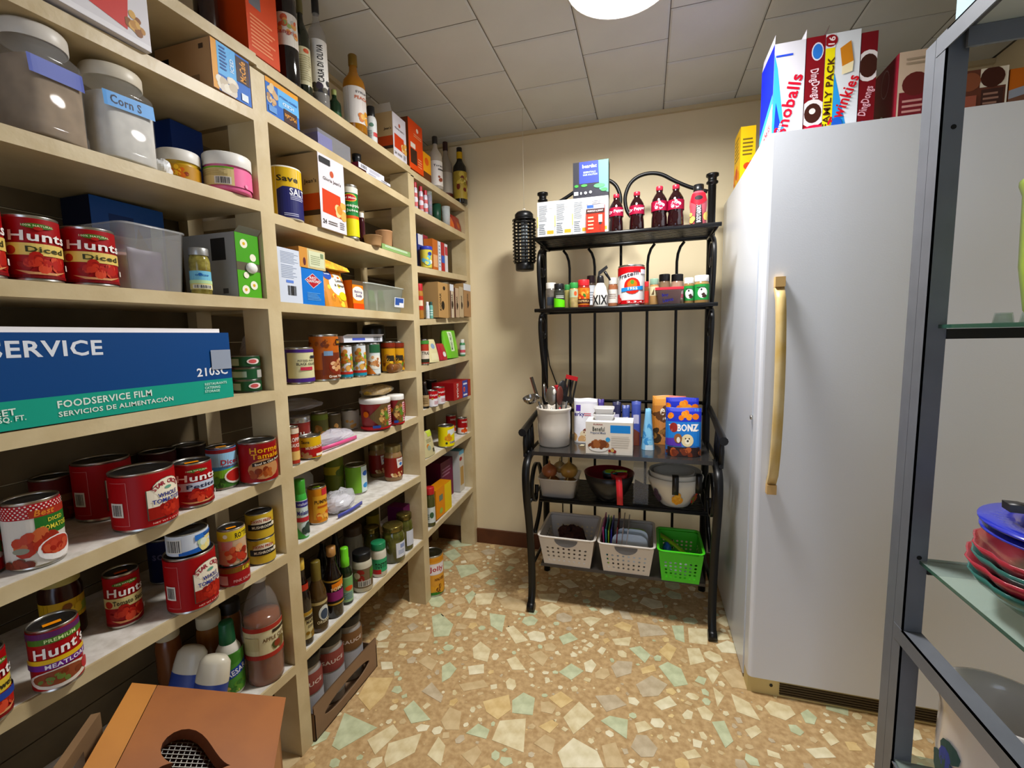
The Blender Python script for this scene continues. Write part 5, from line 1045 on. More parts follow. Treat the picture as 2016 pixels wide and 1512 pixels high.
carton('baking_soda_carton', 'orange and yellow baking soda carton beside the tea pouch', A(2, 3, 694, 715, 553, 580, 0.006, 0.06), dict(all='d8761c', front='e08a1e'), [('r', 0, 0.85, 1, 1, '5a4a38'), ('e', 0.5, 0.55, 0.36, 0.25, 'e8e4da'), ('t', 'Baking', 0.52, 0.6, 0.11, '4a2a6a', 0.7), ('t', 'Soda', 0.55, 0.48, 0.11, '4a2a6a', 0.55), ('r', 0, 0, 1, 0.2, 'e05a1c')])
tq = A(2, 3, 722, 800, 562, 585, 0.006, 0.14)
tub('storage_tub', 'translucent tub of green packets with a blue barcode sticker', tq, clear('dfe4dc', 0.6, 0.15), lab_spec=[('r', 0.70, 0.22, 0.98, 0.6, 'e0e4ea'), ('r', 0.72, 0.3, 0.96, 0.58, '3a5a9c'), ('r', 0.84, 0.24, 0.96, 0.4, 'e6e8ec')])
for i, (c, dy, dx, w_, h_p, lb) in enumerate((('4f8a3c', -0.055, -0.02, 0.055, 0.075, 'olive green packet at the left of the green tub'), ('6a9a52', -0.005, 0.0, 0.05, 0.082, 'light green packet in the middle of the translucent tub'), ('3c7a3a', 0.045, 0.01, 0.055, 0.085, 'dark green packet at the right of the translucent tub'))):
    pouch('seasoning_packet', lb, dict(x=tq['x']+dx, y=tq['y']+dy, z=tq['z']+0.004, w=w_, h=h_p, d=0.016, rz=math.pi/2+0.1*i), mat(c, 0.35, noise=0.3, nscale=50), [], seed=i+3, cat='packet')
# fifth board
baggie('bag', 'clear bag with orange contents above the black olive can', (XF-0.15, 1.07, sz(2, 4, 1.07)), 0.045, 0.045, 0.085, content=(mat('a8501c', 0.5, noise=0.4, nscale=40), 0.85, 0.85, 0.8), seed=12)
can('food_can', 'large cream and purple black olive can', S(2, 4, 593, 56, 684, 753, sb=0.010, tw=10), 'd2cda2', [('r', 0, 0.9, 1, 1, '4a2e7a'), ('r', 0, 0.0, 1, 0.12, '4a2e7a'), ('r', 0, 0.12, 0.12, 0.9, '3a3050'), ('t', 'PITTED RIPE', 0.6, 0.65, 0.06, '5a5448', 0.4), ('t', 'BLACK OLIVES', 0.62, 0.55, 0.075, '1c1a18', 0.5), ('r', 0.45, 0.36, 0.75, 0.46, 'c03a52'), ('r', 0.7, 0.72, 0.92, 0.8, '2a2a30')])
can('food_can', 'large orange-brown bean can with a bean bowl picture', S(2, 4, 642, 58, 658, 748, sb=0.004, tw=12), 'b5631c', [('r', 0, 0.0, 1, 0.22, '7a3a14'), ('b', 0.35, 0.86, 0.4, 0.09, ['8a4a1c', '6a3414', 'a8642c'], 22, 0.04, 2), ('r', 0.38, 0.1, 1, 0.62, '6a3018'), ('r', 0.42, 0.55, 0.62, 0.66, '7a94b0'), ('e', 0.78, 0.28, 0.28, 0.2, '7a2c14'), ('b', 0.78, 0.34, 0.22, 0.13, ['c89a6a', 'b8865a', 'd8b08a'], 20, 0.045, 3), ('r', 0.72, 0.8, 0.98, 0.94, '1f1812'), ('t', 'BAKED', 0.85, 0.87, 0.07, 'd89a2c', 0.22), ('t', 'Great Value', 0.7, 0.06, 0.06, 'e8e0d0', 0.4)])
CHI = [('r', 0, 0, 1, 0.1, '2a8aa0'), ('r', 0, 0.55, 0.3, 1, '2a98a8'), ('b', 0.58, 0.5, 0.3, 0.36, ['c08a3c', 'a86a28', '7a9a2c', 'd8a85c'], 30, 0.065, 4), ('e', 0.15, 0.4, 0.14, 0.12, '8a8a8a'), ('r', 0.1, 0.1, 0.9, 0.18, 'b83a2c')]
can('bean_can', 'white chickpea can with teal label standing left of its twin', S(2, 4, 682, 27, 680, 742, sb=0.008), 'd6d8da', CHI)
can('bean_can', 'white chickpea can standing between another chickpea can and a bean can', S(2, 4, 709, 27, 677, 738, sb=0.008), 'cfd2d2', CHI[:1]+CHI[2:])
gq = S(2, 4, 736, 28, 675, 734, sb=0.008)
can('bean_can', 'white bean can with dark green top and bean bowl picture', gq, 'cdd2cf', [('r', 0.35, 0.72, 1, 1, '2a5a3a'), ('e', 0.6, 0.4, 0.3, 0.24, 'e2dccc'), ('b', 0.6, 0.42, 0.24, 0.16, ['c08a5a', 'a87044', 'd0a070'], 18, 0.05, 2), ('p', [(0, 0), (0.6, 0), (0.3, 0.3), (0, 0.3)], 'c87a2c')])
q = A(2, 4, 676, 752, 655, 662, 0.006, 0.055, zb=gq['z']+max(gq['h'], 0.077)+0.004); q['h'] = 0.022
carton('foil_carton', 'white wrap carton laid across the chickpea cans', q, dict(all='d8dae2'), [('r', 0.2, 0.3, 0.52, 0.7, '5a6ac0'), ('bar', 0.75, 0.15, 0.93, 0.85)], flaps=[('f', 0.012, 70, 'dfe0e6')])
for cx, lb, tw_ in ((766, 'yellow and brown bean can beside the green topped can', 4), (796, 'yellow and brown bean can against the second post', 8)):
    can('bean_can', lb, S(2, 4, cx, 27, 672, 728, sb=0.055, tw=tw_), '6a3a14', [('r', 0.05, 0, 0.95, 0.8, 'c9961c'), ('b', 0.5, 0.3, 0.35, 0.22, ['a8742c', 'e0b83a', '7a4a1c', '4a7a2c'], 16, 0.08, 4), ('r', 0.4, 0.35, 0.75, 0.55, '2c2418'), ('r', 0.0, 0.85, 1, 1, '7a2c14')], grp='yellow bean cans')
P = on(0, XF-0.012, 784, 722); t = thing('lying_jar', 'small brown jar lying on its side at the shelf edge', 'jar', (P.x-0.018, P.y, sz(2, 4, P.y)+0.0195), math.pi/2)
b = B(); b.lathe([(0, -0.04), (0.016, -0.04), (0.0185, -0.036), (0.0185, 0.02), (0.015, 0.027)], mat('7a4a22', 0.12), 20); o = b.obj('body', t); o.rotation_euler = (0, math.pi/2, 0.12)
b = B(); b.lathe([(0.017, 0.024), (0.017, 0.045), (0, 0.045)], mat('8a6a4c', 0.3), 20); o = b.obj('cap', t); o.rotation_euler = (0, math.pi/2, 0.12)
lat('thermos', 'dark canister standing at the back behind the wrap carton', S(2, 4, 752, 44, 640, 700, sb=0.14), [(0, 0), (1, 0), (1, 0.9), (0.9, 1), (0, 1)], mat('15120f', 0.3), [(0.9, 0.96), (0.92, 1.0), (0, 1.03)], mat('5a564a', 0.3), cat='canister')
# sixth board
big = S(2, 5, 592, 46, 822, 885, sb=0.085)
lat('sauce_tub', 'red tub with shiny silver lid at the back left of the sixth shelf', big, [(0, 0), (0.92, 0), (0.98, 0.8), (0.98, 0.86)], mat('8c2a22', 0.35), [(1.0, 0.84), (1.02, 0.85), (1.02, 0.98), (0.95, 1), (0, 0.99)], mat('c2c4c8', 0.25, 0.8), (0.1, 0.75, None, [('r', 0, 0.0, 1, 0.3, 'd8b86a'), ('t', 'Hunts', 0.75, 0.6, 0.3, 'efe8e0', 0.45)], 0.99), cat='tub')
can('food_can', 'red and cream sloppy joe sauce can half hidden by the first post', S(2, 5, 580, 24, 840, 912, sb=0.006), 'b0402c', [('r', 0, 0.1, 1, 0.35, 'ddb872'), ('t', 'SLOPPY', 0.6, 0.68, 0.12, 'efe6dc', 0.7), ('t', 'SAUCE', 0.62, 0.52, 0.1, 'efe6dc', 0.5), ('r', 0, 0.85, 1, 1, 'd8c8b0')])
can('food_can', 'short yellow and red mushroom soup can at the shelf front', S(2, 5, 613, 45, 860, 906, tw=10), 'd8b01e', [('p', [(0.1, 0.05), (0.95, 0.05), (0.95, 0.62), (0.1, 0.52)], 'a82420'), ('t', 'MUSHROOM', 0.58, 0.52, 0.13, 'efe2c0', 0.55, 4), ('t', 'Save', 0.3, 0.8, 0.16, '3a2c14', 0.25), ('b', 0.3, 0.15, 0.25, 0.12, ['c8a478', 'b08a5a'], 10, 0.09, 2), ('r', 0.6, 0.08, 0.9, 0.2, 'efe6d0')], lid=mat('9a9a96', 0.3, 0.9))
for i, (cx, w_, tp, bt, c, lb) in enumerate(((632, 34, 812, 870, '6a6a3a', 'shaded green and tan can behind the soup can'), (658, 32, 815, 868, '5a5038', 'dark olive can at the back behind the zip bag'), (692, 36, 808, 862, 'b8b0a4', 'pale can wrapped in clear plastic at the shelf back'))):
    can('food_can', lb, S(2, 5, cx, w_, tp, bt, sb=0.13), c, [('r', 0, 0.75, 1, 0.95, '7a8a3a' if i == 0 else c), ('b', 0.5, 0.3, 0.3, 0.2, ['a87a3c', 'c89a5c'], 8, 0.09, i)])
baggie('bag', 'crumpled clear bag lying over the cans below the olive shelf', (XF-0.14, 1.17, sz(2, 5, 1.17)+0.130), 0.075, 0.09, 0.018, seed=21, m=clear('e6e6ee', 0.8, 0.1), amp=0.3)
q = on(2, sz(2, 5, 1.3), 690, 882); y_ = q.y
baggie('zip_bag', 'clear zip bag with pink seal lying at the shelf edge', (XF-0.052, y_+0.016, sz(2, 5, y_)+0.0045), 0.034, 0.095, 0.024, content=(mat('c3c0cf', 0.3), 0.6, 0.6, 0.4), seal=mat('e0508a', 0.4), seed=31, m=clear('eeeaf2', 0.55, 0.1), amp=0.25)
NOOD = [('r', 0, 0, 1, 0.1, 'b01c24'), ('p', [(0.28, 0.5), (0.55, 0.98), (1, 0.98), (1, 0.1), (0.55, 0.05)], '5c4a2a'), ('b', 0.66, 0.5, 0.26, 0.34, ['b08a52', '8a5a2c', 'c8a468', '5c7a2c'], 34, 0.07, 3), ('r', 0.72, 0.1, 0.95, 0.9, 'dcb0b4'), ('lines', 0.74, 0.14, 0.93, 0.86, 8, '9a3a44'), ('e', 0.22, 0.6, 0.12, 0.12, 'd8741c'), ('r', 0.36, 0.05, 0.52, 0.16, '2c4a8a')]
CUP = [(0, 0), (0.84, 0), (0.88, 0.05), (0.98, 0.86), (0.99, 0.87)]
CUPL = [(1.0, 0.84), (1.02, 0.86), (1.02, 0.95), (1.0, 1.0), (0, 0.985)]
na = S(2, 5, 741, 62, 786, 851, tw=14)
lat('noodle_cup', 'red noodle cup with white lid in front on the sixth shelf', na, CUP, mat('8a1a20', 0.4), CUPL, WHITEP, (0.05, 0.84, None, NOOD, 0.985), cat='cup', names=('cup', 'lid', 'label'))
nb = S(2, 5, 786, 34, 780, 842, tw=10)
lat('noodle_cup', 'red noodle cup with white lid nearer the second post', nb, CUP, mat('8a1a20', 0.4), CUPL, WHITEP, (0.05, 0.84, None, NOOD, 0.985), cat='cup', names=('cup', 'lid', 'label'))
t = baggie('pasta_bag', 'clear bag of yellow pasta lying on the noodle cup lids', (na['x']-0.02, (na['y']+nb['y'])/2+0.005, na['z']+na['h']+0.001), 0.05, 0.085, 0.022, content=(mat('c9a02c', 0.5, noise=0.6, nscale=90, hx2='8a6414'), 0.93, 0.93, 0.9), seed=41, m=clear('f2ecd8', 0.8, 0.08), amp=0.12)
lat('sauce_jar', 'tall dark red sauce jar against the second post', S(2, 5, 806, 18, 775, 832, sb=0.06), JAR, mat('5a1812', 0.2), jcap(), mat('2a1a14', 0.4), (0.15, 0.65, '7a1c1c', [('b', 0.5, 0.5, 0.4, 0.3, ['a83a24', '6a2414'], 8, 0.12, 2)], 1.004), cat='jar')
# seventh board
lat('supplement_bottle', 'green and white supplement bottle right of the first post', S(2, 6, 597, 28, 946, 1062, tw=8), [(0, 0), (0.93, 0), (1, 0.02), (1, 0.66), (0.9, 0.74), (0.8, 0.77)], mat('3aa83c', 0.3), [(0.82, 0.76), (0.84, 0.77), (0.84, 0.98), (0.8, 1), (0, 1)], mat('3c9a2c', 0.35), (0.03, 0.66, 'c9d6d4', [('r', 0, 0.82, 1, 0.98, '3c3486'), ('t', 'vitafusion', 0.6, 0.9, 0.08, 'c8c8e0', 0.6), ('t', 'Melatonin', 0.66, 0.66, 0.12, '332a7a', 0.8), ('r', 0, 0.42, 1, 0.54, 'b83a40'), ('p', [(0, 0), (0.6, 0), (0.1, 0.35), (0, 0.35)], '4a9a44'), ('b', 0.75, 0.22, 0.12, 0.12, ['2c3a34', '3c4a40'], 5, 0.09, 3)], 1.004))
can('food_can', 'orange pumpkin can beside the green supplement bottle', S(2, 6, 628, 39, 960, 1034, tw=8), 'd08a24', [('r', 0.3, 0.1, 1, 0.8, 'e0a83a'), ('r', 0.62, 0.8, 0.95, 1, 'c03a40'), ('t', 'PUMPKIN', 0.66, 0.62, 0.11, '3a2414', 0.6), ('r', 0.45, 0.44, 0.95, 0.5, 'b8601c'), ('b', 0.7, 0.2, 0.35, 0.1, ['d8761c', 'c8601a', 'e8b45c'], 10, 0.09, 4)], lid=mat('5a5238', 0.35, 0.8), sticker=LIME)
y_ = on(2, sz(2, 6, 1.25), 695, 1015).y
baggie('zip_bag', 'clear zip bag of white powder with blue seal', (XF-0.060, y_+0.022, sz(2, 6, y_)+0.004), 0.045, 0.066, 0.036, content=(mat('dfdde0', 0.8), 0.85, 0.72, 0.7), seal=mat('4a50a8', 0.4), seed=51, m=clear('f0f0f4', 0.6, 0.1), amp=0.22)
baggie('bag', 'loose clear bag standing at the back behind the powder bag', (XF-0.205, y_-0.02, sz(2, 6, y_)+0.004), 0.034, 0.08, 0.075, seed=52, m=clear('e2e2e2', 0.8, 0.12), amp=0.3)
can('food_can', 'light green vegetable can in the middle of the seventh shelf', S(2, 6, 703, 44, 918, 975, tw=14), '7aa83a', [('r', 0.58, 0, 1, 1, 'cfdcd8'), ('e', 0.74, 0.72, 0.14, 0.1, '3a62a8'), ('e', 0.74, 0.25, 0.14, 0.1, '4a92c8'), ('r', 0.9, 0, 1, 0.3, 'd8a03a')], lid=mat('6a6a50', 0.35, 0.9))
can('food_can', 'dark green can behind the light green vegetable can', S(2, 6, 690, 40, 890, 945, sb=0.13), '5c6420', [('r', 0, 0.5, 1, 0.7, 'a89a2c'), ('b', 0.7, 0.4, 0.3, 0.3, ['8a9a30', '4a5a1c'], 6, 0.15, 2)])
GRV = [('r', 0.0, 0, 1, 1, '7c2418'), ('p', [(0.55, 0.95), (0.88, 0.95), (0.85, 0.55), (0.58, 0.45)], 'd8d4cc'), ('t', 'HEINZ', 0.71, 0.82, 0.10, '9a2c24', 0.22), ('e', 0.72, 0.65, 0.1, 0.08, '4a7ab8'), ('b', 0.6, 0.14, 0.35, 0.1, ['c8a070', 'a87a4a', 'e0c8a0'], 10, 0.07, 3)]
GJAR = [(0, 0), (0.9, 0), (0.97, 0.05), (0.97, 0.70), (0.86, 0.78), (0.80, 0.81), (0.80, 0.84)]
for cx, w_, tp, bt, lb in ((776, 38, 880, 949, 'gravy jar with maroon label in front of its twin'), (745, 36, 876, 941, 'gravy jar with maroon label standing behind the other')):
    lat('gravy_jar', lb, S(2, 6, cx, w_, tp, bt, tw=12), GJAR, mat('8a6a44', 0.15), jcap(0.83, 0.84), mat('8a7a4c', 0.35, 0.6), (0.12, 0.68, None, GRV, 0.978), cat='jar', grp='gravy jars')
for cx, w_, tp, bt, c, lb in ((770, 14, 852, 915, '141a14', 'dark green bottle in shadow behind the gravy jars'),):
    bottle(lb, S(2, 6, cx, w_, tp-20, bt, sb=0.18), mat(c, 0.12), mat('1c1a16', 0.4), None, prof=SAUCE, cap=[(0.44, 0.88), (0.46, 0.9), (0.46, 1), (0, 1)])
# eighth board: bottles and jars
DK = mat('160a07', 0.08, coat=0.4)
bottle('dark sauce bottle with cream and gold label nearest the camera', S(2, 7, 603, 36, 1105, 1274, tw=14), DK, mat('c8a43a', 0.4), [(0.08, 0.40, 'c9bd8e', [('r', 0, 0.88, 1, 1, 'a8842c'), ('t', 'MAPLE', 0.7, 0.62, 0.13, '4a4030', 0.4), ('t', 'SYRUP', 0.72, 0.45, 0.11, '4a4030', 0.36), ('r', 0.45, 0.72, 0.98, 0.84, '3a2c1c'), ('b', 0.7, 0.15, 0.25, 0.1, ['b8962c', '8a6a1c'], 8, 0.07, 2)], 1.004), (0.62, 0.72, 'b03a24', [], 0.74)], prof=SAUCE, cap=[(0.44, 0.88), (0.46, 0.9), (0.46, 1), (0, 1)])
bottle('brown marinade bottle with round white emblem and green sticker', S(2, 7, 630, 40, 1110, 1247, tw=10), mat('4a3416', 0.1, coat=0.3), mat('6a5a1c', 0.4), (0.06, 0.48, '4a3c24', [('r', 0, 0.82, 1, 0.92, 'b8a878'), ('e', 0.66, 0.5, 0.2, 0.26, 'c9ccc8'), ('e', 0.66, 0.46, 0.14, 0.18, '3c4a5c'), ('t', 'ORGANIC', 0.66, 0.22, 0.11, 'd8cfae', 0.55)], 1.004), prof=SAUCE, cap=[(0.52, 0.72), (0.54, 0.73), (0.52, 0.99), (0.48, 1), (0, 1)])
bottle('dark bottle with purple and orange label beside the marinade bottle', S(2, 7, 660, 40, 1082, 1219, tw=10), DK, mat('a8783c', 0.4), (0.18, 0.56, '1c1214', [('r', 0, 0.2, 1, 0.55, '8a2c6a'), ('p', [(0.4, 0.6), (0.9, 0.7), (0.9, 0.95), (0.4, 0.85)], 'e0861c'), ('t', 'POMA', 0.6, 0.66, 0.14, 'e0d0a8', 0.45, 8), ('r', 0, 0.93, 1, 1, 'b8963c'), ('r', 0, 0.05, 1, 0.12, 'b8963c')], 1.004), prof=SAUCE, cap=[(0.44, 0.87), (0.5, 0.88), (0.5, 1), (0, 1)])
bottle('slim green bottle with bright green cap and pale label', S(2, 7, 684, 28, 1082, 1192, tw=10), mat('16240f', 0.1), mat('6ac81e', 0.35), (0.05, 0.5, '9ab88c', [('r', 0, 0.6, 1, 0.95, '7aa86a'), ('e', 0.6, 0.55, 0.16, 0.1, 'd8642c'), ('lines', 0.3, 0.1, 0.9, 0.4, 4, '6a8aa0')], 1.004), prof=[(0, 0), (0.95, 0), (1, 0.02), (1, 0.55), (0.9, 0.62), (0.62, 0.68), (0.6, 0.7)], cap=[(0.62, 0.66), (0.68, 0.67), (0.68, 0.80), (0.62, 0.81), (0.62, 0.98), (0.56, 1), (0, 1)])
lat('sauce_jar', 'white sauce jar with black lid and lime sticker', S(2, 7, 716, 42, 1092, 1168, tw=8), JAR, mat('c3bca6', 0.2), jcap(0.80, 0.92), BLACKP, [(0.12, 0.62, None, [('r', 0.05, 0, 0.9, 1, '6a5a44'), ('b', 0.35, 0.65, 0.25, 0.25, ['8a2c24', 'c8b8a0', '5a7a2c'], 9, 0.16, 3), ('r', 0.3, 0.08, 0.72, 0.38, 'd8d4cc'), ('bar', 0.33, 0.1, 0.7, 0.36), ('p', [(0.7, 0.4), (0.95, 0.6), (0.9, 1), (0.7, 0.9)], '4c7a2c')], 1.004)], cat='jar')
lat('dip_jar', 'white dip jar with green lid beside the pickle jar', S(2, 7, 748, 32, 1072, 1138, tw=12), JAR, mat('cfcab8', 0.2), jcap(0.80, 0.95), mat('1d7a4c', 0.3), [(0.1, 0.66, None, [('r', 0, 0.1, 1, 0.8, '3c9a6a'), ('r', 0, 0.0, 0.5, 0.25, 'b02c2c'), ('t', 'TOSTITOS', 0.62, 0.45, 0.28, '141412', 0.7)], 1.004)], cat='jar')
PICK = mat('5a5a20', 0.1, noise=0.5, nscale=26, hx2='3c3e12', coat=0.5)
carton('carton', 'narrow purple carton at the end of the bottle shelf by the second post', A(2, 7, 809, 821, 985, 1030, 0.06, 0.08), '5c1448')
lat('pickle_jar', 'tall jar of green pickles with gold lid and white label', S(2, 7, 777, 46, 1040, 1111, tw=26), JAR, PICK, jcap(0.86, 0.92), mat('7a6c34', 0.25, 0.8), (0.14, 0.56, None, [('r', 0.42, 0, 0.82, 1, 'd2d4dc'), ('lines', 0.48, 0.2, 0.76, 0.5, 4, '7a8aa8'), ('r', 0.55, 0.62, 0.72, 0.88, '8a96b8')], 1.004), cat='jar')
lat('pickle_jar', 'jar of pickles with gold lid behind the tall pickle jar', S(2, 7, 798, 34, 1012, 1082, tw=26), JAR, PICK, jcap(0.86, 0.92), mat('6a5c2c', 0.25, 0.8), (0.14, 0.56, None, [('r', 0.42, 0, 0.95, 1, 'c8cad2')], 1.004), cat='jar')
lat('storage_jar', 'jar of olives with gold lid behind the dip jar', S(2, 7, 735, 34, 1042, 1105, sb=0.12), JAR, mat('4c4a1c', 0.12), jcap(0.84, 0.92), mat('8a7a3c', 0.25, 0.8), cat='jar')
lat('storage_jar', 'grey spread jar with brown lid behind the black lidded jar', S(2, 7, 698, 40, 1042, 1110, sb=0.13), JAR, mat('7a766a', 0.2), jcap(0.82, 0.95), mat('3c2a1c', 0.4), cat='jar')
can('food_can', 'yellow labelled can at the back of the bottle shelf', S(2, 7, 735, 30, 1000, 1060, sb=0.2), '4c4410', [('r', 0.2, 0.3, 0.9, 0.8, '9a8a2c')])
for cx, w_, tp, bt, c, lb in ((640, 30, 1060, 1150, '0f0c0a', 'black bottle with dark cap at the back left of the bottle shelf'), (664, 26, 1040, 1130, '1a140f', 'dark brown bottle at the back centre of the bottle shelf')):
    bottle(lb, S(2, 7, cx, w_, tp, bt, sb=0.16), mat(c, 0.12), mat('3a2412', 0.4), None, prof=SAUCE, cap=[(0.44, 0.88), (0.46, 0.9), (0.46, 1), (0, 1)])
# crate of jars on the floor under the middle bay
pA, pB = on(2, 0, 625, 1462), on(2, 0, 713, 1305)
cw_ = pB.y-pA.y; t = thing('cardboard_crate', 'brown cardboard crate with oval handle opening on the floor', 'crate', (XF-0.105, (pA.y+pB.y)/2, 0), math.pi/2)
CB = mat('8a6c50', 0.7, noise=0.12, nscale=10); ch = 0.118; cd = 0.22
b = B(); Wd = cw_/2; nn = 24; inn = [(Wd*0.72*math.cos(2*math.pi*i/nn), ch*0.47+ch*0.20*math.sin(2*math.pi*i/nn)) for i in range(nn)]
for yo in (-cd/2, -cd/2+0.004):
    for x, z in inn: b.v.append((x, yo, z))
    for x, z in inn:
        a = math.atan2((z-ch*0.47)/(ch*0.5), x/Wd); ex, ez = math.cos(a), math.sin(a); k = 1/max(abs(ex), abs(ez)); b.v.append((Wd*ex*k, yo, ch*0.5+ch*0.5*ez*k))
for i in range(nn):
    j = (i+1) % nn; b.face([i, nn+i, nn+j, j], CB); b.face([2*nn+i, 2*nn+j, 3*nn+j, 3*nn+i], CB); b.face([i, j, 2*nn+j, 2*nn+i], CB)
b.obj('front_panel', t)
b = B(); b.box(-Wd, -cd/2, 0, -Wd+0.004, cd/2, ch*0.75, CB); b.obj('side_panel', t); b = B(); b.box(Wd-0.004, -cd/2, 0, Wd, cd/2, ch*0.75, CB); b.obj('side_panel', t)
b = B(); b.box(-Wd, cd/2-0.004, 0, Wd, cd/2, ch*0.75, CB); b.obj('back_panel', t); b = B(); b.box(-Wd, -cd/2, 0, Wd, cd/2, 0.004, CB); b.obj('bottom_panel', t)
for i, lb in enumerate(('film wrapped jar with black lid nearest in the crate', 'film wrapped jar with black lid in the middle of the crate', 'film wrapped jar with black lid at the far end of the crate')):
    yy = pA.y+cw_*(0.18+0.32*i); q = dict(x=XF-0.07, y=yy, z=0.005, r=cw_*0.145, h=0.235, rz=face_cam(XF-0.07, yy)+0.3)
    lat('sauce_jar', lb, q, JAR, mat('a8a29a', 0.12, noise=0.3, nscale=18), jcap(0.87, 0.96), BLACKP, (0.1, 0.82, None, [('r', 0.05, 0.55, 0.95, 0.95, '8a4a44' if i != 2 else '7a5a3c'), ('r', 0.05, 0.05, 0.95, 0.52, 'b8b8bc'), ('t', 'SAUCE', 0.5, 0.75, 0.08, 'd8ccc4', 0.5)], 1.004), cat='jar', grp='jars in the floor crate')

# ------------------------------------------------------------------ far shelf bay
# top board
carton('carton', 'tall orange carton on the top board above the second post', A(3, 0, 805, 832, 243, 295, 0.003, 0.10), dict(all='c85a1e', front='d8541c', left='6a3a20'), [('r', 0.1, 0.12, 0.55, 0.42, '3a2418'), ('r', 0.12, 0.44, 0.45, 0.54, 'e0d8cc'), ('e', 0.62, 0.85, 0.05, 0.045, 'ecd8c8'), ('lines', 0.35, 0.68, 0.9, 0.76, 2, 'e8a880'), ('lines', 0.6, 0.1, 0.95, 0.3, 4, 'e8a070')])
carton('carton', 'small yellow and brown carton beside the far orange carton', A(3, 0, 832, 848, 303, 330, 0.006, 0.07), dict(all='c8881c', front='e0a01e'), [('r', 0, 0, 1, 0.3, '5a3418'), ('e', 0.5, 0.7, 0.16, 0.14, 'd8641c')])
bottle('clear syrup bottle with white label, second from the right on the top board', S(3, 0, 860, 26, 264, 396, sb=0.012, tw=10), mat('d8cbb8', 0.08, trans=0.5), mat('1a1614', 0.4), (0.06, 0.52, 'd6cfc8', [('t', 'Torani', 0.6, 0.8, 0.09, '2c2a28', 0.5), ('b', 0.6, 0.3, 0.15, 0.1, ['6a3020', '8a4a34'], 5, 0.08, 2), ('r', 0.55, 0.62, 0.95, 0.68, '4a4644')], 1.004))
bottle('clear syrup bottle behind with brown label on the top board', S(3, 0, 880, 24, 275, 396, sb=0.07, tw=10), mat('cabfae', 0.08, trans=0.5), mat('3a1c16', 0.4), (0.06, 0.5, 'b8b0a4', [('r', 0, 0, 1, 0.25, '5a2c1c')], 1.004))
bottle('dark liqueur bottle with yellow neck at the end of the top board', S(3, 0, 903, 26, 290, 406, sb=0.02, tw=10), mat('120e0c', 0.06, coat=0.4), mat('1c1612', 0.4), [(0.08, 0.56, 'a8903c', [('b', 0.6, 0.5, 0.4, 0.4, ['c8b050', '8a7a2c', '6a2c1c', 'd0c890'], 16, 0.09, 4)], 1.004), (0.80, 0.92, 'd0a81e', [], 0.42)])
# second board
for i, (cx, lb) in enumerate(((818, 'tiny red capped bottle nearest the second post'), (829, 'tiny red capped bottle in the middle of three'), (838, 'tiny red capped bottle farthest from the second post'))):
    lat('food_colour_bottle', lb, S(3, 1, cx, 9, 358+8*i, 398+6*i, sb=0.012), SPICE, mat('c3b8c4', 0.15), jcap(0.78, 0.8), mat('b01c2c', 0.4), (0.1, 0.6, None, [('r', 0.2, 0, 0.9, 1, 'c86a6c'), ('e', 0.5, 0.5, 0.3, 0.2, 'd8d0d8')], 1.01), grp='tiny bottles')
lat('glass_tumbler', 'clear tumbler with pink wrappers on the far second shelf', S(3, 1, 846, 11, 376, 414, sb=0.006), [(0, 0), (0.9, 0), (1, 1), (0.95, 1), (0.86, 0.04), (0, 0.04)], GLASS, content=(mat('b8408a', 0.4, noise=0.6, nscale=90, hx2='4a4a9a'), [(0, 0.05), (0.8, 0.05), (0.85, 0.85), (0, 0.85)]), cat='glass')
lat('cup', 'dark green cup on the far second shelf', S(3, 1, 860, 18, 400, 426, sb=0.05), [(0, 0), (0.85, 0), (1, 1), (0.94, 1), (0.8, 0.06), (0, 0.06)], mat('1c4a34', 0.4), cat='cup')
lat('glass_tumbler', 'empty clear tumbler beside the dark green cup', S(3, 1, 878, 16, 405, 437, sb=0.008), [(0, 0), (0.9, 0), (1, 1), (0.95, 1), (0.86, 0.06), (0, 0.06)], clear('e8eeee', 0.6, 0.04), cat='glass')
for xl, xr, tp, c, c2, lb in ((887, 897, 424, 'c85a1c', 'd8742c', 'orange snack bag near the end of the far second shelf'), (897, 913, 426, '8a2414', 'b8642c', 'dark red snack bag at the end of the far second shelf')):
    q = A(3, 1, xl, xr, tp, 440, 0.012, 0.05); pouch('snack_bag', lb, q, mat(c, 0.35), [('e', 0.5, 0.4, 0.2, 0.2, c2)])
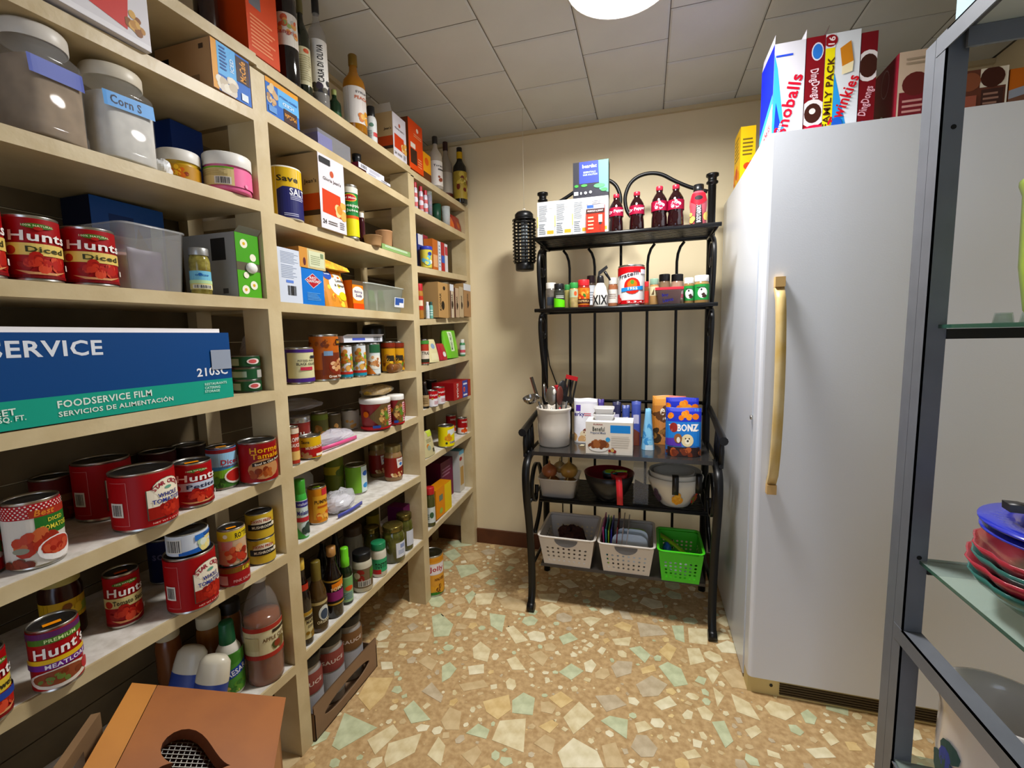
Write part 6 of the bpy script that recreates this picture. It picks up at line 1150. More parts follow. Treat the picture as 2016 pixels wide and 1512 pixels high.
# third board
lat('plastic_tub', 'yellow tub with blue lid on the far third shelf', S(3, 2, 840, 24, 484, 526, sb=0.008, tw=10), CUP, mat('d6c84c', 0.35), CUPL, mat('2c3aa8', 0.35), (0.08, 0.8, None, [('b', 0.5, 0.4, 0.3, 0.3, ['e0dccc', '6ab0c8', 'e0d84a'], 10, 0.14, 2), ('e', 0.65, 0.8, 0.15, 0.12, '2c4a9a')], 0.97), cat='tub', names=('tub', 'lid', 'label'))
for xl, xr, tp, sb_, c, sp, lb in ((824, 833, 462, 0.06, '3a4a8a', [('r', 0, 0.7, 1, 1, 'd8d8dc')], 'dark blue carton behind the blue lidded tub'), (834, 843, 464, 0.06, 'b8b8bc', [('r', 0, 0.7, 1, 1, '8a2c3a')], 'grey carton with red top behind the tub'), (852, 862, 472, 0.012, 'b86a2c', [('r', 0.1, 0.1, 0.9, 0.5, 'd8a87a')], 'orange-brown carton right of the blue lidded tub'), (863, 868, 476, 0.012, 'd0d4d8', [('lines', 0.2, 0.1, 0.9, 0.9, 7, '8a94a0')], 'slim pale carton in the row on the far third shelf'), (869, 875, 478, 0.012, 'a83030', [('r', 0, 0.3, 1, 0.55, '3a62b0')], 'slim red and blue carton in the row on the far third shelf'), (876, 881, 481, 0.012, 'd4d0d0', [('r', 0, 0.6, 1, 0.9, 'b84a50')], 'slim white carton ending the row on the far third shelf')):
    carton('carton', lb, A(3, 2, xl, xr, tp, 505, sb_, 0.045 if sb_ < 0.05 else 0.1), c, sp)
# fourth board
lat('peanut_jar', 'amber jar with red cap beside the second post', S(3, 3, 827, 15, 558, 619, sb=0.012), JAR, mat('a8742c', 0.25), jcap(0.80, 0.92), mat('b8202a', 0.4), (0.25, 0.65, 'b03a2a', [('r', 0.2, 0.3, 0.8, 0.7, 'd8c8a8')], 1.004), cat='jar')
carton('carton', 'maroon carton with food picture behind the small green bottles', A(3, 3, 834, 844, 576, 595, 0.10, 0.05), dict(all='4a1c14', front='5a2018'), [('b', 0.3, 0.6, 0.25, 0.25, ['a8502c', '7a3018', 'c87a4a'], 10, 0.13, 2), ('t', 'CHILI', 0.8, 0.5, 0.12, 'c8b8a0', 0.6, 90)])
for cx, c, lb in ((842, 'd0d6dc', 'tiny white bottle in front of the maroon carton'), (849, '6aa89a', 'tiny teal bottle in front of the maroon carton'), (857, '1f3c38', 'tiny dark green bottle beside the brown carton')):
    lat('extract_bottle', lb, S(3, 3, cx, 8, 594, 621, sb=0.012), SPICE, mat(c, 0.2), jcap(0.72, 0.7), mat('2a4a44' if c != 'd0d6dc' else 'e0e0e0', 0.4), (0.1, 0.6, None, [('lines', 0.2, 0.1, 0.9, 0.9, 3, 'c8d8d4')], 1.01))
KD = [('e', 0.45, 0.35, 0.1, 0.13, '1c1612'), ('t', 'KODIAK', 0.2, 0.45, 0.12, '2c241c', 0.5, 90), ('e', 0.6, 0.85, 0.08, 0.06, '2c241c')]
for i, (xl, xr, tp, c, lb) in enumerate(((863, 882, 557, 'b3905f', 'wide kraft pancake carton nearest in the brown row'), (886, 893, 560, 'c8b8a0', 'slim kraft carton with white top in the brown row'), (894, 903.5, 567, 'b8a084', 'kraft carton with dark stripe in the brown row'), (904, 912, 565, 'bca888', 'kraft carton second from the end of the brown row'), (914.5, 928, 560, 'a8845c', 'kraft pouch carton at the end of the brown row'))):
    q = A(3, 3, xl, xr, tp, 592, -0.02, 0.14)
    carton('pancake_carton', lb, q, dict(all=c, left='a08258'), KD if i == 0 else [('r', 0, 0, 0.25, 1, '4a2420' if i in (1, 2) else c), ('e', 0.6, 0.4, 0.07, 0.1, '2a2018'), ('t', 'KODIAK', 0.55, 0.5, 0.1, '3a2c20', 0.45, 90)]+([('r', 0, 0.8, 1, 1, 'd8dade')] if i in (1, 4) else []), grp='kraft cartons')
# fifth board
can('food_can', 'red and cream broth can on the far fifth shelf', S(3, 4, 836, 19, 668, 716, sb=0.006, tw=10), 'a8402c', [('r', 0, 0.2, 1, 0.55, 'd8ccb8'), ('t', 'TRAD', 0.6, 0.45, 0.14, '2c2418', 0.6), ('r', 0, 0.05, 1, 0.2, '2a2c1c'), ('r', 0, 0.85, 1, 1, '4a8a3c')])
q = A(3, 4, 846, 868, 668, 690, 0.008, 0.06)
pouch('flour_bag', 'cream paper flour bag with rolled top on the far fifth shelf', q, mat('d6cc9a', 0.6), [('e', 0.5, 0.7, 0.2, 0.12, '8aa0b8'), ('r', 0.2, 0.1, 0.85, 0.4, 'ded6ae')], taper=0.15, wav=0.003)
q = A(3, 4, 869, 883, 676, 695, 0.012, 0.05); pouch('snack_bag', 'red bag with white spot between the flour bag and green pouch', q, mat('a8182a', 0.35), [('e', 0.5, 0.35, 0.2, 0.16, 'dcd8d4')], wav=0.004)
q = A(3, 4, 882, 906, 650, 685, 0.004, 0.06)
pouch('dried_fruit_pouch', 'bright green mixed fruit pouch on the far fifth shelf', q, mat('6ab822', 0.4), [('p', [(0.3, 0.25), (0.55, 0.25), (0.6, 0.95), (0.25, 0.95)], 'd6e8c0'), ('t', 'MIXED FRUIT', 0.42, 0.6, 0.15, '141812', 0.6, 84), ('e', 0.75, 0.4, 0.15, 0.25, '8ac83c')], wav=0.005)
lat('extract_bottle', 'small white and green bottle at the end of the far fifth shelf', S(3, 4, 911, 11, 668, 704, sb=0.01), SPICE, mat('4a8a5a', 0.3), jcap(0.76, 0.7), WHITEP, (0.1, 0.65, 'd0d8d4', [('r', 0, 0.2, 1, 0.5, 'c8606a')], 1.01))
baggie('bag', 'small bag of yellow contents behind the broth can', (XF-0.14, 1.86, sz(3, 4, 1.86)+0.001), 0.04, 0.03, 0.055, content=(mat('b8922c', 0.6), 0.9, 0.9, 0.9), seed=61)
# sixth board
bottle('dark soy bottle with tan label on the far sixth shelf', S(3, 5, 838, 16, 752, 812, sb=0.010), mat('120c0a', 0.08), mat('2a1c14', 0.4), (0.08, 0.5, 'a8906a', [('lines', 0.3, 0.2, 0.9, 0.8, 4, '6a5434')], 1.004), prof=SAUCE, cap=[(0.44, 0.88), (0.46, 0.9), (0.46, 1), (0, 1)])
CAMP = [('r', 0, 0, 1, 0.5, 'd6d2d4'), ('t', "Campbell's", 0.62, 0.74, 0.16, 'e8dcd8', 0.6, 0, 0.3), ('e', 0.45, 0.5, 0.07, 0.07, 'b09040'), ('lines', 0.55, 0.12, 0.9, 0.35, 3, 'b86a70')]
for cx, w_, tp, bt, lb in ((857, 23, 770, 804, 'red and white soup can next to the soy bottle'), (880, 23, 763, 798, 'red and white soup can beside the sugar carton')):
    can('soup_can', lb, S(3, 5, cx, w_, tp, bt, tw=12), 'a8141e', CAMP, lid=mat('8a8884', 0.3, 0.9), grp='soup cans on the far sixth shelf')
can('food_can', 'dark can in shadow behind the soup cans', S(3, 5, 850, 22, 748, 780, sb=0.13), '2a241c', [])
q = A(3, 5, 893, 926, 750, 770, -0.03, 0.12)
carton('sugar_carton', 'red and blue sugar carton overhanging the shelf corner', q, dict(all='8a1418', front='a01820'), [('t', 'SUGAR', 0.22, 0.5, 0.22, 'e4dcd8', 0.85, -90), ('r', 0.5, 0, 0.82, 1, '3a4a9a'), ('r', 0.55, 0.75, 0.78, 0.85, 'dcdce8'), ('r', 0.55, 0.1, 0.78, 0.2, 'dcdce8'), ('e', 0.6, 0.48, 0.14, 0.16, 'd87a6a'), ('e', 0.6, 0.48, 0.09, 0.1, 'c03a34'), ('r', 0.84, 0, 1, 1, 'a0341c')])
# seventh board
q = A(3, 6, 836, 860, 850, 870, 0.006, 0.06)
pouch('paper_bag', 'tan paper bag with green twist on the far seventh shelf', q, mat('bdb284', 0.6), [('lines', 0.3, 0.55, 0.8, 0.7, 3, '6a6a4c'), ('e', 0.35, 0.42, 0.12, 0.1, 'c8822c'), ('e', 0.4, 0.35, 0.14, 0.1, '8a9a8c'), ('r', 0.65, 0.12, 0.8, 0.28, '4a4838'), ('r', 0.5, 0.78, 0.95, 1.0, 'b8c84a')], taper=0.1, wav=0.003)
can('food_can', 'bright yellow can with blue writing on the far seventh shelf', S(3, 6, 883, 33, 840, 883, tw=10), 'e0cf16', [('p', [(0.5, 0.5), (0.95, 0.75), (0.9, 0.95), (0.5, 0.85)], 'd6d8d0'), ('b', 0.55, 0.5, 0.2, 0.15, ['d89a2c', 'c8862a'], 8, 0.09, 3), ('t', 'corn', 0.72, 0.2, 0.1, '4a5ab8', 0.3), ('e', 0.45, 0.18, 0.06, 0.06, '2a3a1c')])
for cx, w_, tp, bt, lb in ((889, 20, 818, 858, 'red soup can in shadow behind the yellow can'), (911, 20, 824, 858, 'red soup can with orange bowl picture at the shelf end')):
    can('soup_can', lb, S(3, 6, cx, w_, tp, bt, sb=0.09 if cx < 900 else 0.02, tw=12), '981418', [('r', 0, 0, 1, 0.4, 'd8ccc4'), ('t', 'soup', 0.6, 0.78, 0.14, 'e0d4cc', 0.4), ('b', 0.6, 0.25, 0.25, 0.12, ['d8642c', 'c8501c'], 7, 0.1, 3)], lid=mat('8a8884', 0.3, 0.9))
# eighth board
lat('pickle_jar', 'jar with red lid and white label on the far lowest shelf', S(3, 7, 848, 21, 962, 1033, sb=0.01), JAR, mat('4a4a22', 0.12), jcap(0.83, 0.94), mat('b01c20', 0.35), (0.1, 0.5, 'c9cfcb', [('e', 0.6, 0.5, 0.14, 0.2, '3c5a3c'), ('lines', 0.2, 0.2, 0.5, 0.6, 3, '7a8a80')], 1.004), cat='jar')
carton('cracker_carton', 'yellow and orange carton with torn zigzag top', A(3, 7, 858, 889, 955, 985, 0.008, 0.06), dict(all='c8861c', front='e0921c'), [('r', 0.55, 0, 1, 1, 'e6c81e'), ('e', 0.3, 0.2, 0.12, 0.1, '9ab04a'), ('r', 0.2, 0.55, 0.42, 0.75, '6a7a6a')])
carton('carton', 'maroon purple carton on the far lowest shelf behind the yellow carton', A(3, 7, 868, 892, 905, 945, 0.075, 0.09), dict(all='5a1634', front='6a1a3c', right='c9c2c4'), [('lines', 0.1, 0.6, 0.9, 0.85, 3, '9a6a80')])
carton('carton', 'white carton with pale blue lid at the end of the far lowest shelf', A(3, 7, 905, 914, 885, 935, 0.04, 0.14), dict(all='b8b8b4', front='c8c2b4', top='5a9ab8'), [('r', 0, 0.9, 1, 1, '6aa6c0'), ('r', 0.15, 0.15, 0.85, 0.6, 'b8965a'), ('e', 0.3, 0.8, 0.08, 0.05, 'a83a3c')])
# big can on the floor below
q = Z(0.0005, 858, 46, 1100, 1181, 4); q['y'] = max(q['y'], 1.80+q['r']); q['x'] = min(q['x'], XF-q['r']*0.3)
can('food_can', 'big orange peach can standing on the floor behind the second post', q, 'd0902c', [('r', 0, 0, 1, 0.1, '3c7a2c'), ('r', 0, 0.08, 1, 0.9, 'd8a044'), ('p', [(0.35, 0.55), (0.85, 0.55), (0.9, 0.85), (0.3, 0.85)], 'd8d0d0'), ('p', [(0.37, 0.57), (0.83, 0.57), (0.88, 0.83), (0.32, 0.83)], 'e6dede'), ('t', 'Jolly', 0.6, 0.69, 0.17, 'b0202a', 0.42), ('t', 'HALVES', 0.68, 0.42, 0.08, '5a2c14', 0.3), ('b', 0.68, 0.2, 0.25, 0.1, ['d8861c', 'e0a83c', '6a3c14'], 12, 0.08, 2)], lid=mat('3c3a28', 0.35, 0.8))

# ------------------------------------------------------------------ things on the baker's rack
yt = 1.965; e_ = 0.0005
NF = [('lines', 0.1, 0.45, 0.62, 0.9, 12, '565c64'), ('r', 0.1, 0.80, 0.9, 0.805, '3a3a3a'), ('r', 0.55, 0.08, 0.95, 0.55, 'd6d4d0'), ('r', 0.56, 0.10, 0.94, 0.2, 'd89a3a'), ('lines', 0.1, 0.1, 0.5, 0.4, 6, '6a7078'), ('r', 0, 0.3, 0.04, 0.6, 'd8d04a')]
names4 = ('white nutrition box at the left end of the row on the rack top', 'white nutrition box second from the left on the rack top', 'white nutrition box under the left half of the dark carton', 'white nutrition box behind the red ointment box')
tops4 = []
for i, (xl, xr) in enumerate(((1057.5, 1091.5), (1092, 1126), (1126.5, 1161.5), (1162, 1197.5))):
    q = Bx(ZT+e_, xl, xr, 391, yt, 0.075); q['h'] = 0.152; tops4.append(q)
    carton('nutrition_box', names4[i], q, dict(all='c4c2be', front='c6c6c4'), NF, grp='white boxes on the rack')
q = Bx(tops4[0]['z']+0.1525, 1128, 1198, 320, yt+0.005, 0.06); q['h'] = 0.145
carton('carton', 'black and blue carton with green leaves on the white boxes', q, dict(all='1c1c20', front='24242c'), [('r', 0.18, 0.4, 0.75, 1, '3a48b0'), ('p', [(0.75, 0.2), (1, 0.1), (1, 1), (0.72, 1)], '6ab49a'), ('t', 'beardac', 0.47, 0.87, 0.10, 'dfe2f0', 0.4), ('t', 'ESSENTIALS', 0.47, 0.70, 0.05, 'b8c4f0', 0.34), ('t', 'HAIR SOLUTION', 0.49, 0.63, 0.05, 'b8c4f0', 0.4), ('e', 0.1, 0.34, 0.06, 0.04, '3c8a3c'), ('e', 0.32, 0.34, 0.09, 0.035, '4c9a4c'), ('e', 0.75, 0.3, 0.16, 0.06, '58a86c'), ('e', 0.88, 0.18, 0.1, 0.05, '4c9a5c'), ('r', 0.03, 0.08, 0.15, 0.18, 'c8ccd0'), ('e', 0.23, 0.13, 0.025, 0.04, 'c8ccd0'), ('e', 0.36, 0.13, 0.04, 0.04, 'c8ccd0'), ('e', 0.5, 0.14, 0.04, 0.04, 'c8ccd0')])
q = Bx(ZT+e_, 1154, 1190, 402, yt-0.033, 0.03)
carton('ointment_box', 'red and grey muscle rub box in front of the white boxes', q, dict(all='c8341c', front='d2361c'), [('r', 0, 0.82, 1, 1, '8a8a90'), ('r', 0.05, 0.88, 0.4, 0.98, '3a5aa8'), ('r', 0, 0.68, 1, 0.84, '3a1c18'), ('t', 'MUSCLE & JOINT', 0.5, 0.76, 0.07, 'e6dcd8', 0.85), ('r', 0.68, 0.35, 0.88, 0.62, 'dcd8d6'), ('r', 0.7, 0.28, 0.86, 0.36, '2a2624'), ('r', 0.76, 0.08, 0.8, 0.28, '4a2c28'), ('lines', 0.1, 0.08, 0.5, 0.6, 4, 'e8a08a')])
COLA = mat('1c0608', 0.06, coat=0.5); CAPR = mat('b01c34', 0.4)
for cx, w_, tp, lb in ((1213, 27, 379, 'small dark cola bottle beside the white boxes'), (1253, 29, 374, 'small dark cola bottle standing alone below the crown scroll'), (1297, 31, 363, 'tall dark cola bottle left of its touching twin'), (1329, 32, 360, 'tall dark cola bottle next to the sports drink')):
    q = Yp(yt, ZT+e_, cx, w_, tp, 2); LL = [('e', 0.5, 0.5, 0.5, 0.3, 'a81c44'), ('t', 'Dr Pepper', 0.5, 0.52, 0.45, 'ead8dc', 0.75, 8, 0.2)] if tp > 370 else [('b', 0.5, 0.5, 0.55, 0.3, ['d8c4cc', 'c8a8b8', 'e0d4d8'], 12, 0.14, 5), ('t', 'Dr', 0.4, 0.6, 0.35, 'a81c44', 0.3, 10, 0.2), ('e', 0.55, 0.4, 0.18, 0.15, 'b02a50')]
    lat('cola_bottle', lb, q, SODA, COLA, [(0.40, 0.90), (0.43, 0.905), (0.43, 0.99), (0.38, 1), (0, 1)], CAPR, (0.42, 0.64, '8a1236', LL, 1.012))
lat('sports_drink', 'pink sports drink bottle with black cap at the right end', Yp(yt, ZT+e_, 1373, 34, 359, 2), [(0, 0), (0.88, 0), (0.95, 0.04), (0.98, 0.15), (0.9, 0.35), (1, 0.5), (1, 0.62), (0.8, 0.76), (0.6, 0.82), (0.55, 0.84)], mat('c0505c', 0.15), [(0.58, 0.83), (0.6, 0.84), (0.58, 0.99), (0, 1)], BLACKP, (0.04, 0.80, None, [('p', [(0.36, 0), (0.66, 0), (0.6, 0.6), (0.42, 0.6)], '16100f'), ('t', 'BODYARMOR', 0.51, 0.34, 0.13, 'e8e4e4', 0.58, 90), ('p', [(0.25, 0.95), (0.75, 0.95), (0.85, 0.72), (0.51, 0.56), (0.17, 0.72)], 'c02a3c'), ('e', 0.5, 0.8, 0.12, 0.07, '2a2428'), ('b', 0.2, 0.25, 0.1, 0.15, ['d89a5c', 'd8c06a'], 5, 0.09, 2), ('b', 0.82, 0.25, 0.1, 0.15, ['d89a5c', 'd8c06a'], 5, 0.09, 4)], 1.0), cat='bottle')
# spice shelf
ys = 1.975; SG = clear('e0ddd6', 0.5, 0.05)
def spice(lab, cx, w_, tp, bodym, capm, label=None, y=ys, prof=SPICE, cz=0.78, cat='jar', nm='spice_jar'): return lat(nm, lab, Yp(y, Z2+e_, cx, w_, tp), prof, bodym, jcap(cz, 0.92), capm, label, cat=cat)
spice('square spice jar with white lid and grey label at the left end', 1085, 21, 556, mat('6a6258', 0.2, noise=0.4, nscale=50), WHITEP, (0.12, 0.5, None, [('r', 0.25, 0.1, 0.85, 0.9, '3a4048')], 1.004), y=2.04)
spice('spice jar with black lid and lime green label', 1101, 21, 558, mat('2a2c24', 0.2), BLACKP, (0.05, 0.65, '3a3c34', [('p', [(0, 0), (1, 0), (1, 0.45), (0, 0.65)], '6ac81e'), ('lines', 0.3, 0.6, 0.8, 0.8, 2, 'c8ccc0')], 1.004))
spice('slim green capped spice jar half hidden behind another', 1117, 12, 560, mat('8a8048', 0.25), mat('2c7a3a', 0.4), None, y=2.02)
spice('green capped jar of tan spice in the front row', 1130, 18, 556, mat('b09a62', 0.25, noise=0.3, nscale=60), mat('2c8a3c', 0.4), (0.42, 0.72, 'a8b094', [('e', 0.6, 0.5, 0.2, 0.3, 'd8643c')], 1.004))
spice('red capped paprika jar with orange label', 1149, 24, 550, mat('8a2414', 0.2), mat('c01c24', 0.4), (0.1, 0.7, 'c87a2c', [('b', 0.5, 0.6, 0.35, 0.3, ['d8641c', 'b83a1c', '3c6a2c', 'e0a04a'], 14, 0.12, 3), ('r', 0, 0.08, 1, 0.35, '3a1610'), ('t', 'PAPRIKA', 0.5, 0.22, 0.14, 'c8a87a', 0.6)], 1.004))
spice('dark capped jar with white label behind the spray bottle', 1164, 18, 542, mat('4a3a2c', 0.2), mat('2a0f14', 0.4), (0.1, 0.7, 'c9cdd0', [('lines', 0.3, 0.2, 0.8, 0.7, 4, '8a929a')], 1.004), y=2.05)
q = Yp(ys-0.01, Z2+e_, 1182, 30, 521)
t = root('spray_bottle', 'white spray bottle with black trigger among the spices', 'bottle', q); r, h = q['r'], q['h']
b = B(); b.lathe([(0, 0), (r*0.95, 0), (r, h*0.02), (r*0.98, h*0.3), (r*0.75, h*0.48), (r*0.5, h*0.56), (r*0.45, h*0.6)], mat('d3d0c8', 0.35), 24); b.obj('body', t)
b = B(); prints(b, [('t', 'XIXI', 0.5, 0.5, 0.75, '1c1c1c', 0.72)], math.pi*r, h*0.3, on_cyl(r, h*0.02), du=r*0.14); b.obj('lettering', t)
b = B(); b.lathe([(r*0.48, h*0.58), (r*0.5, h*0.6), (r*0.42, h*0.72), (r*0.35, h*0.76), (0, h*0.76)], BLACKP, 20); b.obj('collar', t)
b = B(); b.hexa([(-r*0.35, -0.008, h*0.74), (r*0.95, -0.008, h*0.94), (-r*0.35, 0.008, h*0.74), (r*0.95, 0.008, h*0.94), (-r*0.25, -0.007, h*0.86), (r*0.8, -0.007, h*1.0), (-r*0.25, 0.007, h*0.86), (r*0.8, 0.007, h*1.0)], BLACKP); b.obj('nozzle', t)
b = B(); b.tube([(r*0.55, 0, h*0.86), (r*0.8, 0, h*0.78), (r*1.1, 0, h*0.70), (r*1.25, 0, h*0.64)], [0.006, 0.006, 0.005, 0.004], BLACKP, 8); b.obj('trigger', t)
spice('white capped jar of reddish spice right of the spray bottle', 1207, 19, 546, mat('9a6040', 0.2), WHITEP, (0.15, 0.6, 'd0ccc4', [('lines', 0.2, 0.3, 0.8, 0.7, 3, '9a8a80')], 1.004), y=2.04)
q = Yp(ys, Z2+e_, 1243, 52, 520)
can('food_can', 'big red and white tomato can on the spice shelf', q, 'd6d2d0', [('r', 0, 0.84, 1, 1, 'b8141e'), ('p', [(0, 0.74), (0.5, 0.86), (0, 0.86)], 'b8141e'), ('p', [(0, 0.0), (1, 0.0), (1, 0.10), (0, 0.10)], 'b8141e'), ('t', 'Fratelli', 0.42, 0.78, 0.11, '3a3640', 0.5, 12, 0.2), ('e', 0.52, 0.48, 0.22, 0.22, 'c8301e'), ('e', 0.52, 0.52, 0.13, 0.12, 'd8741e'), ('e', 0.52, 0.58, 0.05, 0.06, '5a8a2c'), ('p', [(0.25, 0.33), (0.8, 0.38), (0.8, 0.48), (0.25, 0.43)], '2c8ac8'), ('t', '1955', 0.53, 0.41, 0.07, 'e8f0f4', 0.22), ('b', 0.12, 0.15, 0.12, 0.08, ['b01c20', 'c83a34'], 6, 0.08, 2), ('r', 0.72, 0.8, 0.9, 0.92, 'd0ccd8'), ('t', '2.3.4.5', 0.65, 0.05, 0.05, 'f0e0dc', 0.5)], lid=mat('9a9690', 0.3, 0.9))
spice('slim red capped bottle beside the big tomato can', 1273, 9, 554, mat('7a4020', 0.2), mat('b82028', 0.4), (0.1, 0.6, 'b03a2c', [], 1.004))
spice('sage green capped jar with cream label', 1288, 18, 548, mat('a07a4a', 0.2), mat('7a9a84', 0.4), (0.35, 0.7, 'c9c09c', [('p', [(0.3, 0.1), (0.7, 0.1), (0.5, 0.8)], '5a4a34')], 1.004))
spice('black capped jar of brown spice behind the pink tub', 1308, 23, 539, mat('8a7456', 0.2), BLACKP, (0.1, 0.45, '3a2c22', [], 1.004), y=2.07)
spice('black capped jar with pink label behind the pink tub', 1333, 25, 539, mat('b89a80', 0.2), BLACKP, (0.2, 0.6, 'd8c0c0', [('r', 0, 0.1, 1, 0.4, 'c86a7a')], 1.004), y=2.07)
q = Bx(Z2+e_, 1293, 1343, 570, 1.955, 0.085); t = tub('plastic_tub', 'small pink plastic tub with red lid and handwriting', q, mat('d0a8a4', 0.35, trans=0.25), lab_spec=[('t', 'Bay', 0.33, 0.62, 0.26, '2c2a7a', 0.28, 8), ('t', 'Leaves', 0.45, 0.3, 0.26, '2c2a7a', 0.45, 8)], taper=0.88)
b = B(); b.box(-q['w']/2-0.006, -q['d']/2-0.005, q['h'], q['w']/2+0.006, q['d']/2+0.005, q['h']+0.010, mat('c02434', 0.4)); b.obj('lid', t)
BEE = [('r', 0, 0, 1, 1, '2c8a44'), ('e', 0.55, 0.45, 0.3, 0.34, 'd8dcd4'), ('b', 0.55, 0.3, 0.2, 0.1, ['2a1c1a', '3a2622'], 6, 0.1, 2), ('e', 0.5, 0.66, 0.05, 0.07, '1c1c1c'), ('lines', 0.3, 0.75, 0.8, 0.85, 1, '3a3a3a')]
spice('smaller green labelled rub shaker with white cap', 1356, 20, 546, mat('8a7040', 0.2), WHITEP, (0.12, 0.68, None, BEE, 1.004))
spice('larger green labelled rub shaker with white cap at the right end', 1381, 30, 541, mat('9a7a48', 0.2), WHITEP, (0.12, 0.68, None, BEE, 1.004))

# counter
q = Z(ZK+e_, 1091, 68, 806, 883); CRX, CRY, CRR, CRH = q['x'], q['y'], q['r'], q['h']
t = root('utensil_crock', 'glossy cream ceramic crock full of kitchen utensils', 'crock', q)
b = B(); r, h = CRR, CRH; b.lathe([(0, 0), (r*0.86, 0), (r*0.92, 0.006), (r*0.98, h*0.5), (r*0.97, h*0.9), (r*1.03, h*0.95), (r*1.03, h*0.985), (r*0.99, h), (r*0.92, h*0.97), (r*0.9, 0.012), (0, 0.01)], mat('d8cfc2', 0.12, coat=0.6), 40); b.obj('crock_body', t)
def utensil(nm, lab, ang, lean, L, handm, build, rot=0.0, rad=0.5):
    """utensil standing in the crock, leaning outwards"""
    a = math.radians(ang); bk_ = lean*0.01*CRR; bx, by = CRX-bk_*math.cos(a), CRY-bk_*math.sin(a)
    tx, ty = CRX+CRR*rad*math.cos(a), CRY+CRR*rad*math.sin(a); z0 = ZK+0.014; z1 = ZK+CRH
    d = Vector((tx-bx, ty-by, z1-z0)).normalized(); t = thing(nm, lab, 'utensil', (bx, by, z0))
    M = d.to_track_quat('Z', 'Y').to_matrix().to_4x4() @ Matrix.Rotation(math.radians(rot), 4, 'Z')
    b = B(); b.tube([(0, 0, 0), (0, 0, L*0.62)], 0.004, handm, 8); o = b.obj('handle', t); o.matrix_basis = M
    b = B(); build(b, L); o = b.obj('head', t); o.matrix_basis = M
    return t
BLK = mat('1a191a', 0.4); RDP = mat('b01a22', 0.4); STL = mat('9a9690', 0.22, 1.0)
def spat(m, slots=True):
    def f(b, L):
        w_ = 0.028
        if slots:
            for i in range(4): b.box(-w_+i*0.0165, -0.0015, L*0.68, -w_+i*0.0165+0.0075, 0.0015, L*0.95, m)
            b.box(-w_, -0.0016, L*0.94, w_, 0.0016, L, RDP); b.box(-w_, -0.0016, L*0.6, w_, 0.0016, L*0.69, m)
        else: b.ball((0, 0, L*0.82), 0.024, 0.006, L*0.18, m, 16, 10)
    return f
def spoonh(m, w_=0.026, d_=0.008): return lambda b, L: b.ball((0, 0, L*0.82), w_, d_, L*0.17, m, 16, 10)
def ladleh(m): return lambda b, L: (b.tube([(0, 0, L*0.6), (0, 0, L*0.9), (0, -0.02, L)], 0.004, m, 8), b.lathe([(0.033, 0), (0.031, -0.012), (0.02, -0.026), (0, -0.03)], m, 18, cx=0, cy=-0.045, cz=L*0.98))
utensil('slotted_turner', 'black slotted turner with red rim leaning right in the crock', 5, -30, 0.30, BLK, spat(BLK), 70, 0.72)
utensil('serving_spoon', 'black serving spoon standing in front of the slotted turner', 55, -35, 0.275, BLK, spoonh(BLK), 80, 0.6)
utensil('spatula', 'red edged black spatula leaning far left in the crock', 178, -20, 0.30, BLK, lambda b, L: (b.box(-0.022, -0.002, L*0.66, 0.022, 0.002, L, BLK), b.box(-0.024, -0.003, L*0.66, -0.016, 0.003, L, RDP)), 30, 0.82)
utensil('ladle', 'shiny steel ladle hanging over the left side of the crock', 236, -10, 0.24, STL, ladleh(STL), 330, 0.8)
utensil('serving_spoon', 'steel spoon beside the red edged spatula', 135, -35, 0.265, STL, spoonh(STL, 0.02), 40, 0.75)
utensil('serving_spoon', 'grey steel spoon in the middle of the crock', 262, -40, 0.255, STL, spoonh(mat('8a8378', 0.3, 0.8), 0.026), 5, 0.35)
utensil('serving_spoon', 'red rimmed brown spoon in the middle of the crock', 325, -45, 0.255, RDP, spoonh(mat('5a2c22', 0.4), 0.027), 15, 0.5)
utensil('tongs', 'black tongs with white tips standing between the spoons', 294, -50, 0.235, BLK, lambda b, L: (b.box(-0.006, -0.003, L*0.55, 0.0, 0.003, L*0.94, BLK), b.ball((0.004, 0, L*0.96), 0.007, 0.004, 0.014, WHITEP)), 0, 0.45)
lat('storage_jar', 'clear jar with red lid standing behind the crock', Yp(2.02, ZK+e_, 1103, 26, 760), JAR, clear('d6d0c8', 0.5, 0.05), jcap(0.80, 0.98), mat('b01c2a', 0.4), (0.1, 0.6, None, [('r', 0, 0.3, 0.5, 0.9, '8a1c1c')], 1.004), cat='jar')
CLM = mat('e2dfe2', 0.35)
def Pz(xl, xr, top, yp, dep, z=ZK+e_, rz=0): q = Bx(z, xl, xr, top, yp, dep, rz); return q
pouch('treat_pouch', 'white jerky treat pouch behind the cream crock', Pz(1128, 1175, 786, 1.99, 0.06), CLM, [('r', 0.0, 0.88, 1, 0.93, 'd0ccd4'), ('r', 0.1, 0.72, 0.3, 0.86, '5a3a9a'), ('t', 'jerky', 0.22, 0.64, 0.13, '3a2a78', 0.5), ('lines', 0.45, 0.60, 0.75, 0.68, 2, 'c86a7a'), ('b', 0.5, 0.16, 0.35, 0.12, ['6a2c20', 'c8a070', '8a4a30', 'd8c8a8'], 10, 0.09, 3), ('r', 0.0, 0, 1, 0.04, 'c8c4c0')])
bq = Pz(1153, 1246, 832, 1.815, 0.12)
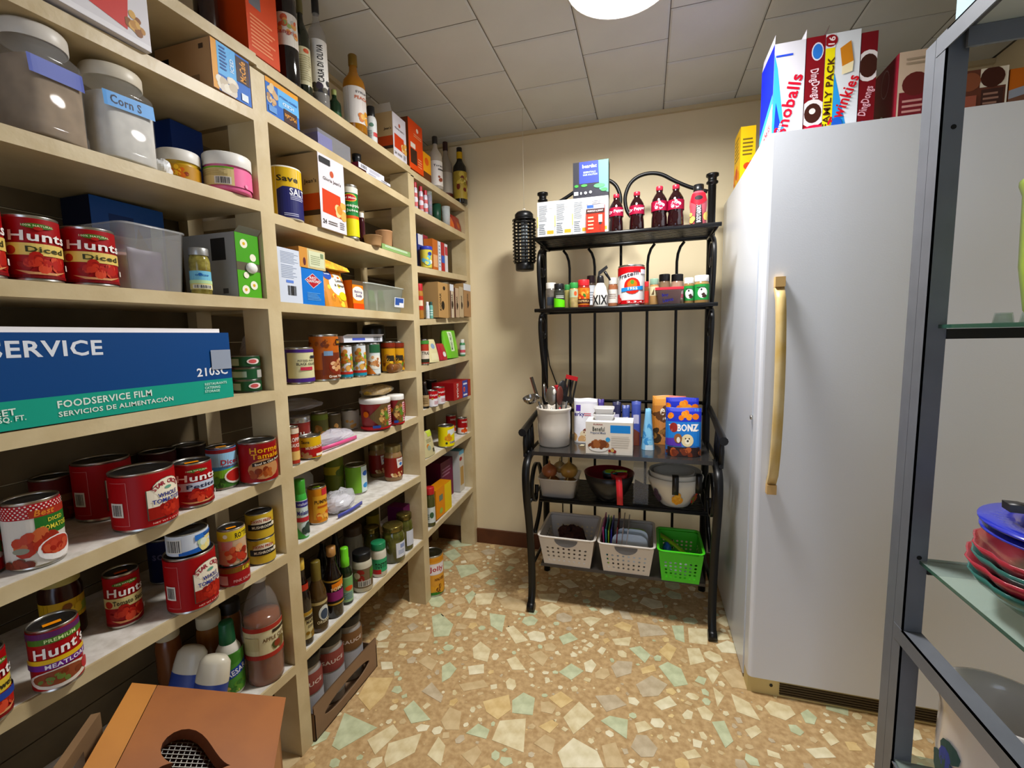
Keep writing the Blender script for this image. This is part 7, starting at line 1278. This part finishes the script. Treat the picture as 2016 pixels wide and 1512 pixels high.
t = carton('dog_food_carton', 'white dog meal carton with blue panel at the counter front', bq, dict(all='cfc8ba', front='dcd4c8', top='dcdad6', left='a88a60'), [('r', 0.53, 0.68, 0.95, 0.92, '2a8ad0'), ('t', 'PURINA', 0.27, 0.93, 0.05, '8a2c24', 0.2), ('t', 'Beneful', 0.28, 0.79, 0.14, '4a4c44', 0.26), ('t', 'Prepared Meals', 0.27, 0.66, 0.08, '4a5a7a', 0.33), ('e', 0.48, 0.47, 0.07, 0.07, '4aa0d0'), ('e', 0.28, 0.2, 0.3, 0.12, 'e4e0d8'), ('b', 0.27, 0.32, 0.28, 0.11, ['8a5028', '9a6034', '74401e'], 16, 0.1, 4), ('b', 0.58, 0.13, 0.12, 0.05, ['8a2c24', 'c8a868'], 5, 0.05, 3), ('lines', 0.55, 0.25, 0.95, 0.6, 5, 'c4bcb0')], top=[('t', 'Prepared', 0.4, 0.25, 0.12, '9aa4c0', 0.4)])
z_ = bq['z']+bq['h']+e_
for i, lb in enumerate(('white plastic food tub at the bottom of two on the carton', 'white plastic food tub stacked on top of another')):
    q = dict(x=bq['x']-0.025, y=bq['y']+0.01, z=z_+i*0.026, w=0.085-0.004*i, d=0.07, h=0.025, rz=0.05*i); tub('food_tub', lb, q, mat('dcdad8', 0.4, trans=0.2), taper=0.86)
for i, (xl, xr, tp, yp, c, lb) in enumerate(((1176, 1188, 788, 2.03, '4a3a8a', 'slim purple treat pouch behind the dog carton'), (1205, 1222, 793, 2.03, '2a2a4c', 'narrow dark treat pouch left of the centre on the counter'), (1224, 1240, 800, 2.02, '3a4c96', 'narrow blue treat pouch behind the carton corner'), (1243, 1262, 792, 1.99, '3a4a9a', 'narrow blue and brown treat pouch right of the carton'))):
    pouch('treat_pouch', lb, Pz(xl, xr, tp, yp, 0.06), mat(c, 0.3), [('p', [(0.1, 0.0), (0.9, 0.0), (0.9, 0.3), (0.1, 0.4)], '6a3a2c'), ('r', 0.2, 0.5, 0.8, 0.7, 'b8b4cc')], seed=i)
pouch('treat_pouch', 'light blue pointed treat pouch standing free on the counter', Pz(1263, 1290, 806, 1.92, 0.05), mat('7ab8dc', 0.35), [('r', 0.3, 0.0, 0.9, 0.25, 'd0e0e8'), ('b', 0.6, 0.4, 0.25, 0.2, ['4a92c4', '8ac4e0'], 8, 0.1, 3)], taper=0.6)
pouch('treat_pouch', 'orange treat pouch with puppy picture behind the blue bags', Pz(1285, 1352, 781, 2.03, 0.07), mat('b8742c', 0.35), [('r', 0, 0.8, 1, 1, 'd89a4c'), ('b', 0.3, 0.65, 0.2, 0.15, ['d8c8a8', '5a3a20', 'e8dcc8'], 8, 0.08, 2), ('p', [(0.45, 0.3), (0.9, 0.3), (0.9, 0.6), (0.45, 0.55)], '8a5a24'), ('b', 0.4, 0.2, 0.3, 0.12, ['6a4424', '8a6434', '3a2c1c'], 10, 0.09, 5), ('r', 0.5, 0.85, 1, 1, 'd8787a')], seed=7)
BONZ = [('r', 0, 0.72, 1, 1, '2a3ab0'), ('b', 0.55, 0.86, 0.4, 0.06, ['d87a1c', 'e0942c'], 8, 0.06, 3), ('p', [(0, 0.35), (1, 0.2), (1, 0.72), (0, 0.72)], '2c7ac0'), ('t', 'T-BONZ', 0.5, 0.6, 0.14, 'e8e2dc', 0.82, 2), ('e', 0.22, 0.6, 0.08, 0.1, '8a2c24'), ('t', 'BONZ', 0.6, 0.6, 0.15, 'ece6e0', 0.55), ('p', [(0, 0.22), (0.45, 0.22), (0.35, 0.4), (0, 0.36)], '5a3a9a'), ('e', 0.6, 0.34, 0.12, 0.13, 'd8c8a0'), ('e', 0.6, 0.32, 0.05, 0.06, 'e8e0cc'), ('e', 0.61, 0.33, 0.022, 0.022, '241c18'), ('e', 0.55, 0.38, 0.014, 0.016, '241c18'), ('e', 0.65, 0.38, 0.014, 0.016, '241c18'), ('e', 0.34, 0.38, 0.08, 0.1, '8a5a34'), ('e', 0.35, 0.35, 0.035, 0.06, 'dcd4c4'), ('r', 0.05, 0, 0.95, 0.2, '2c1c1a'), ('b', 0.5, 0.1, 0.4, 0.07, ['8a4424', 'a85a30', '6a3018'], 12, 0.08, 4)]
pouch('treat_bag', 'blue dog treat bag with dog picture in front of its twin', Pz(1312, 1384, 806, 1.845, 0.075), mat('2c6ab4', 0.3), BONZ, seed=2, wav=0.01)
pouch('treat_bag', 'blue dog treat bag standing behind the front one', Pz(1312, 1378, 785, 1.93, 0.07), mat('2c3ab0', 0.3), BONZ, seed=3, wav=0.01)
b = B(); b.prism([(0, 0), (0.018, 0.004), (0.022, 0.016), (0.006, 0.02)], 0, 0.002, mat('d6c8a0', 0.6)); o = b.obj('crumb'); P = on(2, ZK, 1141, 878); o.location = (P.x, P.y, ZK+e_)
tag(o, 'small pale crumb lying on the counter beside the dog carton', 'crumb')

# wire shelf: onions, bowls
xa, xb = on(1, 1.88, 1064, 985).x, on(1, 1.88, 1128, 985).x
q = dict(x=(xa+xb)/2, y=1.88+0.085, z=ZW+e_, w=xb-xa+0.03, d=0.17, h=0.085, rz=0)
tub('onion_tub', 'frosted plastic tub heaped with onions', q, clear('f2efea', 0.58, 0.2), taper=0.84)
ON = [(0, 0), (0.35, 0.03), (0.8, 0.22), (1.0, 0.5), (0.92, 0.72), (0.6, 0.9), (0.25, 1.0), (0.12, 1.1), (0.09, 1.25), (0.0, 1.27)]
for i, (dx, dy, z0, r, c, c2, lb) in enumerate(((-0.040, -0.040, 0.006, 0.032, 'd8b890', 'c29a68', 'pale onion at the front left inside the frosted tub'), (0.040, -0.040, 0.006, 0.032, 'd6c878', 'bba85a', 'yellow onion at the front right inside the frosted tub'), (-0.040, 0.038, 0.006, 0.033, 'b87838', '8f5424', 'brown onion low at the back left of the tub'), (0.040, 0.038, 0.006, 0.033, 'b08040', '8f5c24', 'brown onion low at the back right of the tub'), (-0.046, -0.010, 0.069, 0.036, 'b86a3c', '96502a', 'reddish brown onion on top at the left of the heap'), (0.042, -0.002, 0.070, 0.040, 'c09648', 'a06c28', 'big golden onion on top at the right of the heap'), (-0.012, 0.064, 0.073, 0.030, 'c4a468', 'a07c40', 'tan onion at the very back of the heap'))):
    t = thing('onion', lb, 'onion', (q['x']+dx, q['y']+dy, ZW+z0), i*0.9)
    m = mat(c, 0.32, noise=0.4, nscale=14, hx2=c2); b = B(); b.lathe([(a*r, z*r*1.75) for a, z in ON], m, 18); o = b.obj('bulb', t)
    b = B(); b.tube([(0, 0, r*2.0), (0.003, 0, r*2.3), (0.006, 0.002, r*2.5)], [0.004, 0.003, 0.001], mat('b89a5c', 0.7), 6); b.obj('dry_stem', t)
P = on(2, ZW, 1197, 988); bx_, by_ = P.x, P.y+0.055
brr = (on(1, by_, 1246, 920).x-on(1, by_, 1147, 920).x)/2
bowl('mixing_bowl', 'black bowl with red inside and red handle on the wire shelf', (bx_, by_, ZW+e_), brr, 0.115, mat('1a1818', 0.35), RDP, minner=mat('8a141c', 0.35), foot=0.5)
t = thing('measuring_cup', 'red long handled cup hooked over the black bowl', 'measuring cup', (bx_+0.045, by_-brr-0.012, ZW+0.02))
b = B(); b.strip([(0.0, 0.05, 0.092), (0.0, 0.02, 0.108), (0.003, 0.0, 0.106), (0.006, -0.012, 0.08), (0.008, -0.014, 0.04), (0.009, -0.012, 0.0)], (0.024, 0, 0), 0.005, mat('c8242c', 0.35)); b.obj('handle', t)
b = B(); b.lathe([(0, 0.068), (0.03, 0.07), (0.036, 0.105), (0.033, 0.105), (0.027, 0.074), (0, 0.072)], mat('b81c26', 0.35), 20, cy=0.08); b.obj('cup', t)
for dx, c, rs, lb, an in ((0.01, '15151a', 1.0, 'black measuring scoop nested in the black bowl', 0.2), (0.035, '3a9a9a', 0.84, 'teal measuring scoop nested in the black bowl', 0.0), (0.06, 'b8d82c', 0.68, 'lime green measuring scoop at the right of the bowl', -0.1)):
    t = thing('measuring_scoop', lb, 'scoop', (bx_+0.005, by_-0.005, ZW+0.085+dx*0.16), an)
    b = B(); b.lathe([(x_*rs, z_*(0.7+0.3*rs)) for x_, z_ in ((0, 0), (0.028, 0.002), (0.034, 0.03), (0.032, 0.03), (0.026, 0.003), (0, 0.002))], mat(c, 0.4), 20); b.obj('cup', t)
    b = B(); b.strip([(0.033*rs, 0, 0.030), (0.055, 0, 0.033), (0.072, 0, 0.031)], (0, 0.02, 0), 0.003, mat(c, 0.4)); b.obj('handle', t)
q = Bx(ZW+e_, 1247, 1277, 921, 1.90, 0.09)
t = root('clear_case', 'clear plastic case with black insert between the bowls', 'case', q)
b = B(); b.box(-q['w']/2, -q['d']/2, 0, q['w']/2, q['d']/2, q['h'], clear('f2f3f4', 0.86, 0.05)); b.obj('case', t)
b = B(); b.hexa([(-q['w']*0.42, -q['d']*0.4, 0.004), (q['w']*0.4, -q['d']*0.4, 0.004), (-q['w']*0.42, q['d']*0.2, 0.004), (q['w']*0.4, q['d']*0.2, 0.004), (-q['w']*0.42, -q['d']*0.4, q['h']*0.55), (q['w']*0.4, -q['d']*0.4, q['h']*0.4), (-q['w']*0.42, q['d']*0.2, q['h']*0.55), (q['w']*0.4, q['d']*0.2, q['h']*0.4)], BLACKP); b.obj('insert', t)
P = on(2, ZW, 1330, 1003); wx, wy = P.x, P.y+0.075
wr = (on(1, wy, 1388, 935).x-on(1, wy, 1276, 935).x)/2
IV = mat('d8d2c2', 0.3)
bowl('mixing_bowl', 'large cream mixing bowl with painted fruit on the wire shelf', (wx, wy, ZW+e_), wr, 0.125, IV, foot=0.5)
bowl('mixing_bowl', 'cream mixing bowl nested inside the fruit painted bowl', (wx, wy, ZW+0.022), wr*0.93, 0.122, IV, foot=0.45)
bowl('mixing_bowl', 'smallest cream bowl nested innermost of the three', (wx-0.005, wy+0.005, ZW+0.05), wr*0.74, 0.090, IV, foot=0.45)
o = [x for x in bpy.data.objects if x.get('label', '').startswith('large cream mixing bowl')][0]
b = B(); fb = lambda u, v, of: ((lambda a, rr: (rr*math.sin(a), -rr*math.cos(a), v))(u/wr, wr*(0.5+0.5*(max(v, 0.004)/0.125)**0.55)+0.004+of))
FR = [[('b', 0.20, 0.45, 0.18, 0.22, ['4a3a4a', '5a4a58', '3c3040'], 8, 0.13, 2)], [('b', 0.52, 0.45, 0.16, 0.16, ['d89a2c', 'e0b04a'], 6, 0.13, 3)], [('b', 0.78, 0.40, 0.14, 0.22, ['a82c24', 'c03a30', '6a7a3a'], 8, 0.12, 4)]]
for f_ in FR: b = B(); prints(b, f_, math.pi*wr, 0.115, fb, du=wr*0.12, dv=0.012); b.obj('painted_fruit', o)
for dx, dy, lb in ((-0.005, 0, 'black rubber grip clip on the front of the cream bowls'), (0.085, 0.03, 'black rubber grip clip at the right of the cream bowls')):
    t = thing('bowl_clip', lb, 'clip', (wx+dx, wy+dy, ZW)); yy = -math.sqrt(max(0.001, wr**2-dx**2))-dy-0.006
    b = B(); b.strip([(0, yy+0.02, 0.149), (0, yy-0.001, 0.150), (0, yy-0.004, 0.142), (0, yy-0.004, 0.11), (0, yy+0.004, 0.075)], (0.024, 0, 0), 0.006, BLACKP); b.obj('grip', t)

# bottom shelf: baskets
WB = mat('d8cfc4', 0.4); zf = ZB+e_
def bk(xl, xr, rimy, yf): # front rim pixels at plane y = yf
    x0, x1 = on(1, yf, xl, rimy).x, on(1, yf, xr, rimy).x; return (x0+x1)/2, x1-x0, on(1, yf, (xl+xr)/2, rimy).z-zf
yf = 1.862; D_ = 0.27
cx_, w1, h1 = bk(1058, 1172, 1062, yf); GREYH = mat('6a6a6c', 0.4)
basket('storage_basket', 'white perforated basket holding brown netting', cx_, yf+D_/2, zf, w1*0.955, D_, h1, WB, (8, 4), handle=GREYH)
b = B(); lump(b, (cx_, yf+0.15, zf+h1*0.55), w1*0.27, 0.07, h1*0.40, mat('4a2018', 0.75, noise=0.5, nscale=80, hx2='2a0f0a'), 71, 0.35)
tag(b.obj('netting'), 'heap of dark brown netting in the left white basket', 'netting')
cx2, w2, h2 = bk(1174, 1290, 1076, yf); cx2 += 0.003
basket('storage_basket', 'white perforated basket of plastic lids in the middle', cx2, yf+D_/2, zf, w2*0.94, D_, h1*0.98, WB, (8, 4), handle=GREYH)
for i, (dx, c, hh, lb) in enumerate(((-0.096, 'd8489a', 0.175, 'pink folder standing in the middle basket'), (-0.088, '3ab8c8', 0.165, 'turquoise folder standing in the middle basket'), (-0.080, 'a8d82c', 0.16, 'lime folder standing in the middle basket'), (-0.072, '3a3ac0', 0.165, 'blue folder standing in the middle basket'), (-0.05, '8a1c24', 0.18, 'dark red folder standing in the middle basket'), (-0.03, 'b8a49a', 0.182, 'beige folder standing in the middle basket'), (-0.012, 'd0c8c4', 0.175, 'pale grey folder standing in the middle basket'))):
    b = B(); b.box(-0.0022, -0.085, 0, 0.0022, 0.085, hh, mat(c, 0.4)); o = b.obj('plastic_folder'); o.location = (cx2+dx*w2/0.25, yf+D_*0.55, zf+0.004); o.rotation_euler = (0, math.radians(1.5*i-3), 0)
    tag(o, lb, 'folder', 'folders in the middle basket')
LIDM = clear('e6eef2', 0.45, 0.12)
def rlid(nm, lab, x, y, z, w_, h_, m, tilt):
    t = thing(nm, lab, 'lid', (x, y, z)); pl = []
    for i in range(24):
        a = 2*math.pi*i/24; pl.append((w_/2*math.copysign(abs(math.cos(a))**0.45, math.cos(a)), h_/2+h_/2*math.copysign(abs(math.sin(a))**0.45, math.sin(a))))
    b = B(); b.prism(pl, 0, 0.004, m); b.prism([(x_*0.8, h_/2+(y_-h_/2)*0.8) for x_, y_ in pl], 0.004, 0.007, m); o = b.obj('panel', t); o.rotation_euler = (math.radians(90-tilt), 0, 0); return t
rlid('container_lid', 'clear rounded lid leaning at the front of the middle basket', cx2+0.012, yf+0.045, zf+0.03, 0.15, 0.125, LIDM, 18)
rlid('container_lid', 'clear rounded lid behind the front one in the middle basket', cx2+0.02, yf+0.095, zf+0.04, 0.14, 0.12, LIDM, 14)
rlid('container_lid', 'lime green lid at the right of the middle basket', cx2+0.032, yf+0.13, zf+0.035, 0.11, 0.115, mat('8ab02c', 0.4), 12)
cx3, w3, h3 = bk(1287, 1392, 1092, yf-0.012); GRN = mat('46c81e', 0.35)
w3 = min(w3, 2*(WX1-0.006-cx3))
basket('storage_basket', 'bright green perforated basket at the right end', cx3+0.004, yf-0.012+D_*0.42, zf, w3*0.90, D_*0.84, h1*1.0, GRN, (7, 5), hole_r=0.27)
t = thing('ladle', 'lime green plastic ladle lying across the green basket', 'ladle', (cx3, yf+0.09, zf+h1*0.62), 0)
b = B(); b.strip([(-0.07, 0.07, 0.045), (-0.02, 0.03, 0.03), (0.03, -0.012, 0.006)], (0.0, 0.024, 0.008), 0.004, mat('a8d81e', 0.35)); b.obj('handle', t)
b = B(); b.ball((0.05, -0.022, -0.002), 0.026, 0.026, 0.012, mat('9acc1c', 0.35)); b.obj('scoop', t)
b = B(); lump(b, (cx3+0.0, yf+0.09, zf+h1*0.32), w3*0.30, 0.07, h1*0.28, clear('e0e6ea', 0.55, 0.1), 75, 0.35); tag(b.obj('plastic_wrap'), 'crumpled clear plastic inside the green basket', 'plastic wrap')
b = B(); b.ball((cx3-0.045, yf+0.10, zf+h1*0.72), 0.018, 0.028, 0.026, mat('2a6ac0', 0.4), 14, 8, 0.2, 3); tag(b.obj('sponge'), 'blue sponge at the left inside the green basket', 'sponge')

# ------------------------------------------------------------------ boxes on the freezer
zf_ = FH+e_; fy = FY+0.085
SNO = [('r', 0, 0, 1, 1, 'd8d6de'), ('p', [(0, 0), (0.45, 0), (0.12, 0.75), (0, 0.9)], '4ab0e0'), ('p', [(0.05, 0), (0.4, 0), (0.1, 0.4)], '2a4ac8'), ('r', 0.05, 0.86, 0.6, 0.88, '3a5ad0'), ('t', 'Snoballs', 0.50, 0.36, 0.125, 'c81c3c', 0.62, 76), ('t', 'Hostess', 0.2, 0.1, 0.04, 'e8ecf8', 0.17, 76)]
def snack(lab, xl, xr, tp, cols, fr, lf, dep, yp=fy, fl=None, dz=0):
    return carton('snack_carton', lab, Bx(zf_, xl, xr, tp, yp, dep), cols, fr, left=lf, flaps=fl, cat='box')
snack('white and blue snack carton standing open at the freezer corner', 1526, 1587, 82, dict(all='d8d6de', left='1c34d8', front='d8d6de', top='8a8890'), SNO, [('p', [(0, 0), (1, 0), (1, 0.4), (0, 0.15)], 'dcdce4'), ('p', [(0, 0.15), (1, 0.4), (1, 0.5), (0, 0.25)], '4aa8e0'), ('t', 'Snoballs', 0.5, 0.16, 0.12, 'c81c3c', 0.7, 15)], 0.16, fl=[('r', 0.03, 5, 'd6d4dc'), ('l', 0.03, -5, 'd0ced8')])
DING = [('e', 0.6, 0.85, 0.055, 0.09, 'd8d8e4'), ('e', 0.6, 0.85, 0.045, 0.075, '3a7ac8'), ('t', 'DingDongs', 0.5, 0.53, 0.10, 'e4c4cc', 0.30, -84), ('e', 0.48, 0.24, 0.125, 0.14, 'dcd4d4'), ('e', 0.48, 0.24, 0.08, 0.10, '3a1c14'), ('e', 0.45, 0.26, 0.03, 0.03, 'd8d0cc'), ('e', 0.6, 0.06, 0.12, 0.06, 'c81c4a')]
snack('maroon chocolate cake carton left of the yellow striped one', 1589, 1626, 72, '7a1420', DING, [], 0.15, fl=[('r', 0.03, 20, '5a4a4c')])
TWK = [('r', 0, 0, 1, 1, 'd8dce0'), ('p', [(0.28, 0), (0.75, 0), (0.3, 0.6), (0.28, 0.6)], '3a9ad8'), ('r', 0, 0, 0.28, 0.86, 'e6d81e'), ('r', 0, 0.86, 0.28, 1, 'd8d8dc'), ('e', 0.15, 0.93, 0.06, 0.06, '8a1420'), ('t', '16', 0.17, 0.93, 0.06, 'ecdcdc', 0.08, 84), ('t', 'FAMILY PACK', 0.14, 0.42, 0.065, '4a2a14', 0.70, 88), ('p', [(0.5, 0.66), (0.82, 0.7), (0.72, 0.9), (0.42, 0.84)], 'c8862c'), ('p', [(0.5, 0.58), (0.8, 0.6), (0.82, 0.7), (0.5, 0.66)], 'e8dcb8'), ('t', 'Twinkies', 0.58, 0.32, 0.11, 'c81c30', 0.50, 70), ('e', 0.42, 0.08, 0.05, 0.09, '2a62c0')]
snack('white snack cake carton with yellow stripe in the middle', 1627, 1696, 62, '8a9ab0', TWK, [], 0.16)
snack('maroon chocolate cake carton at the right of the snack row', 1697.5, 1730, 62, '6e121c', [('e', 0.5, 0.66, 0.12, 0.16, 'dcd4d4'), ('e', 0.5, 0.66, 0.085, 0.12, '3a1c14'), ('t', 'DingDongs', 0.5, 0.3, 0.10, 'dcaab4', 0.30, 78), ('e', 0.3, 0.05, 0.06, 0.05, '3a7ac8')], [], 0.15, fl=[('b', 0.05, 10, 'c8c4c4')])
snack('dark red and cream carton standing behind the steel post', 1772, 1842, 98, dict(all='7a1c2c', left='7e1c2e', front='c4b09c'), [('r', 0.05, 0, 1, 0.45, '6a2028'), ('e', 0.5, 0.55, 0.16, 0.16, '5a2420'), ('lines', 0.15, 0.08, 0.9, 0.36, 4, 'b88a84'), ('lines', 0.2, 0.8, 0.8, 0.92, 2, '9a8a78')], [('e', 0.5, 0.75, 0.12, 0.2, 'b88a90'), ('e', 0.5, 0.75, 0.11, 0.185, '7e1c2e'), ('e', 0.4, 0.2, 0.09, 0.12, 'd8d4c4')], 0.15)
snack('brown chocolate carton with round pictures right of the steel post', 1893, 1986, 135, dict(all='4a2c20', front='5a3428'), [('r', 0.42, 0.6, 1, 1, 'd0c8b8'), ('e', 0.2, 0.75, 0.2, 0.2, '7a4a34'), ('e', 0.68, 0.8, 0.22, 0.22, '3a1c14'), ('r', 0.46, 0.05, 0.92, 0.55, '3a2420'), ('lines', 0.5, 0.2, 0.88, 0.5, 3, '8a6a5c'), ('r', 0.96, 0, 1, 1, 'd8d0c0'), ('r', 0.08, 0.1, 0.36, 0.45, '8a5040')], [], 0.14)
snack('orange and grey carton at the right frame edge on the freezer', 1990, 2075, 130, dict(all='8a4a1c', front='b0641c'), [('p', [(0, 0), (1, 0), (1, 0.5), (0, 0.3)], '6a4a3c'), ('p', [(0, 0.3), (1, 0.5), (1, 0.7), (0, 0.5)], '8a8f98')], [], 0.14)
yq = on(0, FX+0.03, 1472, 270)
q = Bx(zf_, 1459, 1489, 248, 2.02, 0.12); q['x'] = max(q['x'], FX+q['w']/2+0.001)
carton('snack_carton', 'yellow carton standing at the back corner of the freezer', q, dict(all='d8b01a', front='e0b81a', left='d8ac16'), [('b', 0.5, 0.2, 0.3, 0.15, ['d8861c', 'b84a1c'], 6, 0.1, 2), ('lines', 0.15, 0.45, 0.85, 0.8, 5, '6a5a1c')], left=[('lines', 0.15, 0.45, 0.85, 0.9, 6, '6a5a1c'), ('b', 0.5, 0.2, 0.3, 0.12, ['d8861c', 'b84a1c'], 5, 0.1, 3)])

# ------------------------------------------------------------------ dishes on the grey steel rack
bx0, by0 = 0.648, 0.855; zg = ZG+e_; BR = 0.136
def ztan(px, py, r):
    D = math.sqrt(bx0**2+by0**2-r*r); d = ray(px, py); return CAM.z+d.z*D/math.hypot(d.x, d.y)
def dish(nm, lab, z, r, h, m, cat, wave=0, wamp=0, foot=0.5, rim=None): return bowl(nm, lab, (bx0, by0, z), r, h, m, rim=rim, cat=cat, foot=foot, wave=wave, wamp=wamp, th=0.005)
TEALD = mat('2c6a62', 0.2, coat=0.5); REDD = mat('a82c3c', 0.2, coat=0.5); BLUED = mat('2430b8', 0.2, coat=0.5)
zr1 = ztan(1908, 1090, BR); zr2 = ztan(1924, 1012, BR*0.97)
dish('bowl', 'teal scalloped bowl at the bottom of the dish stack', zg, BR*0.98, max(0.05, zr1-zg-0.012), TEALD, 'bowl', 12, 0.05, foot=0.35)
hb = max(0.05, zr1-zg-0.012)
dish('bowl', 'red scalloped bowl lower in the dish stack', zg+0.019, BR, hb, REDD, 'bowl', 12, 0.06, foot=0.35)
dish('bowl', 'teal scalloped bowl between two red bowls', zg+0.030, BR*0.96, hb, TEALD, 'bowl', 12, 0.05, foot=0.35)
dish('bowl', 'red scalloped bowl just under the blue bowls', zg+0.045, BR*0.95, hb, REDD, 'bowl', 12, 0.06, foot=0.35)
for i, (dz, rr, lb) in enumerate(((zr2-zg-hb-0.012, BR*0.94, 'cobalt blue wide rimmed bowl under its twin'), (zr2-zg-hb+0.002, BR*0.96, 'cobalt blue wide rimmed bowl topping the dish stack'))):
    t = thing('blue_bowl', lb, 'bowl', (bx0, by0, zg+dz)); b = B()
    b.lathe([(0, 0.004), (0.05, 0.0), (0.06, 0.01), (0.083, hb-0.012), (0.09, hb-0.004), (rr, hb), (rr, hb+0.003), (0.088, hb+0.001), (0.08, hb-0.012), (0.056, 0.012), (0, 0.006)], BLUED, 44); b.obj('bowl_body', t)
pz = zr2+0.002
t = thing('frying_pan', 'black pan with long handle resting on the blue bowls', 'pan', (bx0, by0, pz-0.016), 0)
b = B(); b.lathe([(0, 0), (0.055, 0), (0.066, 0.03), (0.063, 0.03), (0.052, 0.004), (0, 0.004)], mat('1a1a1c', 0.35), 28); b.obj('pan_body', t)
b = B(); b.strip([(-0.03, 0.0, 0.032), (-0.06, 0.01, 0.040), (-0.085, 0.02, 0.045), (-0.10, 0.026, 0.044)], (0.004, 0.024, 0), 0.012, mat('232020', 0.4)); b.obj('handle', t)
# big crocks on the bottom shelf
WC = mat('d6d0cc', 0.18, coat=0.6)
def mug(nm, lab, x, y, r, h, cob=True):
    t = thing(nm, lab, 'bowl', (x, y, ZG0+e_)); b = B()
    b.lathe([(0, 0), (r*0.75, 0), (r*0.85, h*0.1), (r*0.98, h*0.5), (r*0.96, h*0.85), (r*1.02, h*0.96), (r*1.02, h), (r*0.96, h), (r*0.9, h*0.85), (r*0.9, h*0.3), (r*0.6, 0.012), (0, 0.012)], WC, 40); b.obj('bowl_body', t)
    if cob:
        b = B(); prints(b, [('b', 0.22, 0.5, 0.1, 0.18, ['24307a', '2c4a4a', '3a4a90'], 8, 0.09, 2), ('b', 0.6, 0.45, 0.12, 0.16, ['24307a', '2c5a3a'], 8, 0.09, 5)], math.pi*r, h, on_cyl(r*0.99, 0), du=r*0.12); o = b.obj('painted_flowers', t); o.rotation_euler = (0, 0, face_cam(x, y))
    return t
P = on(1, 0.93, 1850, 1440)
mx_, my_ = 0.605, 0.93; mzt = on(1, 0.93, 1905, 1372).z
mug('crock_bowl', 'white glazed crock with blue flowers on the lowest glass shelf', mx_, my_, 0.085, max(0.08, mzt-ZG0), True)
mug('crock_bowl', 'smaller white crock in front of the flowered crock', mx_+0.05, my_-0.19, 0.07, max(0.07, mzt-ZG0-0.02), False)
# yellow-green thing on the middle glass shelf and a paper pack on top
t = thing('pitcher', 'lime green plastic pitcher on the upper glass shelf at the right edge', 'pitcher', (0.672, 0.97, ZGM+e_))
zp0 = on(1, 0.98, 2005, 570).z; zp1 = on(1, 0.98, 2005, 352).z; b = B(); hh = max(0.1, zp1-ZGM)
b.lathe([(0, 0), (0.05, 0), (0.062, 0.02), (0.072, hh*0.4), (0.075, hh*0.9), (0.08, hh*0.97), (0.08, hh), (0.074, hh), (0.07, hh*0.9), (0.045, 0.006), (0, 0.006)], mat('b4d23c', 0.35), 36); b.obj('pitcher_body', t)
for i in range(2):
    lat('shot_glass', 'small clear glass upside down near the rack post' if i == 0 else 'small clear glass upside down beside another glass', dict(x=0.605+0.038*i, y=1.02, z=ZGM+e_, r=0.014, h=0.018, rz=0), [(0, 1), (0.8, 1), (1, 0), (0.9, 0), (0.7, 0.9), (0, 0.9)], GLASS, cat='glass')
P = on(0, GX+0.02, 1890, 20)
carton('paper_pack', 'white and pale blue pack on top of the grey steel rack', dict(x=0.585, y=0.985, z=zt+e_, w=0.14, d=0.12, h=0.24, rz=0.0), dict(all='c8d4da', front='d8dee0', left='cfdade'), [('r', 0, 0, 0.2, 1, 'a8c8d8')], left=[('r', 0, 0, 0.5, 1, 'a9c4d0')], cat='pack')
